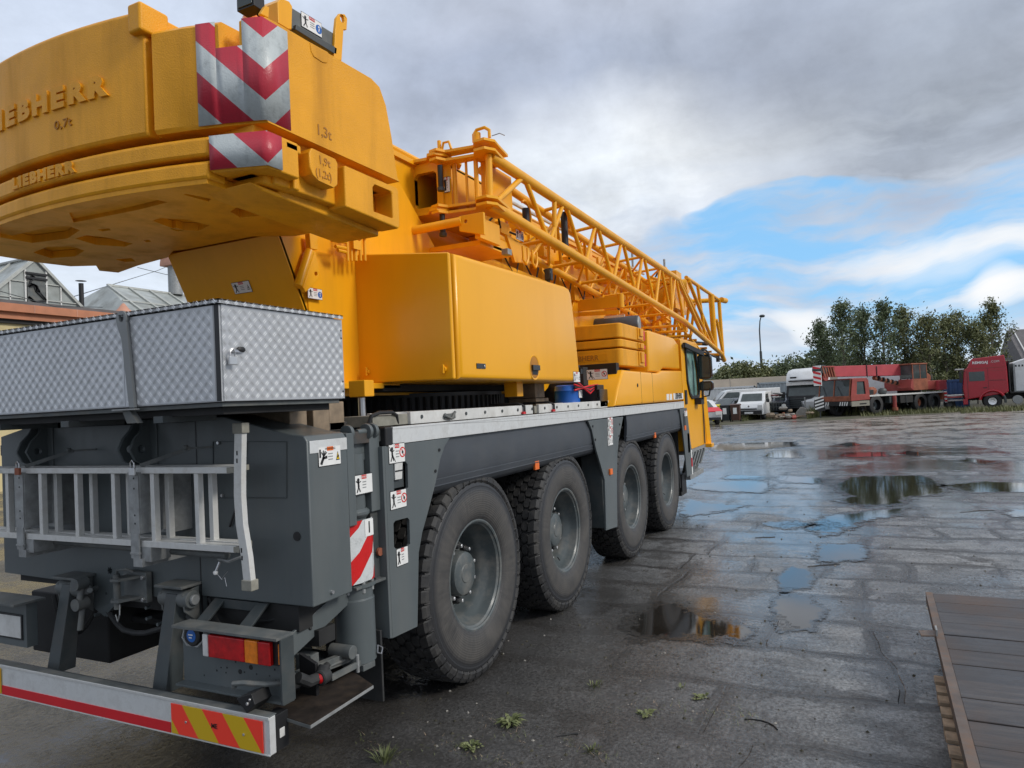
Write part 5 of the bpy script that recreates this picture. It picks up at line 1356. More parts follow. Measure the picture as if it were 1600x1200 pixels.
# how far the dirt film covers the slabs: strong next to the crane, thin further out
d1 = mth(nt, 'ADD', mth(nt, 'MULTIPLY', mth(nt, 'SUBTRACT', s.outputs[1], .9), .55), mth(nt, 'MULTIPLY', mth(nt, 'SUBTRACT', 6.6, s.outputs[0]), .30))
cover = mth(nt, 'ADD', ramp(nt, d1, [(.0, 0.), (.9, 1.)]), ramp(nt, mth(nt, 'ADD', nbig, mth(nt, 'MULTIPLY', nmid, .3)), [(.66, 0.), (.86, .8)]), True)
b2 = nd(nt, 'ShaderNodeTexBrick'); nt.links.new(cv_.outputs[0], b2.inputs['Vector'])
b2.offset = .43; b2.offset_frequency = 5; b2.squash = .42; b2.squash_frequency = 3
for k, v in (('Scale', 1), ('Mortar Size', .10), ('Mortar Smooth', 1.), ('Brick Width', 1.66), ('Row Height', .735), ('Bias', 0)): b2.inputs[k].default_value = v
nblot = noise(nt, P, 2.6, 7, .68); nst = noise(nt, objco(nt, 2.4, .8, 1), 1.6, 7, .66)
slab = mixc(nt, mth(nt, 'MULTIPLY', br_.outputs['Color'], .45), ramp(nt, nst, [(.27, (.105, .108, .108)), (.5, (.19, .195, .198)), (.72, (.32, .325, .325))]), (.14, .143, .143))
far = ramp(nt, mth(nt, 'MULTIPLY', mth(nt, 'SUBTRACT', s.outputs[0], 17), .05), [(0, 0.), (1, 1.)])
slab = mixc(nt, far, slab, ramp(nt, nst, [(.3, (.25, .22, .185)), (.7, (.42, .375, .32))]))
dirt_ = ramp(nt, nmid, [(.25, (.036, .035, .034)), (.75, (.086, .083, .079))])
joint = mth(nt, 'MULTIPLY', mth(nt, 'MULTIPLY', br_.outputs['Fac'], ramp(nt, noise(nt, P, 1.7, 3), [(.34, .3), (.50, 1.)])), mth(nt, 'SUBTRACT', 1, mth(nt, 'MULTIPLY', cover, .95)))
# dirt lies along the joints and in blotches
dj = mth(nt, 'ADD', mth(nt, 'MULTIPLY', mth(nt, 'MULTIPLY', b2.outputs['Fac'], ramp(nt, noise(nt, P, .9, 3), [(.36, .15), (.58, 1.)])), .5), mth(nt, 'MULTIPLY', nblot, 1.0))
dcol = ramp(nt, dj, [(.50, 0.), (.58, .9), (1., 1.)])
# worn ribs cast into the slabs
ribs = ramp(nt, mth(nt, 'SINE', mth(nt, 'MULTIPLY', xx, 62)), [(.55, 0.), (.8, 1.)])
rmask = ramp(nt, noise(nt, objco(nt, 1.5, 3.2, 1), 1.2, 3), [(.50, 0.), (.58, 1.)])
ribs = mth(nt, 'MULTIPLY', mth(nt, 'MULTIPLY', ribs, rmask), mth(nt, 'SUBTRACT', 1, cover), True)
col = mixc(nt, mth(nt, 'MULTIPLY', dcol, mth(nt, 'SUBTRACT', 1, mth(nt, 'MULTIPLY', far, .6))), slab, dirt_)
col = mixc(nt, mth(nt, 'MULTIPLY', cover, .85), col, dirt_)
col = mixc(nt, mth(nt, 'MULTIPLY', ribs, .45), col, (.06, .055, .052))
gr2 = noise(nt, P, 52, 4, .75)
col = mixc(nt, 1.0, col, ramp(nt, gr2, [(.3, .45), (.5, 1.), (.7, 1.5)]), 'MULTIPLY')
col = mixc(nt, 1.0, col, ramp(nt, nfine, [(.3, .55), (.5, 1.), (.7, 1.35)]), 'MULTIPLY')
col = mixc(nt, mth(nt, 'MULTIPLY', ramp(nt, vein, [(.56, 0.), (.68, 1.)]), .35), col, (.20, .198, .20))
spk = ramp(nt, noise(nt, P, 75, 2, .5), [(.70, 0.), (.74, 1.)])
col = mixc(nt, mth(nt, 'MULTIPLY', spk, .5), col, (.28, .27, .26))
col = mixc(nt, mth(nt, 'MULTIPLY', joint, .8), col, (.022, .020, .018))
crane_dark = ramp(nt, mth(nt, 'ADD', mth(nt, 'MULTIPLY', mth(nt, 'SUBTRACT', s.outputs[1], 1.9), .6), mth(nt, 'MULTIPLY', nbig, .4)), [(.1, 0.), (.5, 1.)])  # oily ground, darkened wider under the crane to cut bounced light
col = mixc(nt, mth(nt, 'MULTIPLY', crane_dark, .35), col, (.03, .027, .026))
nt.links.new(col, b_.inputs['Base Color'])
wn = noise(nt, P, .55, 6, .62)
hal = None
for (hx, hy, ax, ay) in WETS:
    q1 = mth(nt, 'POWER', mth(nt, 'ABSOLUTE', mth(nt, 'DIVIDE', mth(nt, 'SUBTRACT', s.outputs[0], hx), ax)), 2); q2 = mth(nt, 'POWER', mth(nt, 'ABSOLUTE', mth(nt, 'DIVIDE', mth(nt, 'SUBTRACT', s.outputs[1], hy), ay)), 2)
    e_ = mth(nt, 'SUBTRACT', 1, mth(nt, 'ADD', q1, q2), True); hal = e_ if hal is None else mth(nt, 'MAXIMUM', hal, e_)
wet = mth(nt, 'ADD', wn, mth(nt, 'MULTIPLY', hal, mth(nt, 'ADD', mth(nt, 'MULTIPLY', vein, .22), .10)))
wet = mth(nt, 'ADD', wet, mth(nt, 'MULTIPLY', mth(nt, 'SUBTRACT', nmid, .5), .25))
darkw = ramp(nt, wet, [(.50, 0.), (.68, .5)])
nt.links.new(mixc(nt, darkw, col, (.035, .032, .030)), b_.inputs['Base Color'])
rg = ramp(nt, mth(nt, 'ADD', mth(nt, 'MULTIPLY', wet, .75), mth(nt, 'MULTIPLY', nfine, .25)), [(.34, .60), (.46, .36), (.54, .17), (.60, .05)])
nt.links.new(rg, b_.inputs['Roughness'])
b_.inputs['Specular IOR Level'].default_value = .5
h = mth(nt, 'ADD', mth(nt, 'MULTIPLY', nfine, .55), mth(nt, 'MULTIPLY', ngr, .32))
h = mth(nt, 'ADD', h, mth(nt, 'MULTIPLY', vein, .7))
h = mth(nt, 'SUBTRACT', h, mth(nt, 'ADD', mth(nt, 'MULTIPLY', joint, 1.4), mth(nt, 'MULTIPLY', ribs, .5)))
bn = nd(nt, 'ShaderNodeBump'); nt.links.new(h, bn.inputs['Height']); bn.inputs['Distance'].default_value = .010
nt.links.new(ramp(nt, mth(nt, 'ADD', mth(nt, 'MULTIPLY', wet, .75), mth(nt, 'MULTIPLY', nfine, .25)), [(.45, 1.), (.60, .12)]), bn.inputs['Strength'])
nt.links.new(bn.outputs[0], b_.inputs['Normal'])
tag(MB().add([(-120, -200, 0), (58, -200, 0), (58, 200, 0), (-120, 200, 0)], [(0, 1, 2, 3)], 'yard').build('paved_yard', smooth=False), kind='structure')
mat('soil', (.06, .055, .035), .95, var=.4, vscale=1.5)
tag(MB().add([(-900, -1500, -.03), (1800, -1500, -.03), (1800, 1500, -.03), (-900, 1500, -.03)], [(0, 1, 2, 3)], 'soil').build('open_land', smooth=False), kind='structure')
m, nt, b_ = nodes_of('verge')
n = noise(nt, objco(nt), .8, 6); nt.links.new(ramp(nt, n, [(.35, (.10, .085, .06)), (.6, (.06, .065, .03))]), b_.inputs['Base Color']); b_.inputs['Roughness'].default_value = .95
edge = [(1098, 663), (1135, 664), (1175, 661), (1230, 655), (1290, 657), (1345, 654), (1400, 650), (1460, 647), (1520, 643), (1600, 641), (1700, 637)]
ep = [at(u, v, z=.006) for u, v in edge]
tag(MB().add([(ep[0].x, 30, .006)] + ep + [(57.9, -60, .006), (57.9, 30, .006)], [tuple(range(len(ep) + 3))], 'verge').build('grass_verge', smooth=False), kind='structure')

# puddles: water that breaks up into a wet rim
def watermat(name):
    m, nt, b_ = nodes_of(name)
    b_.inputs['Base Color'].default_value = (.020, .017, .014, 1); b_.inputs['IOR'].default_value = 1.75
    v = objco(nt); at_ = nd(nt, 'ShaderNodeAttribute', attribute_name='edge')
    n = noise(nt, v, 5.5, 9, .72); n2 = noise(nt, v, 38, 4, .7)
    e = mth(nt, 'ADD', at_.outputs['Fac'], mth(nt, 'ADD', mth(nt, 'MULTIPLY', mth(nt, 'SUBTRACT', n, .5), 1.5), mth(nt, 'MULTIPLY', mth(nt, 'SUBTRACT', n2, .5), .35)))
    nt.links.new(ramp(nt, e, [(.38, .16), (.50, .025)]), b_.inputs['Roughness'])
    nt.links.new(ramp(nt, e, [(.38, (.045, .041, .037)), (.5, (.020, .017, .014))]), b_.inputs['Base Color'])
    bp_ = nd(nt, 'ShaderNodeBump'); bp_.inputs['Distance'].default_value = .004; nt.links.new(n2, bp_.inputs['Height']); nt.links.new(ramp(nt, e, [(.36, .8), (.52, .03)]), bp_.inputs['Strength']); nt.links.new(bp_.outputs[0], b_.inputs['Normal'])
    nt.links.new(ramp(nt, e, [(.24, 0.), (.36, .75), (.46, 1.)]), b_.inputs['Alpha'])
watermat('water')
rp_ = random.Random(11)
def puddle(px, z=.006, m='water', name='puddle'):
    pts = [at(u, v, z=z) for u, v in px]; n = len(pts)
    x0, x1 = min(p.x for p in pts), max(p.x for p in pts); y0, y1 = min(p.y for p in pts), max(p.y for p in pts)
    R_ = min(.42, .5 * min(x1 - x0, y1 - y0) + .04); x0 -= R_; x1 += R_; y0 -= R_; y1 += R_
    N = 44; vals = []; vs = []
    for i in range(N + 1):
        for j in range(N + 1):
            x = x0 + (x1 - x0) * i / N; y = y0 + (y1 - y0) * j / N; ins = False; dm = 9
            for k in range(n):
                p, q = pts[k], pts[(k + 1) % n]; ex, ey = q.x - p.x, q.y - p.y
                if (p.y > y) != (q.y > y) and x < ex * (y - p.y) / ey + p.x: ins = not ins
                t = max(0, min(1, ((x - p.x) * ex + (y - p.y) * ey) / (ex * ex + ey * ey))); dm = min(dm, math.hypot(p.x + ex * t - x, p.y + ey * t - y))
            vals.append(.45 + (dm if ins else -dm) / R_ * .85); vs.append((x, y, z))
    fs = []
    for i in range(N):
        for j in range(N):
            f = (i * (N + 1) + j, (i + 1) * (N + 1) + j, (i + 1) * (N + 1) + j + 1, i * (N + 1) + j + 1)
            if max(vals[k] for k in f) > -.35: fs.append(f)
    o = MB().add(vs, fs, m).build(name, smooth=False, weld=False)
    a = o.data.attributes.new('edge', 'FLOAT', 'POINT'); a.data.foreach_set('value', vals)
    return tag(o, kind='structure')
for q in ([(1307, 757), (1330, 746), (1350, 744), (1440, 743), (1462, 750), (1478, 766), (1462, 773), (1420, 776), (1408, 788), (1350, 790), (1304, 782), (1335, 776), (1310, 768)],
          [(1278, 862), (1290, 850), (1345, 849), (1354, 860), (1350, 874), (1284, 876)],
          [(1208, 975), (1212, 940), (1228, 928), (1260, 930), (1285, 958), (1262, 984), (1225, 986)],
          [(985, 985), (1000, 958), (1035, 944), (1070, 950), (1095, 962), (1150, 972), (1165, 985), (1150, 998), (1080, 996), (1000, 996)],
          [(1195, 711), (1210, 704), (1245, 704), (1252, 715), (1200, 715)], [(1308, 712), (1320, 707), (1382, 706), (1387, 713), (1325, 714)], [(1400, 708), (1420, 704), (1450, 709), (1430, 713)],
          [(1076, 762), (1092, 754), (1180, 750), (1208, 756), (1192, 769), (1120, 767)], [(1215, 905), (1235, 885), (1262, 890), (1268, 915), (1225, 925)], [(1262, 825), (1290, 806), (1345, 800), (1420, 792), (1400, 806), (1350, 812), (1330, 822), (1290, 836)], [(1195, 818), (1240, 812), (1275, 820), (1225, 826)], [(1470, 758), (1540, 752), (1640, 756), (1640, 768), (1520, 770)], [(1130, 748), (1142, 742), (1200, 744), (1195, 750)], [(1210, 750), (1222, 743), (1288, 747), (1286, 755), (1230, 754)],
          [(1066, 790), (1075, 780), (1110, 786), (1165, 790), (1130, 798), (1068, 806)], [(1108, 700), (1125, 693), (1240, 690), (1247, 697), (1180, 702), (1120, 705)],
          [(1500, 720), (1512, 716), (1560, 721), (1540, 725)], [(1571, 800), (1580, 796), (1640, 796), (1640, 806), (1585, 808)], [(1310, 694), (1330, 691), (1345, 695), (1325, 698)]):
    puddle(q)
# ============================================================ TIMBER PLATFORM, PALLET
setorg((4.7, -.8, 0))
pl = thing('timber_platform', 'low platform of dark weathered planks in a rusty angle frame at lower right', 'platform', ORG)
Z = .30
e0 = at(1446, 925, z=Z); e1 = at(1512, 1200, z=Z); dd = (e1 - e0).normalized(); nn = Vector((dd.y, -dd.x, 0))  # toward -y?
if nn.y > 0: nn = -nn
b = MB(); q = e0.copy(); rr = random.Random(4)
t = 0
while t < 3.6:
    w = .235 + rr.random() * .03; a = e0 + dd * (t + .004) + nn * .045; c = e0 + dd * (t + w - .004) + nn * .045
    zt = Z - .004 + rr.random() * .006
    b.prism([Vector((a.x, a.y, zt - .05)), Vector((c.x, c.y, zt - .05)), Vector((c.x, c.y, zt)), Vector((a.x, a.y, zt))], nn * 3.2, 'board_wood'); t += w
b.build('plank', pl, .004)
b = MB()
g = e0 + dd * 3.6
for off, w, z0, z1 in ((0, .045, Z - .005, Z + .002), (0, .006, Z - .07, Z)):
    b.prism([Vector((e0.x, e0.y, z0)) + nn * off, Vector((g.x, g.y, z0)) + nn * off, Vector((g.x, g.y, z1)) + nn * off, Vector((e0.x, e0.y, z1)) + nn * off], nn * w, 'rusty_steel' if 'rusty_steel' in MATS else 'grey_dusty')
b.build('angle_frame', pl, .001)
b = MB()
p = e0 + dd * .95
b.prism([p, p - nn * .09 + dd * .03, p - nn * .08 + dd * .13, p + dd * .10], (0, 0, .008), 'rusty_steel')
b.prism([p + Vector((0, 0, 0)), p + dd * .10, p + dd * .10 + Vector((0, 0, .04)), p + Vector((0, 0, .04))], nn * .01, 'galvanised')
b.build('hinge', pl, .001)
setorg((4.6, -.5, 0))
b = MB()
for k in range(3):
    a = e0 + dd * (.1 + k * .9) + nn * .25; c = a + nn * 2.6
    b.prism([Vector((a.x, a.y, .0)), Vector((c.x, c.y, 0)), Vector((c.x, c.y, .23)), Vector((a.x, a.y, .23))], dd * .1, 'wood_old')
fin(b, 'timber_bearer', 'timber bearers in the shade under the plank platform', 'timber', None, .004)
setorg((4.7, -.42, 0))
pt = thing('pallet', 'worn pale pallet showing its slat ends under the edge of the plank platform', 'pallet', ORG)
a = e0 + dd * 1.25 - nn * .035
b = MB()
for k in range(7):
    q = a + dd * (k * .15); b.prism([Vector((q.x, q.y, .115)), Vector((q.x, q.y, .135)), Vector((q.x, q.y, .135)) + dd * .1, Vector((q.x, q.y, .115)) + dd * .1], nn * .9, 'pallet_wood')
b.build('deck_slat', pt, .003)
b = MB()
for k in range(3):
    q = a + dd * (k * .46) + nn * .01; b.prism([Vector((q.x, q.y, .022)), Vector((q.x, q.y, .112)), Vector((q.x, q.y, .112)) + dd * .11, Vector((q.x, q.y, .022)) + dd * .11], nn * .1, 'pallet_wood')
    b.prism([Vector((q.x, q.y, .0)), Vector((q.x, q.y, .02)), Vector((q.x, q.y, .02)) + dd * .11, Vector((q.x, q.y, .0)) + dd * .11], nn * .9, 'pallet_wood')
b.build('block', pt, .003)

# ============================================================ SMALL THINGS ON THE GROUND
def tuft(u, v, n, h, label, broad=False, group='weeds growing in the yard joints'):
    p = at(u, v, z=0); setorg(p); r = random.Random(int(u))
    b = MB()
    for k in range(n):
        a = r.random() * 2 * PI; L = h * .52 * (.5 + r.random() * .7); w = (.0022 + r.random() * .0018) * (3.0 if broad else 1); o = Vector((math.cos(a), math.sin(a), 0)); s_ = Vector((-o.y, o.x, 0)) * w
        lean = .3 + r.random() * .9 if not broad else .9 + r.random() * .6
        p0 = p + o * r.random() * .045; p1 = p0 + o * L * lean * .4 + Vector((0, 0, L * .5)); p2 = p0 + o * L * lean + Vector((0, 0, L * (.85 if not broad else .35)))
        b.add([p0 - s_ * .7, p0 + s_ * .7, p1 + s_, p1 - s_, p2], [(0, 1, 2, 3), (3, 2, 4)], 'leaf_weed')
    fin(b, 'weed', label, 'weed', group, smooth=False)
tuft(797, 1132, 46, .11, 'broad-leaved weed growing right of the rear tyre, largest clump', True)
tuft(600, 1190, 60, .14, 'grass tuft at the bottom edge below the bumper end')
tuft(930, 1072, 26, .07, 'small grass tuft between the broad weed and the puddle')
tuft(1010, 1118, 22, .06, 'small plantain leaves beside the slab joint', True)
tuft(1095, 1090, 20, .05, 'tiny weed on the slab left of the plank platform', True)
tuft(737, 1168, 30, .06, 'low pale weed left of the broad-leaved clump', True)
tuft(925, 1172, 30, .06, 'low grass patch at the bottom edge right of the broad weed')
tuft(1065, 1075, 16, .04, 'faint grass sprig nearest the slab edge')
r = random.Random(5)
setorg((0, 0, 0))
b = MB()
for k in range(2600):
    x = 3.3 + r.random() ** 1.6 * 18; y = 2.6 - r.random() * 6 * (.4 + x / 15)
    s_ = (.0025 + r.random() ** 4 * .012); a = r.random() * PI
    d = Vector((math.cos(a), math.sin(a), 0)) * s_; e = Vector((-d.y, d.x, 0)) * (.5 + r.random() * .5); c = Vector((x, y, .001))
    b.add([c - d, c - e, c + d, c + e, c + Vector((0, 0, s_ * .8))], [(0, 1, 4), (1, 2, 4), (2, 3, 4), (3, 0, 4)], 'concrete' if r.random() < .25 else 'soil')
tag(fin(b, 'gravel', 'loose grit and crumbs scattered over the wet slabs', 'gravel', smooth=False, weld=False), kind='stuff')
setorg((0, 0, 0)); b = MB(); r = random.Random(31)
for (u0, v0, u1, v1, n, sp) in ((980, 1100, 1190, 1128, 170, 14), (690, 1165, 800, 1195, 90, 16), (640, 1170, 770, 1150, 60, 14), (880, 1160, 960, 1185, 80, 10), (760, 1120, 830, 1160, 70, 14), (1130, 1085, 1180, 1130, 40, 8), (560, 1150, 640, 1198, 60, 14)):
    for k in range(n):
        t = r.random(); p = at(u0 + (u1 - u0) * t + r.gauss(0, sp * .6), v0 + (v1 - v0) * t + r.gauss(0, sp * .5), z=.001)
        a = r.random() * 6.28; L = .008 + r.random() ** 2 * .03; d = Vector((math.cos(a), math.sin(a), 0)); e = Vector((-d.y, d.x, 0)) * .0016
        b.add([p - e, p + e, p + d * L + Vector((0, 0, L * r.random()))], [(0, 1, 2)], 'leaf_weed' if r.random() < .6 else 'pallet_wood')
tag(fin(b, 'moss', 'thin moss and dry straw litter along the near slab joints', 'moss', smooth=False, weld=False), kind='stuff')
def twig(u, v, L, a, label):
    p = at(u, v, z=.004); setorg(p); r = random.Random(int(u * 3)); pts = [p]
    for k in range(5): a += (r.random() - .5) * .9; pts.append(pts[-1] + Vector((math.cos(a), math.sin(a), 0)) * L / 5)
    b = MB().tube(pts, .004, 'black', 5); b.tube([pts[2], pts[2] + Vector((math.cos(a + 1), math.sin(a + 1), .02)) * L * .25], .003, 'black', 4)
    fin(b, 'twig', label, 'twig', 'twigs on the yard')
twig(1262, 885, .35, -1.3, 'dark twig lying by the round puddle below the small blue one')
twig(1212, 982, .2, .2, 'dark twig at the left rim of the pale puddle')
twig(1215, 1140, .22, .6, 'dark twig lying left of the plank platform')
twig(1180, 840, .25, -1.4, 'dark stick on the slab near the front tyres')
twig(1500, 800, .5, -1.2, 'long dark twig on the dry slabs at the right')
twig(870, 1150, .12, -1.2, 'tiny dark twig below the rear wheel')

# ============================================================ TREES, SHRUBS
def tree(name, x, y, h, w, label, leaf='leaf_dark', n=5200, seed=1, group='trees behind the red crane', low=.12, shape=1.0, ls=.13, cat='tree'):
    r = random.Random(seed); setorg((x, y, 0)); base = Vector((x, y, 0))
    root = thing(name, label, cat, base, group=group)
    b = MB(); top = base + Vector((r.uniform(-.2, .2), r.uniform(-.2, .2), h))
    tp = [base, base + Vector((r.uniform(-.1, .1), r.uniform(-.1, .1), h * .3)), base + Vector((r.uniform(-.2, .2), r.uniform(-.2, .2), h * .65)), top]
    b.tube(tp, [h * .016, h * .013, h * .008, .01], 'bark', 7)
    limbs = []
    nl = int(16 + h * 2)
    for k in range(nl):
        t = low + (1 - low) * (k + r.random()) / nl; a = r.random() * 2 * PI
        rad = w / 2 * (math.sin(PI * min(1, (t - low) / (1 - low) * .85 + .12)) ** .7) * (.6 + r.random() * .55)
        z0 = h * t; up = rad * (1.1 if shape > 0 else .4)
        p0 = base + Vector((0, 0, z0 * .94)); p1 = p0 + Vector((math.cos(a) * rad, math.sin(a) * rad, min(up, h - z0 * .94)))
        mid = (p0 + p1) / 2 + Vector((0, 0, -.1 * rad))
        b.tube([p0, mid, p1], [h * .005, h * .003, .008], 'bark', 5); limbs.append((p0, mid, p1, rad))
    limbs.append((tp[2], (tp[2] + top) / 2, top, w * .2))
    b.build('trunk', root, smooth=False)
    c = MB(); vs = c.v; fs = c.f; k = c.mi(leaf)
    cl = []
    for p0, mid, p1, rad in limbs:
        for j in range(10):
            t = .25 + .8 * r.random(); q = (p0.lerp(mid, t * 2) if t < .5 else mid.lerp(p1, (t - .5) * 2)) + Vector((r.gauss(0, .16), r.gauss(0, .16), r.gauss(0, .16))) * (w / 3)
            cl.append((q, .10 + r.random() * .24 * w / 3))
    for i in range(n):
        q, s_ = cl[r.randrange(len(cl))]
        p = q + Vector((r.gauss(0, s_), r.gauss(0, s_), r.gauss(0, s_ * 1.1)))
        if p.z < .15: continue
        d = Vector((r.gauss(0, 1), r.gauss(0, 1), r.gauss(0, 1))).normalized(); e = d.cross(Vector((r.gauss(0, 1), r.gauss(0, 1), r.gauss(0, 1)))).normalized()
        L = ls * (.6 + r.random() * .8); o = len(vs)
        vs += [p - d * L, p + e * L * .45, p + d * L, p - e * L * .45]; fs.append([o, o + 1, o + 2, o + 3]); c.m.append(k)
    c.build('crown', root, smooth=False, weld=False)
    return root
def tp(u, x): return at(u, 600, x=x).y
TR = [(1287, 64, 7.3, 3.3, 'leaf_dark', 'first tree of the row, at the left end beside the open sky'), (1322, 62, 8.7, 2.9, 'leaf_dark', 'tall pointed dark tree, second from the left behind the red crane'),
      (1352, 65, 8.3, 2.8, 'leaf_dark', 'tall slim tree, third from the left behind the red crane boom'), (1383, 63, 8.5, 3.0, 'leaf_dark', 'tall dense tree rising above the middle of the red boom'),
      (1418, 66, 8.1, 2.8, 'leaf_mid', 'looser pale-stemmed tree above the red crane operator cab'), (1455, 64, 7.0, 3.9, 'leaf_mid', 'broad rounded bushy tree with browner top, between the slim trees'),
      (1482, 66, 6.9, 3.6, 'leaf_mid', 'rounded tree right of the bushy brown-topped one'), (1503, 70, 8.0, 2.3, 'leaf_mid', 'thin sparse tree with wispy top left of the red lorry'),
      (1527, 66, 6.3, 3.5, 'leaf_mid', 'low wide tree directly above the red lorry cab'), (1553, 68, 8.2, 3.0, 'leaf_mid', 'tall airy tree at the right end under the white cloud')]
for i, (u, x, h, w, lf, lb) in enumerate(TR):
    tree('tree', x, tp(u, x), h, w * .86, lb, lf, 5600 if w > 2.5 else 2000, i + 20, low=.08, ls=.105)
SH = [(1135, 74, 3.9, 5.0, 'wide green shrub above the pale wall beside the crane mirror'), (1165, 73, 4.2, 4.6, 'green shrub above the pale wall, second from the crane mirror'), (1192, 75, 4.0, 4.4, 'green shrub around the foot of the lamp post'),
      (1215, 90, 5.0, 5.5, 'darker green tree right of the lamp post'), (1237, 92, 5.3, 6.0, 'dark green rounded tree above the grey container'), (1262, 72, 4.3, 3.6, 'small tree left of the tree row, above the white lorry')]
for i, (u, x, h, w, lb) in enumerate(SH):
    tree('shrub', x, tp(u, x), h, w, lb, 'leaf_mid' if i < 3 else 'leaf_dark', 3600, i + 60, 'shrubs behind the pale wall', .02, -1, .16, 'shrub')
# undergrowth along the verge
setorg((0, 0, 0)); b = MB(); r = random.Random(9)
k_ = b.mi('leaf_grass')
zone = [(1160, 1345, 650, 646, .55, 2400), (1345, 1500, 648, 641, .35, 1900), (1500, 1620, 643, 638, .35, 1500), (1195, 1245, 652, 645, .95, 1600), (1262, 1300, 652, 645, .8, 1200), (1160, 1190, 656, 650, .4, 700)]
for u0, u1, v0, v1, hh, n in zone:
    for i in range(n):
        t = r.random(); u = u0 + (u1 - u0) * t; v = v0 + (v1 - v0) * t - r.random() * 5 + 3
        p = at(u, v, z=0); L = hh * (.3 + r.random() ** 2 * .8); a = r.random() * 6.28; w = .03
        o = len(b.v); s_ = Vector((math.cos(a), math.sin(a), 0)); q = p + s_ * L * .35 + Vector((0, 0, L))
        b.v += [p - s_.cross(Vector((0, 0, 1))) * w, p + s_.cross(Vector((0, 0, 1))) * w, q]; b.f.append([o, o + 1, o + 2]); b.m.append(k_)
tag(fin(b, 'grass', 'rough grass and weeds along the far edge of the yard', 'grass', smooth=False, weld=False), kind='stuff')
# distant wood
tree_far = MB(); r = random.Random(2); kf = tree_far.mi('leaf_dark')
for i in range(15000):
    y = -70 + r.random() * 130; hh = 6.5 + 1.6 * math.sin(y * .35) + 1.2 * math.sin(y * .13 + 1) + r.gauss(0, .5)
    p = Vector((150 + r.random() * 6, y, r.random() ** .7 * hh)); L = .45
    d = Vector((r.gauss(0, .3), r.gauss(0, 1), r.gauss(0, 1))).normalized(); e = Vector((1, 0, 0)).cross(d)
    o = len(tree_far.v); tree_far.v += [p - d * L, p + e * L * .6, p + d * L, p - e * L * .6]; tree_far.f.append([o, o + 1, o + 2, o + 3]); tree_far.m.append(kf)
tag(fin(tree_far, 'distant_wood', 'distant dark wood on the horizon behind the shrubs', 'wood', smooth=False, weld=False), kind='stuff')

# ============================================================ BUILDINGS AND WALLS
setorg((60, 7, 0))
bw = thing('boundary_wall', 'long pale beige panel wall with concrete coping across the far side of the yard', 'wall', ORG)
b = MB(); y = -3.0
while y < 40: b.box(60, 60.25, y + .02, y + 5.98, 0, 2.95, 'beige_wall').box(59.95, 60.3, y + 5.98, y + 6.02, 0, 2.97, 'concrete'); y += 6
b.build('wall_panel', bw, .01)
def container(x, y0, y1, z1, m, label, name='container', dep=2.4):
    setorg((x, (y0 + y1) / 2, 0)); root = thing(name, label, 'container', ORG)
    b = MB(); y = y0; pts = []
    n = int((y1 - y0) / .28)
    for k in range(n):
        a = y0 + (y1 - y0) * k / n; w = (y1 - y0) / n
        pts += [(x, a), (x, a + w * .3), (x + .05, a + w * .5), (x + .05, a + w * .8)]
    pts += [(x, y1), (x + dep, y1), (x + dep, y0)]
    b.prism([(p[0], p[1], .1) for p in pts], (0, 0, z1 - .2), m); b.build('body', root, smooth=False)
    b = MB().box(x - .03, x + .08, y0 - .03, y1 + .03, z1 - .15, z1, m).box(x - .03, x + .08, y0 - .03, y1 + .03, 0, .16, m).box(x - .03, x + .1, y0 - .05, y0 + .08, 0, z1, m).box(x - .03, x + .1, y1 - .08, y1 + .05, 0, z1, m).box(x + .05, x + dep, y0, y1, z1 - .09, z1 - .03, m)
    b.build('frame', root, .01)
y0, y1 = at(1245, 600, x=58).y, at(1184, 600, x=58).y
container(58, y0, y1, 2.5, 'container_grey', 'grey-blue corrugated container in front of the beige wall')
container(58.5, y1 + .3, y1 + 8, 2.3, 'white_van', 'off-white corrugated container left of the grey one')
y0, y1 = at(1428, 600, x=58).y, at(1355, 600, x=58).y
container(58, y0, y1, 2.5, 'container_blue', 'dark blue corrugated container seen under the red boom')
y0, y1 = at(1512, 600, x=58).y, at(1478, 600, x=58).y
container(58, y0, y1, 2.0, 'container_blue', 'dark blue container just left of the red lorry nose')
# house at the right
setorg((88, -20, 0)); hs = thing('house', 'house with a steep dark grey roof behind the trees at the right edge', 'house', ORG)
MB().box(84, 96, -32, -15.5, 0, 4.0, 'cream_wall').build('wall', hs)
b = MB().prism([(83.5, -15.0, 3.7), (90, -15.0, 7.0), (96.5, -15.0, 3.7)], (0, -18, 0), 'roof_grey'); rf = b.build('roof', hs)
b = MB()
for k in range(9): b.box(83.3, 83.5, -15.5 - k * 2, -15.4 - k * 2, 3.7, 3.9, 'white'); b.bar((83.45, -15.5 - k * 2, 3.80), (90, -15.5 - k * 2, 7.08), .1, .06, 'white_dirty')
b.build('snow_guard', rf)
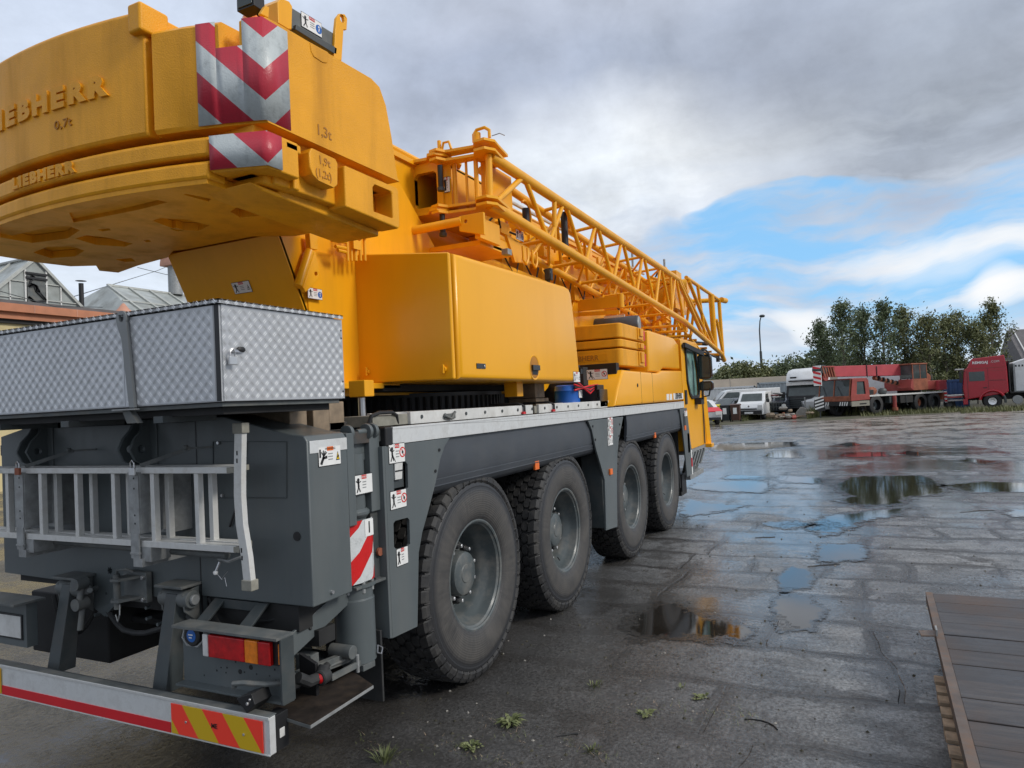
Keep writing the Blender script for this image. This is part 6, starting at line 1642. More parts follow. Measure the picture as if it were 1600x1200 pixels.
# left: cream building with glazed roof lights
setorg((16, 24, 0))
lb = thing('workshop_building', 'cream rendered workshop with terracotta cornice and glazed roof lights behind the tool box', 'building', ORG)
b = MB().box(2, 34, 22.3, 40, 0, 5.1, 'cream_wall'); b.build('wall', lb)
b = MB().box(2, 34, 21.95, 22.3, 5.22, 5.46, 'cornice').box(2, 34, 22.1, 22.3, 5.02, 5.22, 'cornice').box(2, 34, 22.2, 22.3, 4.9, 5.02, 'underbody')
for k in range(26): b.box(2.5 + k * 1.3, 2.53 + k * 1.3, 21.94, 21.95, 5.22, 5.46, 'copper_vent')
b.build('cornice', lb, .02)
MB().box(2, 34, 22.0, 40, 5.46, 5.56, 'roof_grey').build('roof', lb)
ap = at(54, 404, y=22.6); rb2 = at(134, 483, y=22.6); wd = rb2.x - ap.x
b = MB().add([(ap.x - wd, 22.6, 5.5), (ap.x + wd, 22.6, 5.5), (ap.x, 22.6, ap.z)], [(0, 1, 2)], 'skylight_glass')
b.add([(ap.x, 22.6, ap.z), (ap.x, 34, ap.z), (ap.x - wd, 34, 5.5), (ap.x - wd, 22.6, 5.5)], [(0, 1, 2, 3)], 'skylight_glass').add([(ap.x, 22.6, ap.z), (ap.x, 34, ap.z), (ap.x + wd, 34, 5.5), (ap.x + wd, 22.6, 5.5)], [(0, 1, 2, 3)], 'skylight_glass')
sk = b.build('roof_light', lb, smooth=False)
b = MB()
for s_ in (-1, 1):
    b.bar((ap.x, 22.55, ap.z), (ap.x + s_ * wd, 22.55, 5.5), .08, .08, 'skylight_bar')
    for k in range(9): yy_ = 22.6 + k * 1.2; b.bar((ap.x, yy_, ap.z + .03), (ap.x + s_ * wd, yy_, 5.53), .05, .05, 'skylight_bar')
    b.bar((ap.x + s_ * wd * .48, 22.58, 5.5), (ap.x + s_ * wd * .48, 22.58, ap.z - (ap.z - 5.5) * .48), .05, .04, 'white_dirty')
    b.bar((ap.x + s_ * wd * .2, 22.58, 5.5), (ap.x + s_ * wd * .2, 22.58, ap.z - (ap.z - 5.5) * .2), .06, .05, 'white_dirty')
b.bar((ap.x - wd * .5, 22.57, 5.5 + (ap.z - 5.5) * .5), (ap.x + wd * .5, 22.57, 5.5 + (ap.z - 5.5) * .5), .03, .03, 'skylight_bar').bar((ap.x - wd * .7, 22.57, 5.75), (ap.x + wd * .8, 22.57, 5.75), .03, .03, 'skylight_bar')
b.bar((ap.x, 22.6, ap.z + .05), (ap.x, 34, ap.z + .05), .1, .06, 'skylight_bar')
b.build('glazing_bars', sk)
g0, g1 = ap.x - wd * .2, ap.x + wd * .2
gh = (ap.z - 5.5) * .68
b = MB().box(g0 + .05, g1 - .05, 22.55, 22.58, 5.52, 5.5 + gh, 'grey_dusty')
rr = random.Random(8); pts = [Vector((rr.uniform(g0 + .05, g1 - .05), 22.53, rr.uniform(5.55, 5.45 + gh))) for _ in range(16)]
for p in pts:
    for q in sorted(pts, key=lambda q: (q - p).length)[1:4]: b.bar(p, q, .05, .05, 'black')
b.bar((g0, 22.53, 5.5 + gh), (g1, 22.53, 5.5 + gh), .06, .06, 'black'); b.bar((g0, 22.53, 5.5 + gh * .86), (g1, 22.53, 5.5 + gh * .86), .06, .06, 'black')
b.build('gable_window', sk)
r0 = at(196, 450, y=27); r1 = at(300, 437.5, y=27); rl = at(140, 462, y=25)
b = MB()
X_0 = r0.x - 1.2; X_1 = r1.x + 9
b.add([(X_0 - 1.2, 23.0, 5.5), (X_1, 23.0, 5.5), (X_1, 27, r0.z), (X_0 + .4, 27, r0.z)], [(0, 1, 2, 3)], 'skylight_glass')
b.add([(X_0 - 1.2, 23.0, 5.5), (X_0 + .4, 27, r0.z), (X_0 - 1.2, 31, 5.5)], [(0, 1, 2)], 'skylight_glass').add([(X_0 - 1.2, 31, 5.5), (X_1, 31, 5.5), (X_1, 27, r0.z), (X_0 + .4, 27, r0.z)], [(0, 1, 2, 3)], 'skylight_glass')
s2 = b.build('roof_light', lb, smooth=False)
b = MB(); x = X_0
while x < X_1: b.bar((x - .6, 22.97, 5.53), (x + .4, 26.97, r0.z + .03), .07, .06, 'skylight_bar'); x += .95
b.bar((X_0 - .4, 25, 5.55 + (r0.z - 5.5) * .5), (X_1, 25, 5.55 + (r0.z - 5.5) * .5), .05, .05, 'skylight_bar').bar((X_0 + .4, 27, r0.z + .03), (X_1, 27, r0.z + .03), .1, .08, 'skylight_bar')
b.build('glazing_bars', s2)
def px3(u, v, y): return at(u, v, y=y)
a, c = px3(128.5, 503, 22.9), px3(128.5, 443, 22.9)
b = MB().cyl((a.x, 22.9, 5.4), (a.x, 22.9, c.z), .075, 'black', 14).cyl((a.x, 22.9, c.z + .08), (a.x, 22.9, c.z + .1), .17, 'black', 14, .03); b.build('flue_pipe', lb)
a, c = px3(274, 440, 27), px3(274, 417, 27); d = px3(274, 386, 27)
b = MB().cyl((a.x, 27, a.z - .6), (a.x, 27, c.z), .30, 'galvanised', 18).box(a.x - .46, a.x + .46, 26.6, 27.4, c.z, c.z + .1, 'copper_vent')
b.loft([[(a.x - .46, 26.6, c.z + .1), (a.x + .46, 26.6, c.z + .1), (a.x + .46, 27.4, c.z + .1), (a.x - .46, 27.4, c.z + .1)], [(a.x - .34, 26.7, d.z + .2), (a.x + .34, 26.7, d.z + .2), (a.x + .34, 27.3, d.z + .2), (a.x - .34, 27.3, d.z + .2)]], 'copper_vent')
b.build('roof_ventilator', lb, .01)
a = px3(193, 486, 22.6)
MB().lathe([(0, .3), (.12, .18), (.3, .05), (.33, 0)], (a.x, 22.6, a.z - .05), (0, 0, 1), 'copper_vent', 16).build('clay_cap', lb)
for k, (p, q) in enumerate(((at(116, 463, y=30), at(300, 400, y=60)), (at(215, 418, y=40), at(300, 430, y=40)), (at(0, 455, y=21), at(160, 480, y=21)))):
    setorg(p); b = MB(); mid = (p + q) / 2 - Vector((0, 0, .2)); b.tube([p, mid, q], .02 if k < 2 else .012, 'grey_dark', 5)
    fin(b, 'overhead_cable', ('thin overhead cable rising to the right above the workshop roof', 'thin overhead cable running to the copper roof ventilator', 'thin cable strung in front of the gable roof light')[k], 'cable')
# lamp post
y = tp(1191.5, 80); zt = at(1192, 494, x=80).z
setorg((80, y, 0)); lp = thing('lamp_post', 'tall slim dark lamp post standing among the shrubs', 'lamp post', ORG)
MB().tube([(80, y, 0), (80, y, zt * .62)], .13, 'grey_dark', 10).tube([(80, y, zt * .6), (80, y + .0, zt * .85), (80, y - .1, zt * .95), (80, y - .25, zt)], [.08, .07, .06, .05], 'grey_dark', 10).build('pole', lp)
MB().ball((80, y - .35, zt + .02), .28, 'grey_dark', 10, 1, 1.1, .6).build('lamp_head', lp)
# ============================================================ VEHICLES ACROSS THE YARD (local x forward, y left)
def vthing(name, label, cat, loc, deg, group=None):
    setorg((0, 0, 0)); return thing(name, label, cat, loc, math.radians(deg), group)
def rwheel(parent, x, y, r, w=.3, rim='rim_grey', name='wheel'):
    wh = bpy.data.objects.new(name, None); C.objects.link(wh); wh.parent = parent; wh.location = (x, y, r)
    s = 1 if y >= 0 else -1
    if True:
        b = MB().lathe([(-w / 2, r * .56), (-w / 2, r * .9), (-w * .38, r), (w * .38, r), (w / 2, r * .9), (w / 2, r * .56)], (0, 0, 0), (0, 1, 0), 'black_rubber', 28); b.build('tyre', wh)
        b = MB().lathe([(s * w * .5, r * .58), (s * w * .42, r * .52), (s * w * .2, r * .46), (s * w * .22, r * .2), (s * w * .45, r * .18), (s * w * .45, 0)], (0, 0, 0), (0, 1, 0), rim, 24)
        for k in range(8): a = k * PI / 4; b.cyl((r * .34 * math.cos(a), s * w * .22, r * .34 * math.sin(a)), (r * .34 * math.cos(a), s * w * .28, r * .34 * math.sin(a)), r * .05, 'black', 6)
        b.build('rim', wh)
    return wh

# ---- old red crane
rc = vthing('truck_crane', 'faded red truck crane with white striped bumper parked in front of the trees', 'truck crane', (50.1, -1.35, 0), 140)
b = MB()
cabp = [(2.35, .95), (2.35, 1.25), (2.15, 2.32), (.95, 2.32), (.75, 2.2), (.70, 1.0)]
wf = [(2.0, 1.30), (1.92, 2.15), (1.15, 2.15), (1.08, 1.30)]
b.plate(cabp, [[(1.85, 1.35), (1.78, 2.12), (1.12, 2.12), (1.05, 1.35)]], (0, 0, 0), (-1, 0, 0), UZ, .04, 'rust_orange') if 0 else None
for y in (0, -2.44): b.plate(cabp, [[(1.85, 1.35), (1.76, 2.14), (1.12, 2.14), (1.05, 1.35)]], (0, y + .02, 0), (1, 0, 0), UZ, .05, 'red_paint_old')
b.prism([(2.35, 0, .95), (2.35, 0, 1.28), (2.30, 0, 1.28), (2.30, 0, .95)], (0, -2.44, 0), 'rust_orange').box(.7, .76, -2.42, 0, .95, 2.3, 'red_paint_old').box(.8, 2.17, -2.42, 0, 2.30, 2.36, 'red_paint_old')
for y in (-.06, -1.24, -2.38): b.bar((2.34, y, 1.25), (2.16, y, 2.32), .07, .07, 'rust_orange')
b.box(.9, 2.3, -2.40, -.04, 1.0, 1.1, 'underbody')
cb = b.build('driver_cab', rc, .02)
b = MB().add([(2.325, -.08, 1.27), (2.325, -2.36, 1.27), (2.155, -2.36, 2.28), (2.155, -.08, 2.28)], [(0, 1, 2, 3)], 'truck_glass').build('windscreen', cb)
b = MB().add([(1.85, .0, 1.35), (1.76, 0, 2.14), (1.12, 0, 2.14), (1.05, 0, 1.35)], [(0, 1, 2, 3)], 'truck_glass').build('side_window', cb)
b = MB().bar((2.36, -.6, 1.3), (2.26, -1.0, 1.9), .02, .02, 'black').bar((2.36, -1.8, 1.3), (2.26, -2.1, 1.9), .02, .02, 'black').box(1.3, 1.5, -1.0, -.7, 1.2, 1.9, 'black').box(1.3, 1.5, -2.0, -1.7, 1.2, 1.9, 'black').build('wiper', cb)
b = MB().box(2.25, 2.42, -2.42, .02, .68, .93, 'underbody').box(.72, 2.3, .0, .03, .62, .95, 'plastic_cap').box(1.0, 1.6, .03, .04, .72, .80, 'black')
b.build('bumper', rc, .02)
b = MB()
for y0 in (-.12, -1.55): 
    for k in range(4): b.prism([(2.425, y0 - k * .17, .92), (2.425, y0 - k * .17 - .08, .92), (2.425, y0 - k * .17 - .15, .68), (2.425, y0 - k * .17 - .07, .68)], (.006, 0, 0), 'white')
b.build('bumper_stripes', rc)
b = MB().box(-6.4, .75, -2.42, .0, 1.16, 1.26, 'white_dirty').box(-6.3, .7, -2.0, -.5, .6, 1.16, 'underbody').box(-3.4, -2.2, -.5, -.05, .65, 1.1, 'underbody').box(-1.9, -1.2, -.4, -.05, .7, 1.1, 'grey_dark')
b.cyl((-1.55, .02, .35), (-1.55, .02, 1.15), .12, 'red_paint_old', 14).cyl((-1.55, .02, .2), (-1.55, .02, .4), .18, 'rust_orange', 12)
b.tube([(-2.7, .0, 1.1), (-2.7, .02, .5), (-3.1, .02, .5), (-3.1, 0, 1.1)], .025, 'grey_dark', 6).box(-6.7, -6.4, -2.3, -.1, .7, 1.2, 'rust_orange')
b.build('chassis', rc, .01)
b = MB()
for k in range(3): b.box(-6.72, -6.70, -.35 + 0, -.05, .55 + k * .24, .67 + k * .24, 'white')
b.box(-6.62, -6.58, -.1, .06, .5, 1.25, 'white'); [b.box(-6.625, -6.575, -.105, .065, .55 + k * .25, .67 + k * .25, 'red') for k in range(3)]
b.build('tail_marking', rc)
for x, y in ((0, -.2), (0, -2.2), (-4.15, -.2), (-4.15, -2.2), (-5.5, -.2), (-5.5, -2.2)): rwheel(rc, x, y, .62, .34, 'rust_orange' if x == -4.15 else 'rim_grey')
rwheel(rc, 1.5, -1.8, .5, .3)
b = MB().prism([(-4.4, -.85, 2.42), (2.6, -.85, 2.52), (2.6, -.85, 3.18), (-4.4, -.85, 3.18)], (0, -.6, 0), 'red_boom').box(-.3, -.24, -.84, -.80, 2.4, 3.25, 'black').box(-1.2, -1.14, -.84, -.80, 2.3, 3.1, 'black')
bm_ = b.build('boom', rc, .02)
b = MB()
for k in range(5): b.bar((2.6 + k * .22, -.8, 2.5), (2.8 + k * .22, -.8, 3.2), .06, .08, 'rust_orange').bar((2.6 + k * .22, -1.5, 2.5), (2.8 + k * .22, -1.5, 3.2), .06, .08, 'rust_orange')
b.cyl((3.5, -1.5, 3.0), (3.5, -.8, 3.0), .28, 'grey_dark', 18).cyl((3.4, -1.5, 2.5), (3.4, -.8, 2.5), .22, 'red_paint_old', 18)
b.box(2.7, 3.6, -1.55, -.75, 3.12, 3.2, 'red_paint_old')
b.build('boom_head', rc)
b = MB().box(3.72, 3.76, -1.45, -.85, 2.0, 3.25, 'white'); [b.prism([(3.765, -.85, 2.05 + k * .3), (3.765, -1.45, 2.2 + k * .3), (3.765, -1.45, 2.34 + k * .3), (3.765, -.85, 2.19 + k * .3)], (.006, 0, 0), 'red') for k in range(4)]
b.build('warning_board', rc)
b = MB().cyl((-4.2, -.9, 1.7), (-1.2, -1.1, 2.35), .14, 'rust_orange', 16)
for k in range(7): b.cyl((-3.9 + k * .4, -.915, 1.77 + k * .087), (-3.8 + k * .4, -.92, 1.79 + k * .087), .146, 'black', 14)
b.build('luffing_cylinder', rc)
b = MB().cyl((-4.6, -1.2, 1.26), (-4.6, -1.2, 1.42), .7, 'underbody', 24).box(-6.2, -3.4, -2.1, -.3, 1.42, 2.0, 'red_paint_old').box(-6.9, -6.1, -2.3, -.1, 1.35, 2.0, 'red_boom').cyl((-5.9, -1.6, 2.2), (-5.9, -.7, 2.2), .3, 'rust_orange', 16)
b.build('superstructure', rc, .03)
b = MB().box(-4.9, -3.5, -.98, -.02, 1.42, 2.15, 'rust_orange')
for x in (-4.9, -4.25, -3.55):
    for y in (-.94, -.06): b.box(x, x + .06, y - .03, y + .03, 2.15, 3.12, 'rust_orange')
b.box(-4.95, -3.35, -1.0, .0, 3.10, 3.18, 'rust_orange')
b.prism([(-3.5, -.02, 1.42), (-3.2, -.02, 1.6), (-3.35, -.02, 2.15), (-3.5, -.02, 2.15)], (0, -.96, 0), 'red_paint_old')
oc = b.build('operator_cab', rc, .01)
b = MB().box(-4.84, -3.55, -.05, -.045, 2.17, 3.08, 'truck_glass').box(-3.46, -3.45, -.92, -.08, 2.17, 3.08, 'truck_glass').build('cab_window', oc)
b = MB().box(.0, 1.6, -1.9, -.2, 1.3, 1.6, 'black').ball((-.6, -.9, 1.5), .3, 'rust_orange', 10, 1.5).ball((-1.3, -.6, 1.45), .25, 'grey_dark', 10, 1.3).build('engine_hood', rc, .03)
# ---- red lorry tractor
p = at(1540, 640, z=0)
rt = vthing('lorry', 'bright red lorry tractor with high roof cab and chrome front wheel at the right', 'lorry', (53.4, -7.35, 0), 84)
b = MB()
sidep = [(-1.42, 1.05), (-1.2, .95), (-.75, .9), (.90, .65), (.98, 1.4), (.88, 2.55), (.66, 2.72), (.42, 3.25), (-1.3, 3.38), (-1.4, 2.6)]
b.prism([(x, 0, z) for x, z in sidep], (0, -2.42, 0), 'red_truck')
cbx = b.build('cab', rt, .05, seg=3)
b = MB().box(-.22, .62, .001, .012, 1.82, 2.42, 'truck_glass'); b.build('side_window', cbx, .02)
b = MB().add([(.99, -.15, 1.65), (.99, -2.27, 1.65), (.91, -2.27, 2.5), (.91, -.15, 2.5)], [(0, 1, 2, 3)], 'truck_glass')
for k in range(6): b.box(.97, 1.02, -2.2, -.2, .75 + k * .14, .82 + k * .14, 'black')
b.build('windscreen', cbx)
b = MB().box(.70, .72, .001, .012, .75, 2.5, 'black').box(-.40, -.385, .001, .008, .95, 2.6, 'black').box(-1.3, -.45, .001, .008, 1.80, 1.82, 'black').box(-.3, -.1, .001, .02, 1.35, 1.4, 'black').box(-1.36, .75, .001, .012, 2.62, 2.65, 'red_paint_old')
b.box(-1.25, -.55, .001, .006, 2.42, 2.44, 'red_paint_old').box(-1.25, -.55, .001, .006, 1.86, 1.88, 'red_paint_old')
b.build('door_seam', cbx)
b = MB().text('REMIGAJ', (-.02, .012, 2.98), (-1, 0, 0), UZ, .22, .002, 'white', .007).text('.COM', (-.80, .012, 3.0), (-1, 0, 0), UZ, .19, .002, 'white_dirty', 0)
b.build('cab_lettering', cbx, smooth=False)
MB().box(.85, 1.35, -2.3, .06, 2.58, 2.66, 'white_dirty').build('sun_visor', cbx, .02)
MB().box(1.0, 1.15, .1, .3, 1.75, 2.45, 'black').bar((.8, .05, 2.5), (1.1, .2, 2.45), .04, .04, 'black').build('mirror', cbx, .02)
MB().tube([(-.56 + .66 * math.cos(a), .03, .52 + .66 * math.sin(a)) for a in lin(.15, PI - .5, 10)], .08, 'red_truck', 8).tube([(-.56 + .66 * math.cos(a), .05, .52 + .66 * math.sin(a)) for a in lin(PI - .5, PI + .2, 6)], .07, 'grey_dark', 8).build('wheel_arch', rt)
b = MB().box(-4.6, .85, -1.9, -.5, .6, .95, 'underbody').box(-3.2, -1.5, -2.35, -.05, .95, 1.05, 'underbody').cyl((-1.85, .05, .55), (-1.85, -.5, .55), .27, 'galvanised', 20).box(-3.4, -2.3, -.5, 0, .35, .9, 'underbody').box(.75, 1.0, -2.4, 0, .35, .7, 'red_truck')
b.box(-1.55, -1.47, -2.3, -.1, 1.0, 3.0, 'black')
b.build('chassis', rt, .02)
for x, y in ((-.56, -.18), (-.56, -2.24), (-3.8, -.2), (-3.8, -2.24)): rwheel(rt, x, y, .50, .32, 'chrome')
# trailer body next to it
tl = vthing('box_trailer', 'white box trailer body behind the red lorry at the right edge', 'trailer', (53.8, -9.15, 0), 88)
b = MB().prism([(0, 0, 1.05), (0, 0, 2.85), (-.8, 0, 3.12), (-9, 0, 3.12), (-9, 0, 1.0)], (0, -2.45, 0), 'white_van'); bx_ = b.build('body', tl, .03)
b = MB().box(-8.8, 0, .0, .02, 1.0, 1.1, 'galvanised').box(-9, .05, -.9, -.1, .6, .95, 'galvanised').box(-.1, .0, -.3, .02, 1.1, 2.8, 'galvanised')
for k in range(5): b.box(-.2 - k * .17, -.11 - k * .17, .004, .008, 2.6, 2.72, 'grey_dark') if k != 3 else None
b.build('frame_rail', tl)
for x in (-6, -7.3): rwheel(tl, x, -.2, .5, .32)
# ---- low white trailer between the two
tr2 = vthing('low_trailer', 'low white trailer with red strip between the red crane and the red lorry', 'trailer', (55.4, -5.2, 0), 90)
b = MB().box(-1.8, .6, -2.0, 0, .75, .95, 'white_dirty').box(-1.8, .6, 0, .02, .78, .86, 'red').box(-1.8, .6, 0, .03, .55, .66, 'white_dirty').prism([(-.4, 0, .95), (.6, 0, .95), (.6, 0, 1.3)], (0, -1.5, 0), 'white_dirty'); b.build('frame', tr2, .01)
rwheel(tr2, -.6, -.2, .35, .2)
# ---- vans, cars
def boxcar(root, secs, w, m, glass, side_glass, name='body'):
    """secs: side outline; rounded by tapering the outer sections"""
    b = MB(); n = len(secs); S = []
    for f, y in ((.90, w / 2), (.97, w / 2 - .04), (1, w / 2 - .12), (1, -w / 2 + .12), (.97, -w / 2 + .04), (.90, -w / 2)):
        cx = sum(p[0] for p in secs) / n
        S.append([Vector((cx + (x - cx) * (.98 if f < .95 else 1), y * (1 if z < 1.0 else 1 - (z - 1.0) * .13), z if z < .4 else z * (1 - (1 - f) * .12))) for x, z in secs])
    b.loft(S, m); bd = b.build(name, root, .02, ang=50)
    b = MB(); b.add(glass, [tuple(range(len(glass)))], 'truck_glass').build('windscreen', bd)
    for sg in side_glass: MB().add(sg, [tuple(range(len(sg)))], 'truck_glass').build('side_window', bd)
    return bd
p = at(1176, 654, z=0)
v1 = vthing('van', 'small white van facing the yard behind the brown and black bins, black lower bumper', 'van', (49.6, at(1177, 600, x=49.6).y, 0), 176)
bd = boxcar(v1, [(1.9, .35), (1.95, .8), (1.75, 1.05), (1.0, 1.2), (.45, 1.75), (.2, 1.83), (-2.2, 1.83), (-2.3, .35)], 1.78, 'white_van', [(1.02, -.68, 1.22), (1.02, .68, 1.22), (.53, .62, 1.70), (.53, -.62, 1.70)], [[(.9, s * .86, 1.2), (.4, s * .82, 1.65), (-.5, s * .82, 1.68), (-.5, s * .86, 1.2)] for s in (-1, 1)])
b = MB().box(1.92, 1.99, -.8, .8, .38, .62, 'black').box(1.985, 1.995, -.27, .27, .42, .53, 'white').box(1.94, 1.97, -.85, -.55, .68, .95, 'clear_lens').box(1.94, 1.97, .55, .85, .68, .95, 'clear_lens').box(1.95, 1.98, -.5, .5, .68, .74, 'black').cyl((1.90, 0, .9), (1.93, 0, .9), .06, 'chrome', 10)
b.build('front_bumper', bd, .01)
MB().box(.75, .95, .92, 1.1, 1.1, 1.3, 'black').box(.75, .95, -1.1, -.92, 1.1, 1.3, 'black').build('mirror', bd, .02)
for x in (1.2, -1.5):
    for y in (-.75, .75): rwheel(v1, x, y, .31, .2)
v2 = vthing('van', 'long white van standing behind the small one with dark door glass toward the crane mirror', 'van', (54, at(1152, 600, x=54).y, 0), 112)
bd = boxcar(v2, [(2.4, .35), (2.5, .9), (1.7, 1.25), (1.0, 1.95), (.6, 2.05), (-2.8, 2.05), (-2.8, .35)], 1.95, 'white_van', [(1.72, -.75, 1.3), (1.72, .75, 1.3), (1.1, .7, 1.9), (1.1, -.7, 1.9)], [[(1.5, s * .945, 1.3), (.95, s * .90, 1.85), (.1, s * .90, 1.85), (.1, s * .945, 1.3)] for s in (-1, 1)])
for x in (1.6, -1.9):
    for y in (-.8, .8): rwheel(v2, x, y, .34, .2)
c1 = vthing('car', 'dark hatchback half hidden behind the black and brown bins', 'car', (51.2, at(1143, 600, x=51.2).y, 0), 150)
bd = boxcar(c1, [(1.9, .3), (2.0, .7), (1.2, .95), (.4, 1.42), (-.9, 1.48), (-1.8, 1.1), (-1.95, .3)], 1.75, 'blue_car', [(1.18, -.65, .98), (1.18, .65, .98), (.45, .55, 1.40), (.45, -.55, 1.40)], [[(.95, s * .86, .98), (.35, s * .82, 1.34), (-.8, s * .82, 1.38), (-1.2, s * .86, 1.02)] for s in (-1, 1)])
for x in (1.25, -1.25):
    for y in (-.75, .75): rwheel(c1, x, y, .3, .2)
c2 = vthing('car', 'white car with a red bonnet stripe peeking out right of the crane cab', 'car', (43.5, at(1088, 600, x=43.5).y, 0), 205)
bd = boxcar(c2, [(1.9, .3), (2.05, .75), (1.2, 1.0), (.4, 1.42), (-.9, 1.48), (-1.8, 1.1), (-1.95, .3)], 1.8, 'white_van', [(1.16, -.65, 1.04), (1.16, .65, 1.04), (.45, .55, 1.40), (.45, -.55, 1.40)], [[(.95, s * .87, 1.04), (.35, s * .83, 1.34), (-.8, s * .83, 1.38), (-1.2, s * .87, 1.06)] for s in (-1, 1)])
MB().prism([(2.06, -.9, .78), (2.06, .9, .78), (1.3, .9, 1.0), (1.3, -.9, 1.0)], (0, 0, .03), 'red').box(2.0, 2.07, -.85, -.5, .6, .8, 'clear_lens').box(2.0, 2.07, .5, .85, .6, .8, 'clear_lens').box(1.98, 2.06, -.8, .8, .3, .45, 'black').build('bonnet_stripe', bd)
for x in (1.25, -1.25):
    for y in (-.78, .78): rwheel(c2, x, y, .31, .2)
# wrecked dark pickup
c3 = vthing('car', 'stripped dark vehicle with barred grille and scrap piled on its bonnet', 'car', (52, at(1214, 600, x=52).y, 0), 172)
bd = boxcar(c3, [(1.8, .45), (1.9, 1.05), (1.0, 1.2), (.5, 1.35), (-1.9, 1.35), (-1.9, .4)], 1.85, 'blue_car', [(1.0, -.6, 1.21), (1.0, .6, 1.21), (.5, .6, 1.36), (.5, -.6, 1.36)], [])
b = MB()
for k in range(9): b.box(1.9, 1.96, -.7 + k * .17, -.66 + k * .17, .55, 1.0, 'grey_dark')
b.box(1.9, 1.97, -.75, .75, .98, 1.05, 'grey_dark').box(1.9, 1.97, -.8, .8, .72, .76, 'grey_dark').cyl((1.86, .8, .8), (1.96, .8, .8), .13, 'clear_lens', 14).cyl((1.86, -.8, .8), (1.96, -.8, .8), .13, 'clear_lens', 14).build('grille', bd)
r = random.Random(6); b = MB()
for k in range(9): a = r.random() * 3; b.bar((r.uniform(-.8, 1.2), r.uniform(-.8, .8), 1.4 + r.random() * .15), (r.uniform(-.8, 1.2), r.uniform(-.8, .8), 1.4 + r.random() * .3), .15, .06, r.choice(('black', 'grey_dark', 'white_dirty', 'red_paint_old')))
b.ball((-.6, .8, 1.6), .25, 'red_paint_old', 10).build('scrap_parts', bd)
for y in (-.75, .75): rwheel(c3, 1.1, y, .36, .22)
# dark lorry with white roof deflector
l2 = vthing('lorry', 'black-fronted lorry with a tall white roof air deflector left of the red crane', 'lorry', (52.5, at(1263, 600, x=52.5).y, 0), 170)
b = MB().prism([(1.15, -1.2, .5), (1.25, -1.2, 1.35), (.95, -1.2, 2.15), (-1.0, -1.2, 2.15), (-1.0, -1.2, .5)], (0, 2.4, 0), 'black'); cb2 = b.build('cab', l2, .05)
MB().add([(1.24, -1.05, 1.4), (1.24, 1.05, 1.4), (.98, 1.0, 2.1), (.98, -1.0, 2.1)], [(0, 1, 2, 3)], 'truck_glass').build('windscreen', cb2)
S = []
for y, f in ((-1.2, .88), (-.9, .98), (0, 1), (.9, .98), (1.2, .88)): S.append([Vector((x * f if x > 0 else x, y, 2.25 + (z - 2.25) * f)) for x, z in ((1.1, 2.25), (1.15, 2.5), (.85, 3.0), (.3, 3.25), (-1.0, 3.3), (-1.0, 2.25))])
MB().loft(S, 'white_van').build('roof_deflector', l2, .03, ang=60)
b = MB().box(1.14, 1.2, -1.0, 1.0, 2.36, 2.44, 'black').box(1.1, 1.25, -1.15, 1.15, 2.12, 2.27, 'white_dirty').box(.98, 1.1, -.9, -.5, 2.6, 2.7, 'black')
for k in range(5): b.box(1.2, 1.3, -1.0, 1.0, .6 + k * .14, .68 + k * .14, 'grey_dark')
b.bar((1.35, 1.25, 1.5), (1.3, 1.45, 1.5), .1, .4, 'black').bar((1.35, -1.25, 1.5), (1.3, -1.45, 1.5), .1, .4, 'black')
b.build('grille', l2)
MB().box(-6, -1.0, -1.1, 1.1, .6, 2.2, 'grey_dark').build('load_body', l2)
for x in (.2, -4):
    for y in (-1, 1): rwheel(l2, x, y, .48, .28)
l3 = vthing('light_truck', 'white light truck cab tucked between the black lorry and the red crane cab', 'truck', (52.0, at(1290, 600, x=52.0).y, 0), 150)
bd = boxcar(l3, [(1.3, .45), (1.4, 1.0), (1.1, 1.25), (.5, 2.05), (.2, 2.15), (-1.2, 2.15), (-1.2, .5)], 2.0, 'white_van', [(1.1, -.8, 1.3), (1.1, .8, 1.3), (.56, .75, 2.0), (.56, -.75, 2.0)], [[(.95, s * .97, 1.25), (.45, s * .90, 1.95), (-.5, s * .90, 1.95), (-.5, s * .97, 1.25)] for s in (-1, 1)])
for x in (.7, -2.6):
    for y in (-.85, .85): rwheel(l3, x, y, .36, .22)
MB().box(-4, -1.2, -.9, .9, .7, .9, 'underbody').build('chassis', l3)
l4 = vthing('box_van', 'tall white box body visible behind the red crane cab under its boom', 'van', (57, at(1338, 600, x=57).y, 0), 90)
MB().box(-3.4, 1.2, -2.2, 0, .9, 2.75, 'white_van').box(1.2, 2.6, -2.1, -.05, .6, 2.0, 'white_van').box(-3.2, 2.4, -1.8, -.3, .5, .9, 'underbody').build('body', l4, .05)
for x in (1.8, -2.2): rwheel(l4, x, -.2, .4, .25)
p = at(1279, 641, z=.3)
setorg((47.6, at(1279, 600, x=47.6).y, 0)); b = MB(); yy_ = ORG.y
S = [(-.30, .45), (.12, .40), (.34, .75), (.30, 1.15), (.02, 1.30), (-.28, 1.1)]
sg = thing('striped_board', 'black and white striped round-edged board propped left of the red crane bumper', 'sign', ORG)
MB().prism([(47.6, yy_ + a, z) for a, z in S], (.04, 0, 0), 'black').box(47.63, 47.68, yy_ - .03, yy_ + .03, 0, .6, 'grey_dark').build('board', sg)
b = MB()
for k in range(4): z = .52 + k * .2; b.prism([(47.598, yy_ + .28, z), (47.598, yy_ - .24, z + .16), (47.598, yy_ - .24, z + .26), (47.598, yy_ + .28, z + .10)], (-.004, 0, 0), 'white')
b.build('stripes', sg)
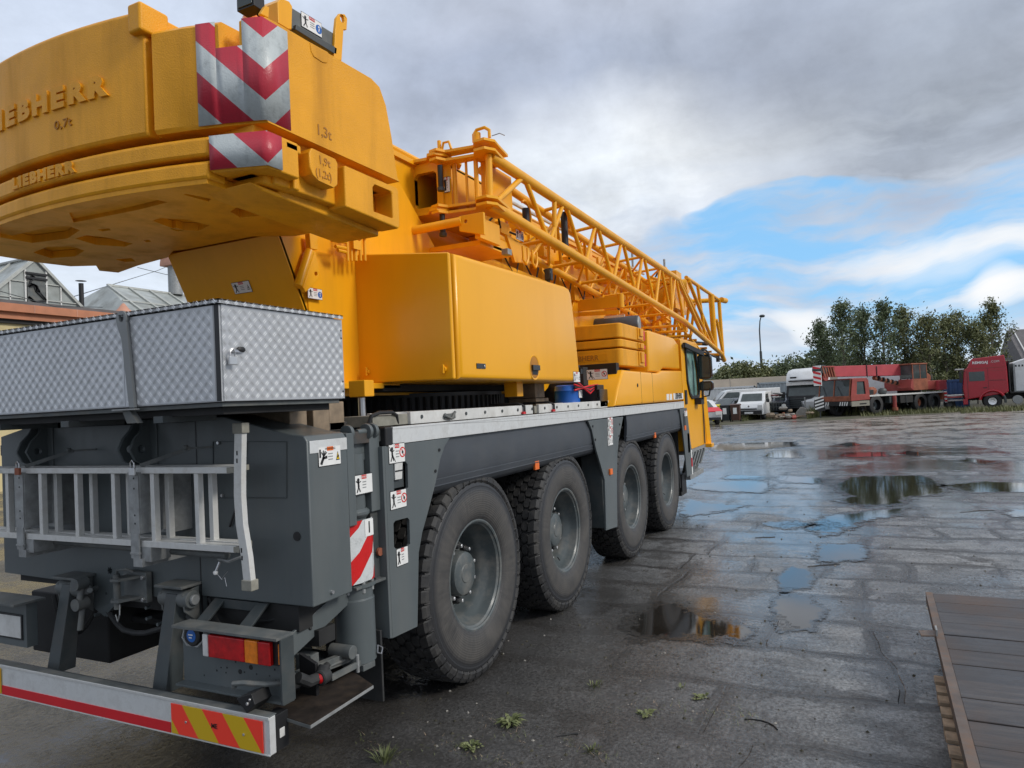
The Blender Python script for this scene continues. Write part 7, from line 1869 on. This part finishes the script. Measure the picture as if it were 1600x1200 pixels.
# bins
for u, m, lb in ((1117, 'bin_yellow', 'yellow wheelie bin beside the white car with the red stripe'), (1131, 'bin_black', 'black wheelie bin between the yellow and brown bins'), (1147, 'bin_brown', 'brown wheelie bin in front of the small white van')):
    x = 46.2; y = at(u, 600, x=x).y; setorg((x, y, 0)); root = thing('wheelie_bin', lb, 'bin', ORG, group='wheelie bins in a row')
    b = MB().loft([[(x - .22, y - .24, .08), (x + .24, y - .24, .08), (x + .24, y + .24, .08), (x - .22, y + .24, .08)], [(x - .30, y - .29, 1.02), (x + .30, y - .29, 1.02), (x + .30, y + .29, 1.02), (x - .30, y + .29, 1.02)]], m); b.build('body', root, .03)
    MB().prism([(x - .34, y - .32, 1.02), (x - .34, y - .32, 1.06), (x, y - .32, 1.13), (x + .34, y - .32, 1.08), (x + .34, y - .32, 1.02)], (0, .64, 0), m).build('lid', root, .02)
    for s in (-1, 1): MB().cyl((x + .25, y + s * .22, .1), (x + .25, y + s * .28, .1), .1, 'black', 14).build('wheel', root)
    if u > 1120: MB().box(x - .295, x - .27, y - .11, y + .11, .50, .88, 'white').build('paper_label', root)
# junk, concrete block, posts
p = at(1228, 655, z=0); setorg(p); b = MB(); r = random.Random(12)
for k in range(26):
    q = p + Vector((r.gauss(0, .35), r.gauss(0, .55), .1 + abs(r.gauss(0, .22)))); b.ball(q, .1 + r.random() * .16, r.choice(('red_paint_old', 'wood_old', 'concrete', 'rust_orange', 'wood_old', 'grey_dark')), 6, 1 + r.random(), .6 + r.random(), .5 + r.random() * .5)
for k in range(7): a = p + Vector((r.gauss(0, .4), r.gauss(0, .7), .1)); b.bar(a, a + Vector((r.gauss(0, .4), r.gauss(0, .5), r.random() * .25)), .08, .04, 'wood_old')
tag(fin(b, 'rubbish_heap', 'heap of reddish scrap and rubble at the yard edge between the white van and concrete block', 'rubbish', smooth=False), kind='stuff')
p = at(1254, 652, z=0); setorg(p)
b = MB().prism([p + Vector((0, .45, 0)), p + Vector((0, -.45, 0)), p + Vector((0, -.40, .55)), p + Vector((0, .1, .68)), p + Vector((0, .38, .35))], (.5, 0, 0), 'concrete'); fin(b, 'concrete_block', 'pale sloping concrete block at the yard edge beside the rubbish heap', 'block', None, .04)
p = at(1189, 655, z=0); setorg(p); b = MB().cyl(p, p + Vector((.0, 0, .95)), .035, 'galvanised', 8).box(p.x - .05, p.x + .05, p.y - .05, p.y + .05, 0, .05, 'galvanised'); fin(b, 'marker_post', 'thin grey post in front of the small white van', 'post')
p = at(1256, 640, z=.3); setorg((50.5, at(1256, 600, x=50.5).y, 0)); q = ORG.copy(); b = MB().tube([q, q + Vector((0, 0, 1.3))], .04, 'galvanised', 8).tube([q + Vector((0, 0, .1)), q + Vector((0, -.8, .9)), q + Vector((0, -1.2, 1.5))], .05, 'galvanised', 8); fin(b, 'bent_pipe', 'grey pipe frame leaning in front of the black lorry', 'pipe')
"""marker"""
# ============================================================ SKY, SUN, CAMERA
sc = bpy.context.scene
w = bpy.data.worlds.new('World'); sc.world = w; w.use_nodes = True
nt = w.node_tree; nt.nodes.clear()
outn = nd(nt, 'ShaderNodeOutputWorld'); bg = nd(nt, 'ShaderNodeBackground'); nt.links.new(bg.outputs[0], outn.inputs[0])
SUN = Vector((.06, -.82, .57)).normalized()
sky = nd(nt, 'ShaderNodeTexSky', sky_type='NISHITA'); sky.sun_disc = False
sky.sun_elevation = math.asin(SUN.z); sky.sun_rotation = math.atan2(SUN.x, SUN.y)
sky.air_density = 1.0; sky.dust_density = .6; sky.ozone_density = 2.5
tc = nd(nt, 'ShaderNodeTexCoord'); D = tc.outputs['Generated']
s = nd(nt, 'ShaderNodeSeparateXYZ'); nt.links.new(D, s.inputs[0])
zc = mth(nt, 'ADD', mth(nt, 'MAXIMUM', s.outputs[2], 0), .16)
pv = nd(nt, 'ShaderNodeCombineXYZ'); nt.links.new(mth(nt, 'DIVIDE', s.outputs[0], zc), pv.inputs[0]); nt.links.new(mth(nt, 'DIVIDE', s.outputs[1], zc), pv.inputs[1])
PV = pv.outputs[0]
nA = noise(nt, PV, .55, 7, .55); nB = noise(nt, PV, 1.5, 8, .6); nC = noise(nt, PV, .9, 4, .5)
wd_ = nd(nt, 'ShaderNodeTexNoise'); wd_.inputs['Scale'].default_value = 2.6; wd_.inputs['Detail'].default_value = 4; nt.links.new(D, wd_.inputs['Vector'])
vm = nd(nt, 'ShaderNodeVectorMath', operation='SUBTRACT'); nt.links.new(wd_.outputs['Color'], vm.inputs[0]); vm.inputs[1].default_value = (.5, .5, .5)
vs_ = nd(nt, 'ShaderNodeVectorMath', operation='SCALE'); nt.links.new(vm.outputs[0], vs_.inputs[0]); vs_.inputs['Scale'].default_value = .22
va = nd(nt, 'ShaderNodeVectorMath', operation='ADD'); nt.links.new(D, va.inputs[0]); nt.links.new(vs_.outputs[0], va.inputs[1])
DW = va.outputs[0]
def blob(u, v, ru, rv, soft=1.0, warp=True):
    """soft ellipse on the sky around the direction of photo pixel (u, v); 1 in the middle"""
    d = (ROT @ Vector(((u - 800) / F, (600 - v) / F, -1))).normalized()
    h_ = Vector((-d.y, d.x, 0)).normalized(); k_ = d.cross(h_)
    sub = nd(nt, 'ShaderNodeVectorMath', operation='SUBTRACT'); nt.links.new(DW if warp else D, sub.inputs[0]); sub.inputs[1].default_value = d
    def dot(vv, r_):
        q = nd(nt, 'ShaderNodeVectorMath', operation='DOT_PRODUCT'); nt.links.new(sub.outputs[0], q.inputs[0]); q.inputs[1].default_value = vv
        return mth(nt, 'POWER', mth(nt, 'DIVIDE', mth(nt, 'ABSOLUTE', q.outputs['Value']), r_), 2)
    t = mth(nt, 'ADD', dot(h_, ru / F), dot(k_, rv / F)); t = mth(nt, 'ADD', t, mth(nt, 'MULTIPLY', mth(nt, 'POWER', mth(nt, 'ABSOLUTE', dot(d, .6)), .5), 1.))
    return ramp(nt, t, [(0, 1.), (.35 * soft, .75), (1.0, 0.)])
def mul(a, c): return mth(nt, 'MULTIPLY', a, c)
blue = mixc(nt, 1.0, sky.outputs[0], (.105, .118, .125), 'MULTIPLY')
# cloud deck
deck = ramp(nt, nA, [(.30, (.33, .385, .49)), (.5, (.46, .525, .65)), (.72, (.66, .72, .82))])
deck = mixc(nt, mul(ramp(nt, nB, [(.40, 0.), (.66, 1.)]), .55), deck, (.60, .65, .74))
for (u, v, ru, rv, c_, a_) in ((120, 120, 560, 420, (.62, .70, .84), .8), (200, 430, 420, 160, (.78, .86, .95), .8), (1010, 245, 360, 110, (.92, .95, .97), .95), (900, 330, 210, 150, (.70, .76, .83), .7), (720, 110, 330, 150, (.36, .41, .53), .6),
                             (1430, 150, 300, 190, (.28, .315, .375), .8), (1540, 230, 200, 110, (.31, .35, .41), .4), (1180, 70, 240, 130, (.33, .37, .46), .6), (900, 20, 300, 70, (.46, .50, .60), .6)):
    f = mul(blob(u, v, ru, rv), mth(nt, 'ADD', mul(nB, .9), .5 if c_[0] < .5 else .45, True)); deck = mixc(nt, mul(f, a_), deck, c_)
nD = noise(nt, PV, 3.8, 9, .62); nE = noise(nt, DW, 9, 7, .6)
deck = mixc(nt, 1.0, deck, ramp(nt, mth(nt, 'ADD', mul(nD, .55), mul(nE, .45)), [(.36, .84), (.5, 1.), (.64, 1.14)]), 'MULTIPLY')
# openings of blue: in the lower right of the view, streaked
open_ = mul(blob(1330, 430, 480, 150, 1.8), .8)
for (u, v, ru, rv) in ((1225, 325, 150, 42), (1330, 368, 170, 36), (1185, 440, 120, 90), (1250, 520, 240, 60), (1460, 470, 180, 34)):
    open_ = mth(nt, 'MAXIMUM', open_, blob(u, v, ru, rv, 1.8))
thr = ramp(nt, mth(nt, 'ADD', mul(open_, .62), mul(mth(nt, 'SUBTRACT', 1, nB), .62)), [(.44, 0.), (.58, .75), (.76, 1.)])
streak = nd(nt, 'ShaderNodeMapping'); streak.inputs['Scale'].default_value = (3.2, 3.2, 15); nt.links.new(DW, streak.inputs[0])
nS = noise(nt, streak.outputs[0], 1.6, 7, .58)
thr = mul(thr, ramp(nt, nS, [(.36, 1.), (.50, .8), (.64, .2)]))
col = mixc(nt, thr, deck, mixc(nt, .7, blue, (.27, .60, .97)))
# streaked pale and mauve clouds low in the sky
low = mul(ramp(nt, s.outputs[2], [(.0, 1.), (.20, 1.), (.36, 0.)]), ramp(nt, nS, [(.42, 0.), (.64, .85)]))
col = mixc(nt, low, col, ramp(nt, nC, [(.35, (.40, .47, .60)), (.62, (.74, .80, .87))]))
for (u, v, ru, rv, a_) in ((1565, 472, 38, 30, 1.), (1600, 488, 60, 24, .9), (1240, 500, 45, 26, .85), (1420, 400, 110, 28, .5), (1540, 410, 120, 30, .55), (1250, 525, 40, 18, .6)):
    col = mixc(nt, mul(mul(blob(u, v, ru, rv), a_), ramp(nt, nS, [(.3, .7), (.5, 1.)])), col, (.90, .90, .90))
# pale horizon, brightness added to the unseen sky behind and overhead for fill light
col = mixc(nt, ramp(nt, s.outputs[2], [(.0, .55), (.09, 0.)]), col, (.70, .84, .94))
behind = ramp(nt, mth(nt, 'ADD', mul(s.outputs[0], -.5), mth(nt, 'MULTIPLY', s.outputs[1], -.45)), [(.15, 0.), (.7, 1.)])
col = mixc(nt, mul(behind, .3), col, (.62, .66, .72))
col = mixc(nt, ramp(nt, s.outputs[2], [(.45, 0.), (.8, .6)]), col, (.80, .84, .90))
nt.links.new(col, bg.inputs['Color']); bg.inputs['Strength'].default_value = 1.12
sl = bpy.data.lights.new('sun', 'SUN'); sl.energy = 2.0; sl.angle = math.radians(14); sl.color = (1, .95, .87)
so = bpy.data.objects.new('sun', sl); C.objects.link(so); so.rotation_euler = SUN.to_track_quat('Z', 'Y').to_euler(); so.location = (0, -20, 30)
cd = bpy.data.cameras.new('camera'); cd.sensor_width = 36; cd.lens = F / 1600 * 36; cd.clip_end = 4000; cd.clip_start = .05
co = bpy.data.objects.new('camera', cd); C.objects.link(co); co.matrix_world = Matrix.Translation(EYE) @ ROT.to_4x4(); sc.camera = co
sc.view_settings.view_transform = 'Standard'; sc.view_settings.look = 'None'; sc.view_settings.gamma = 1; sc.view_settings.exposure = 0
sc.render.resolution_x = 1024; sc.render.resolution_y = 768
sc.cycles.max_bounces = 6
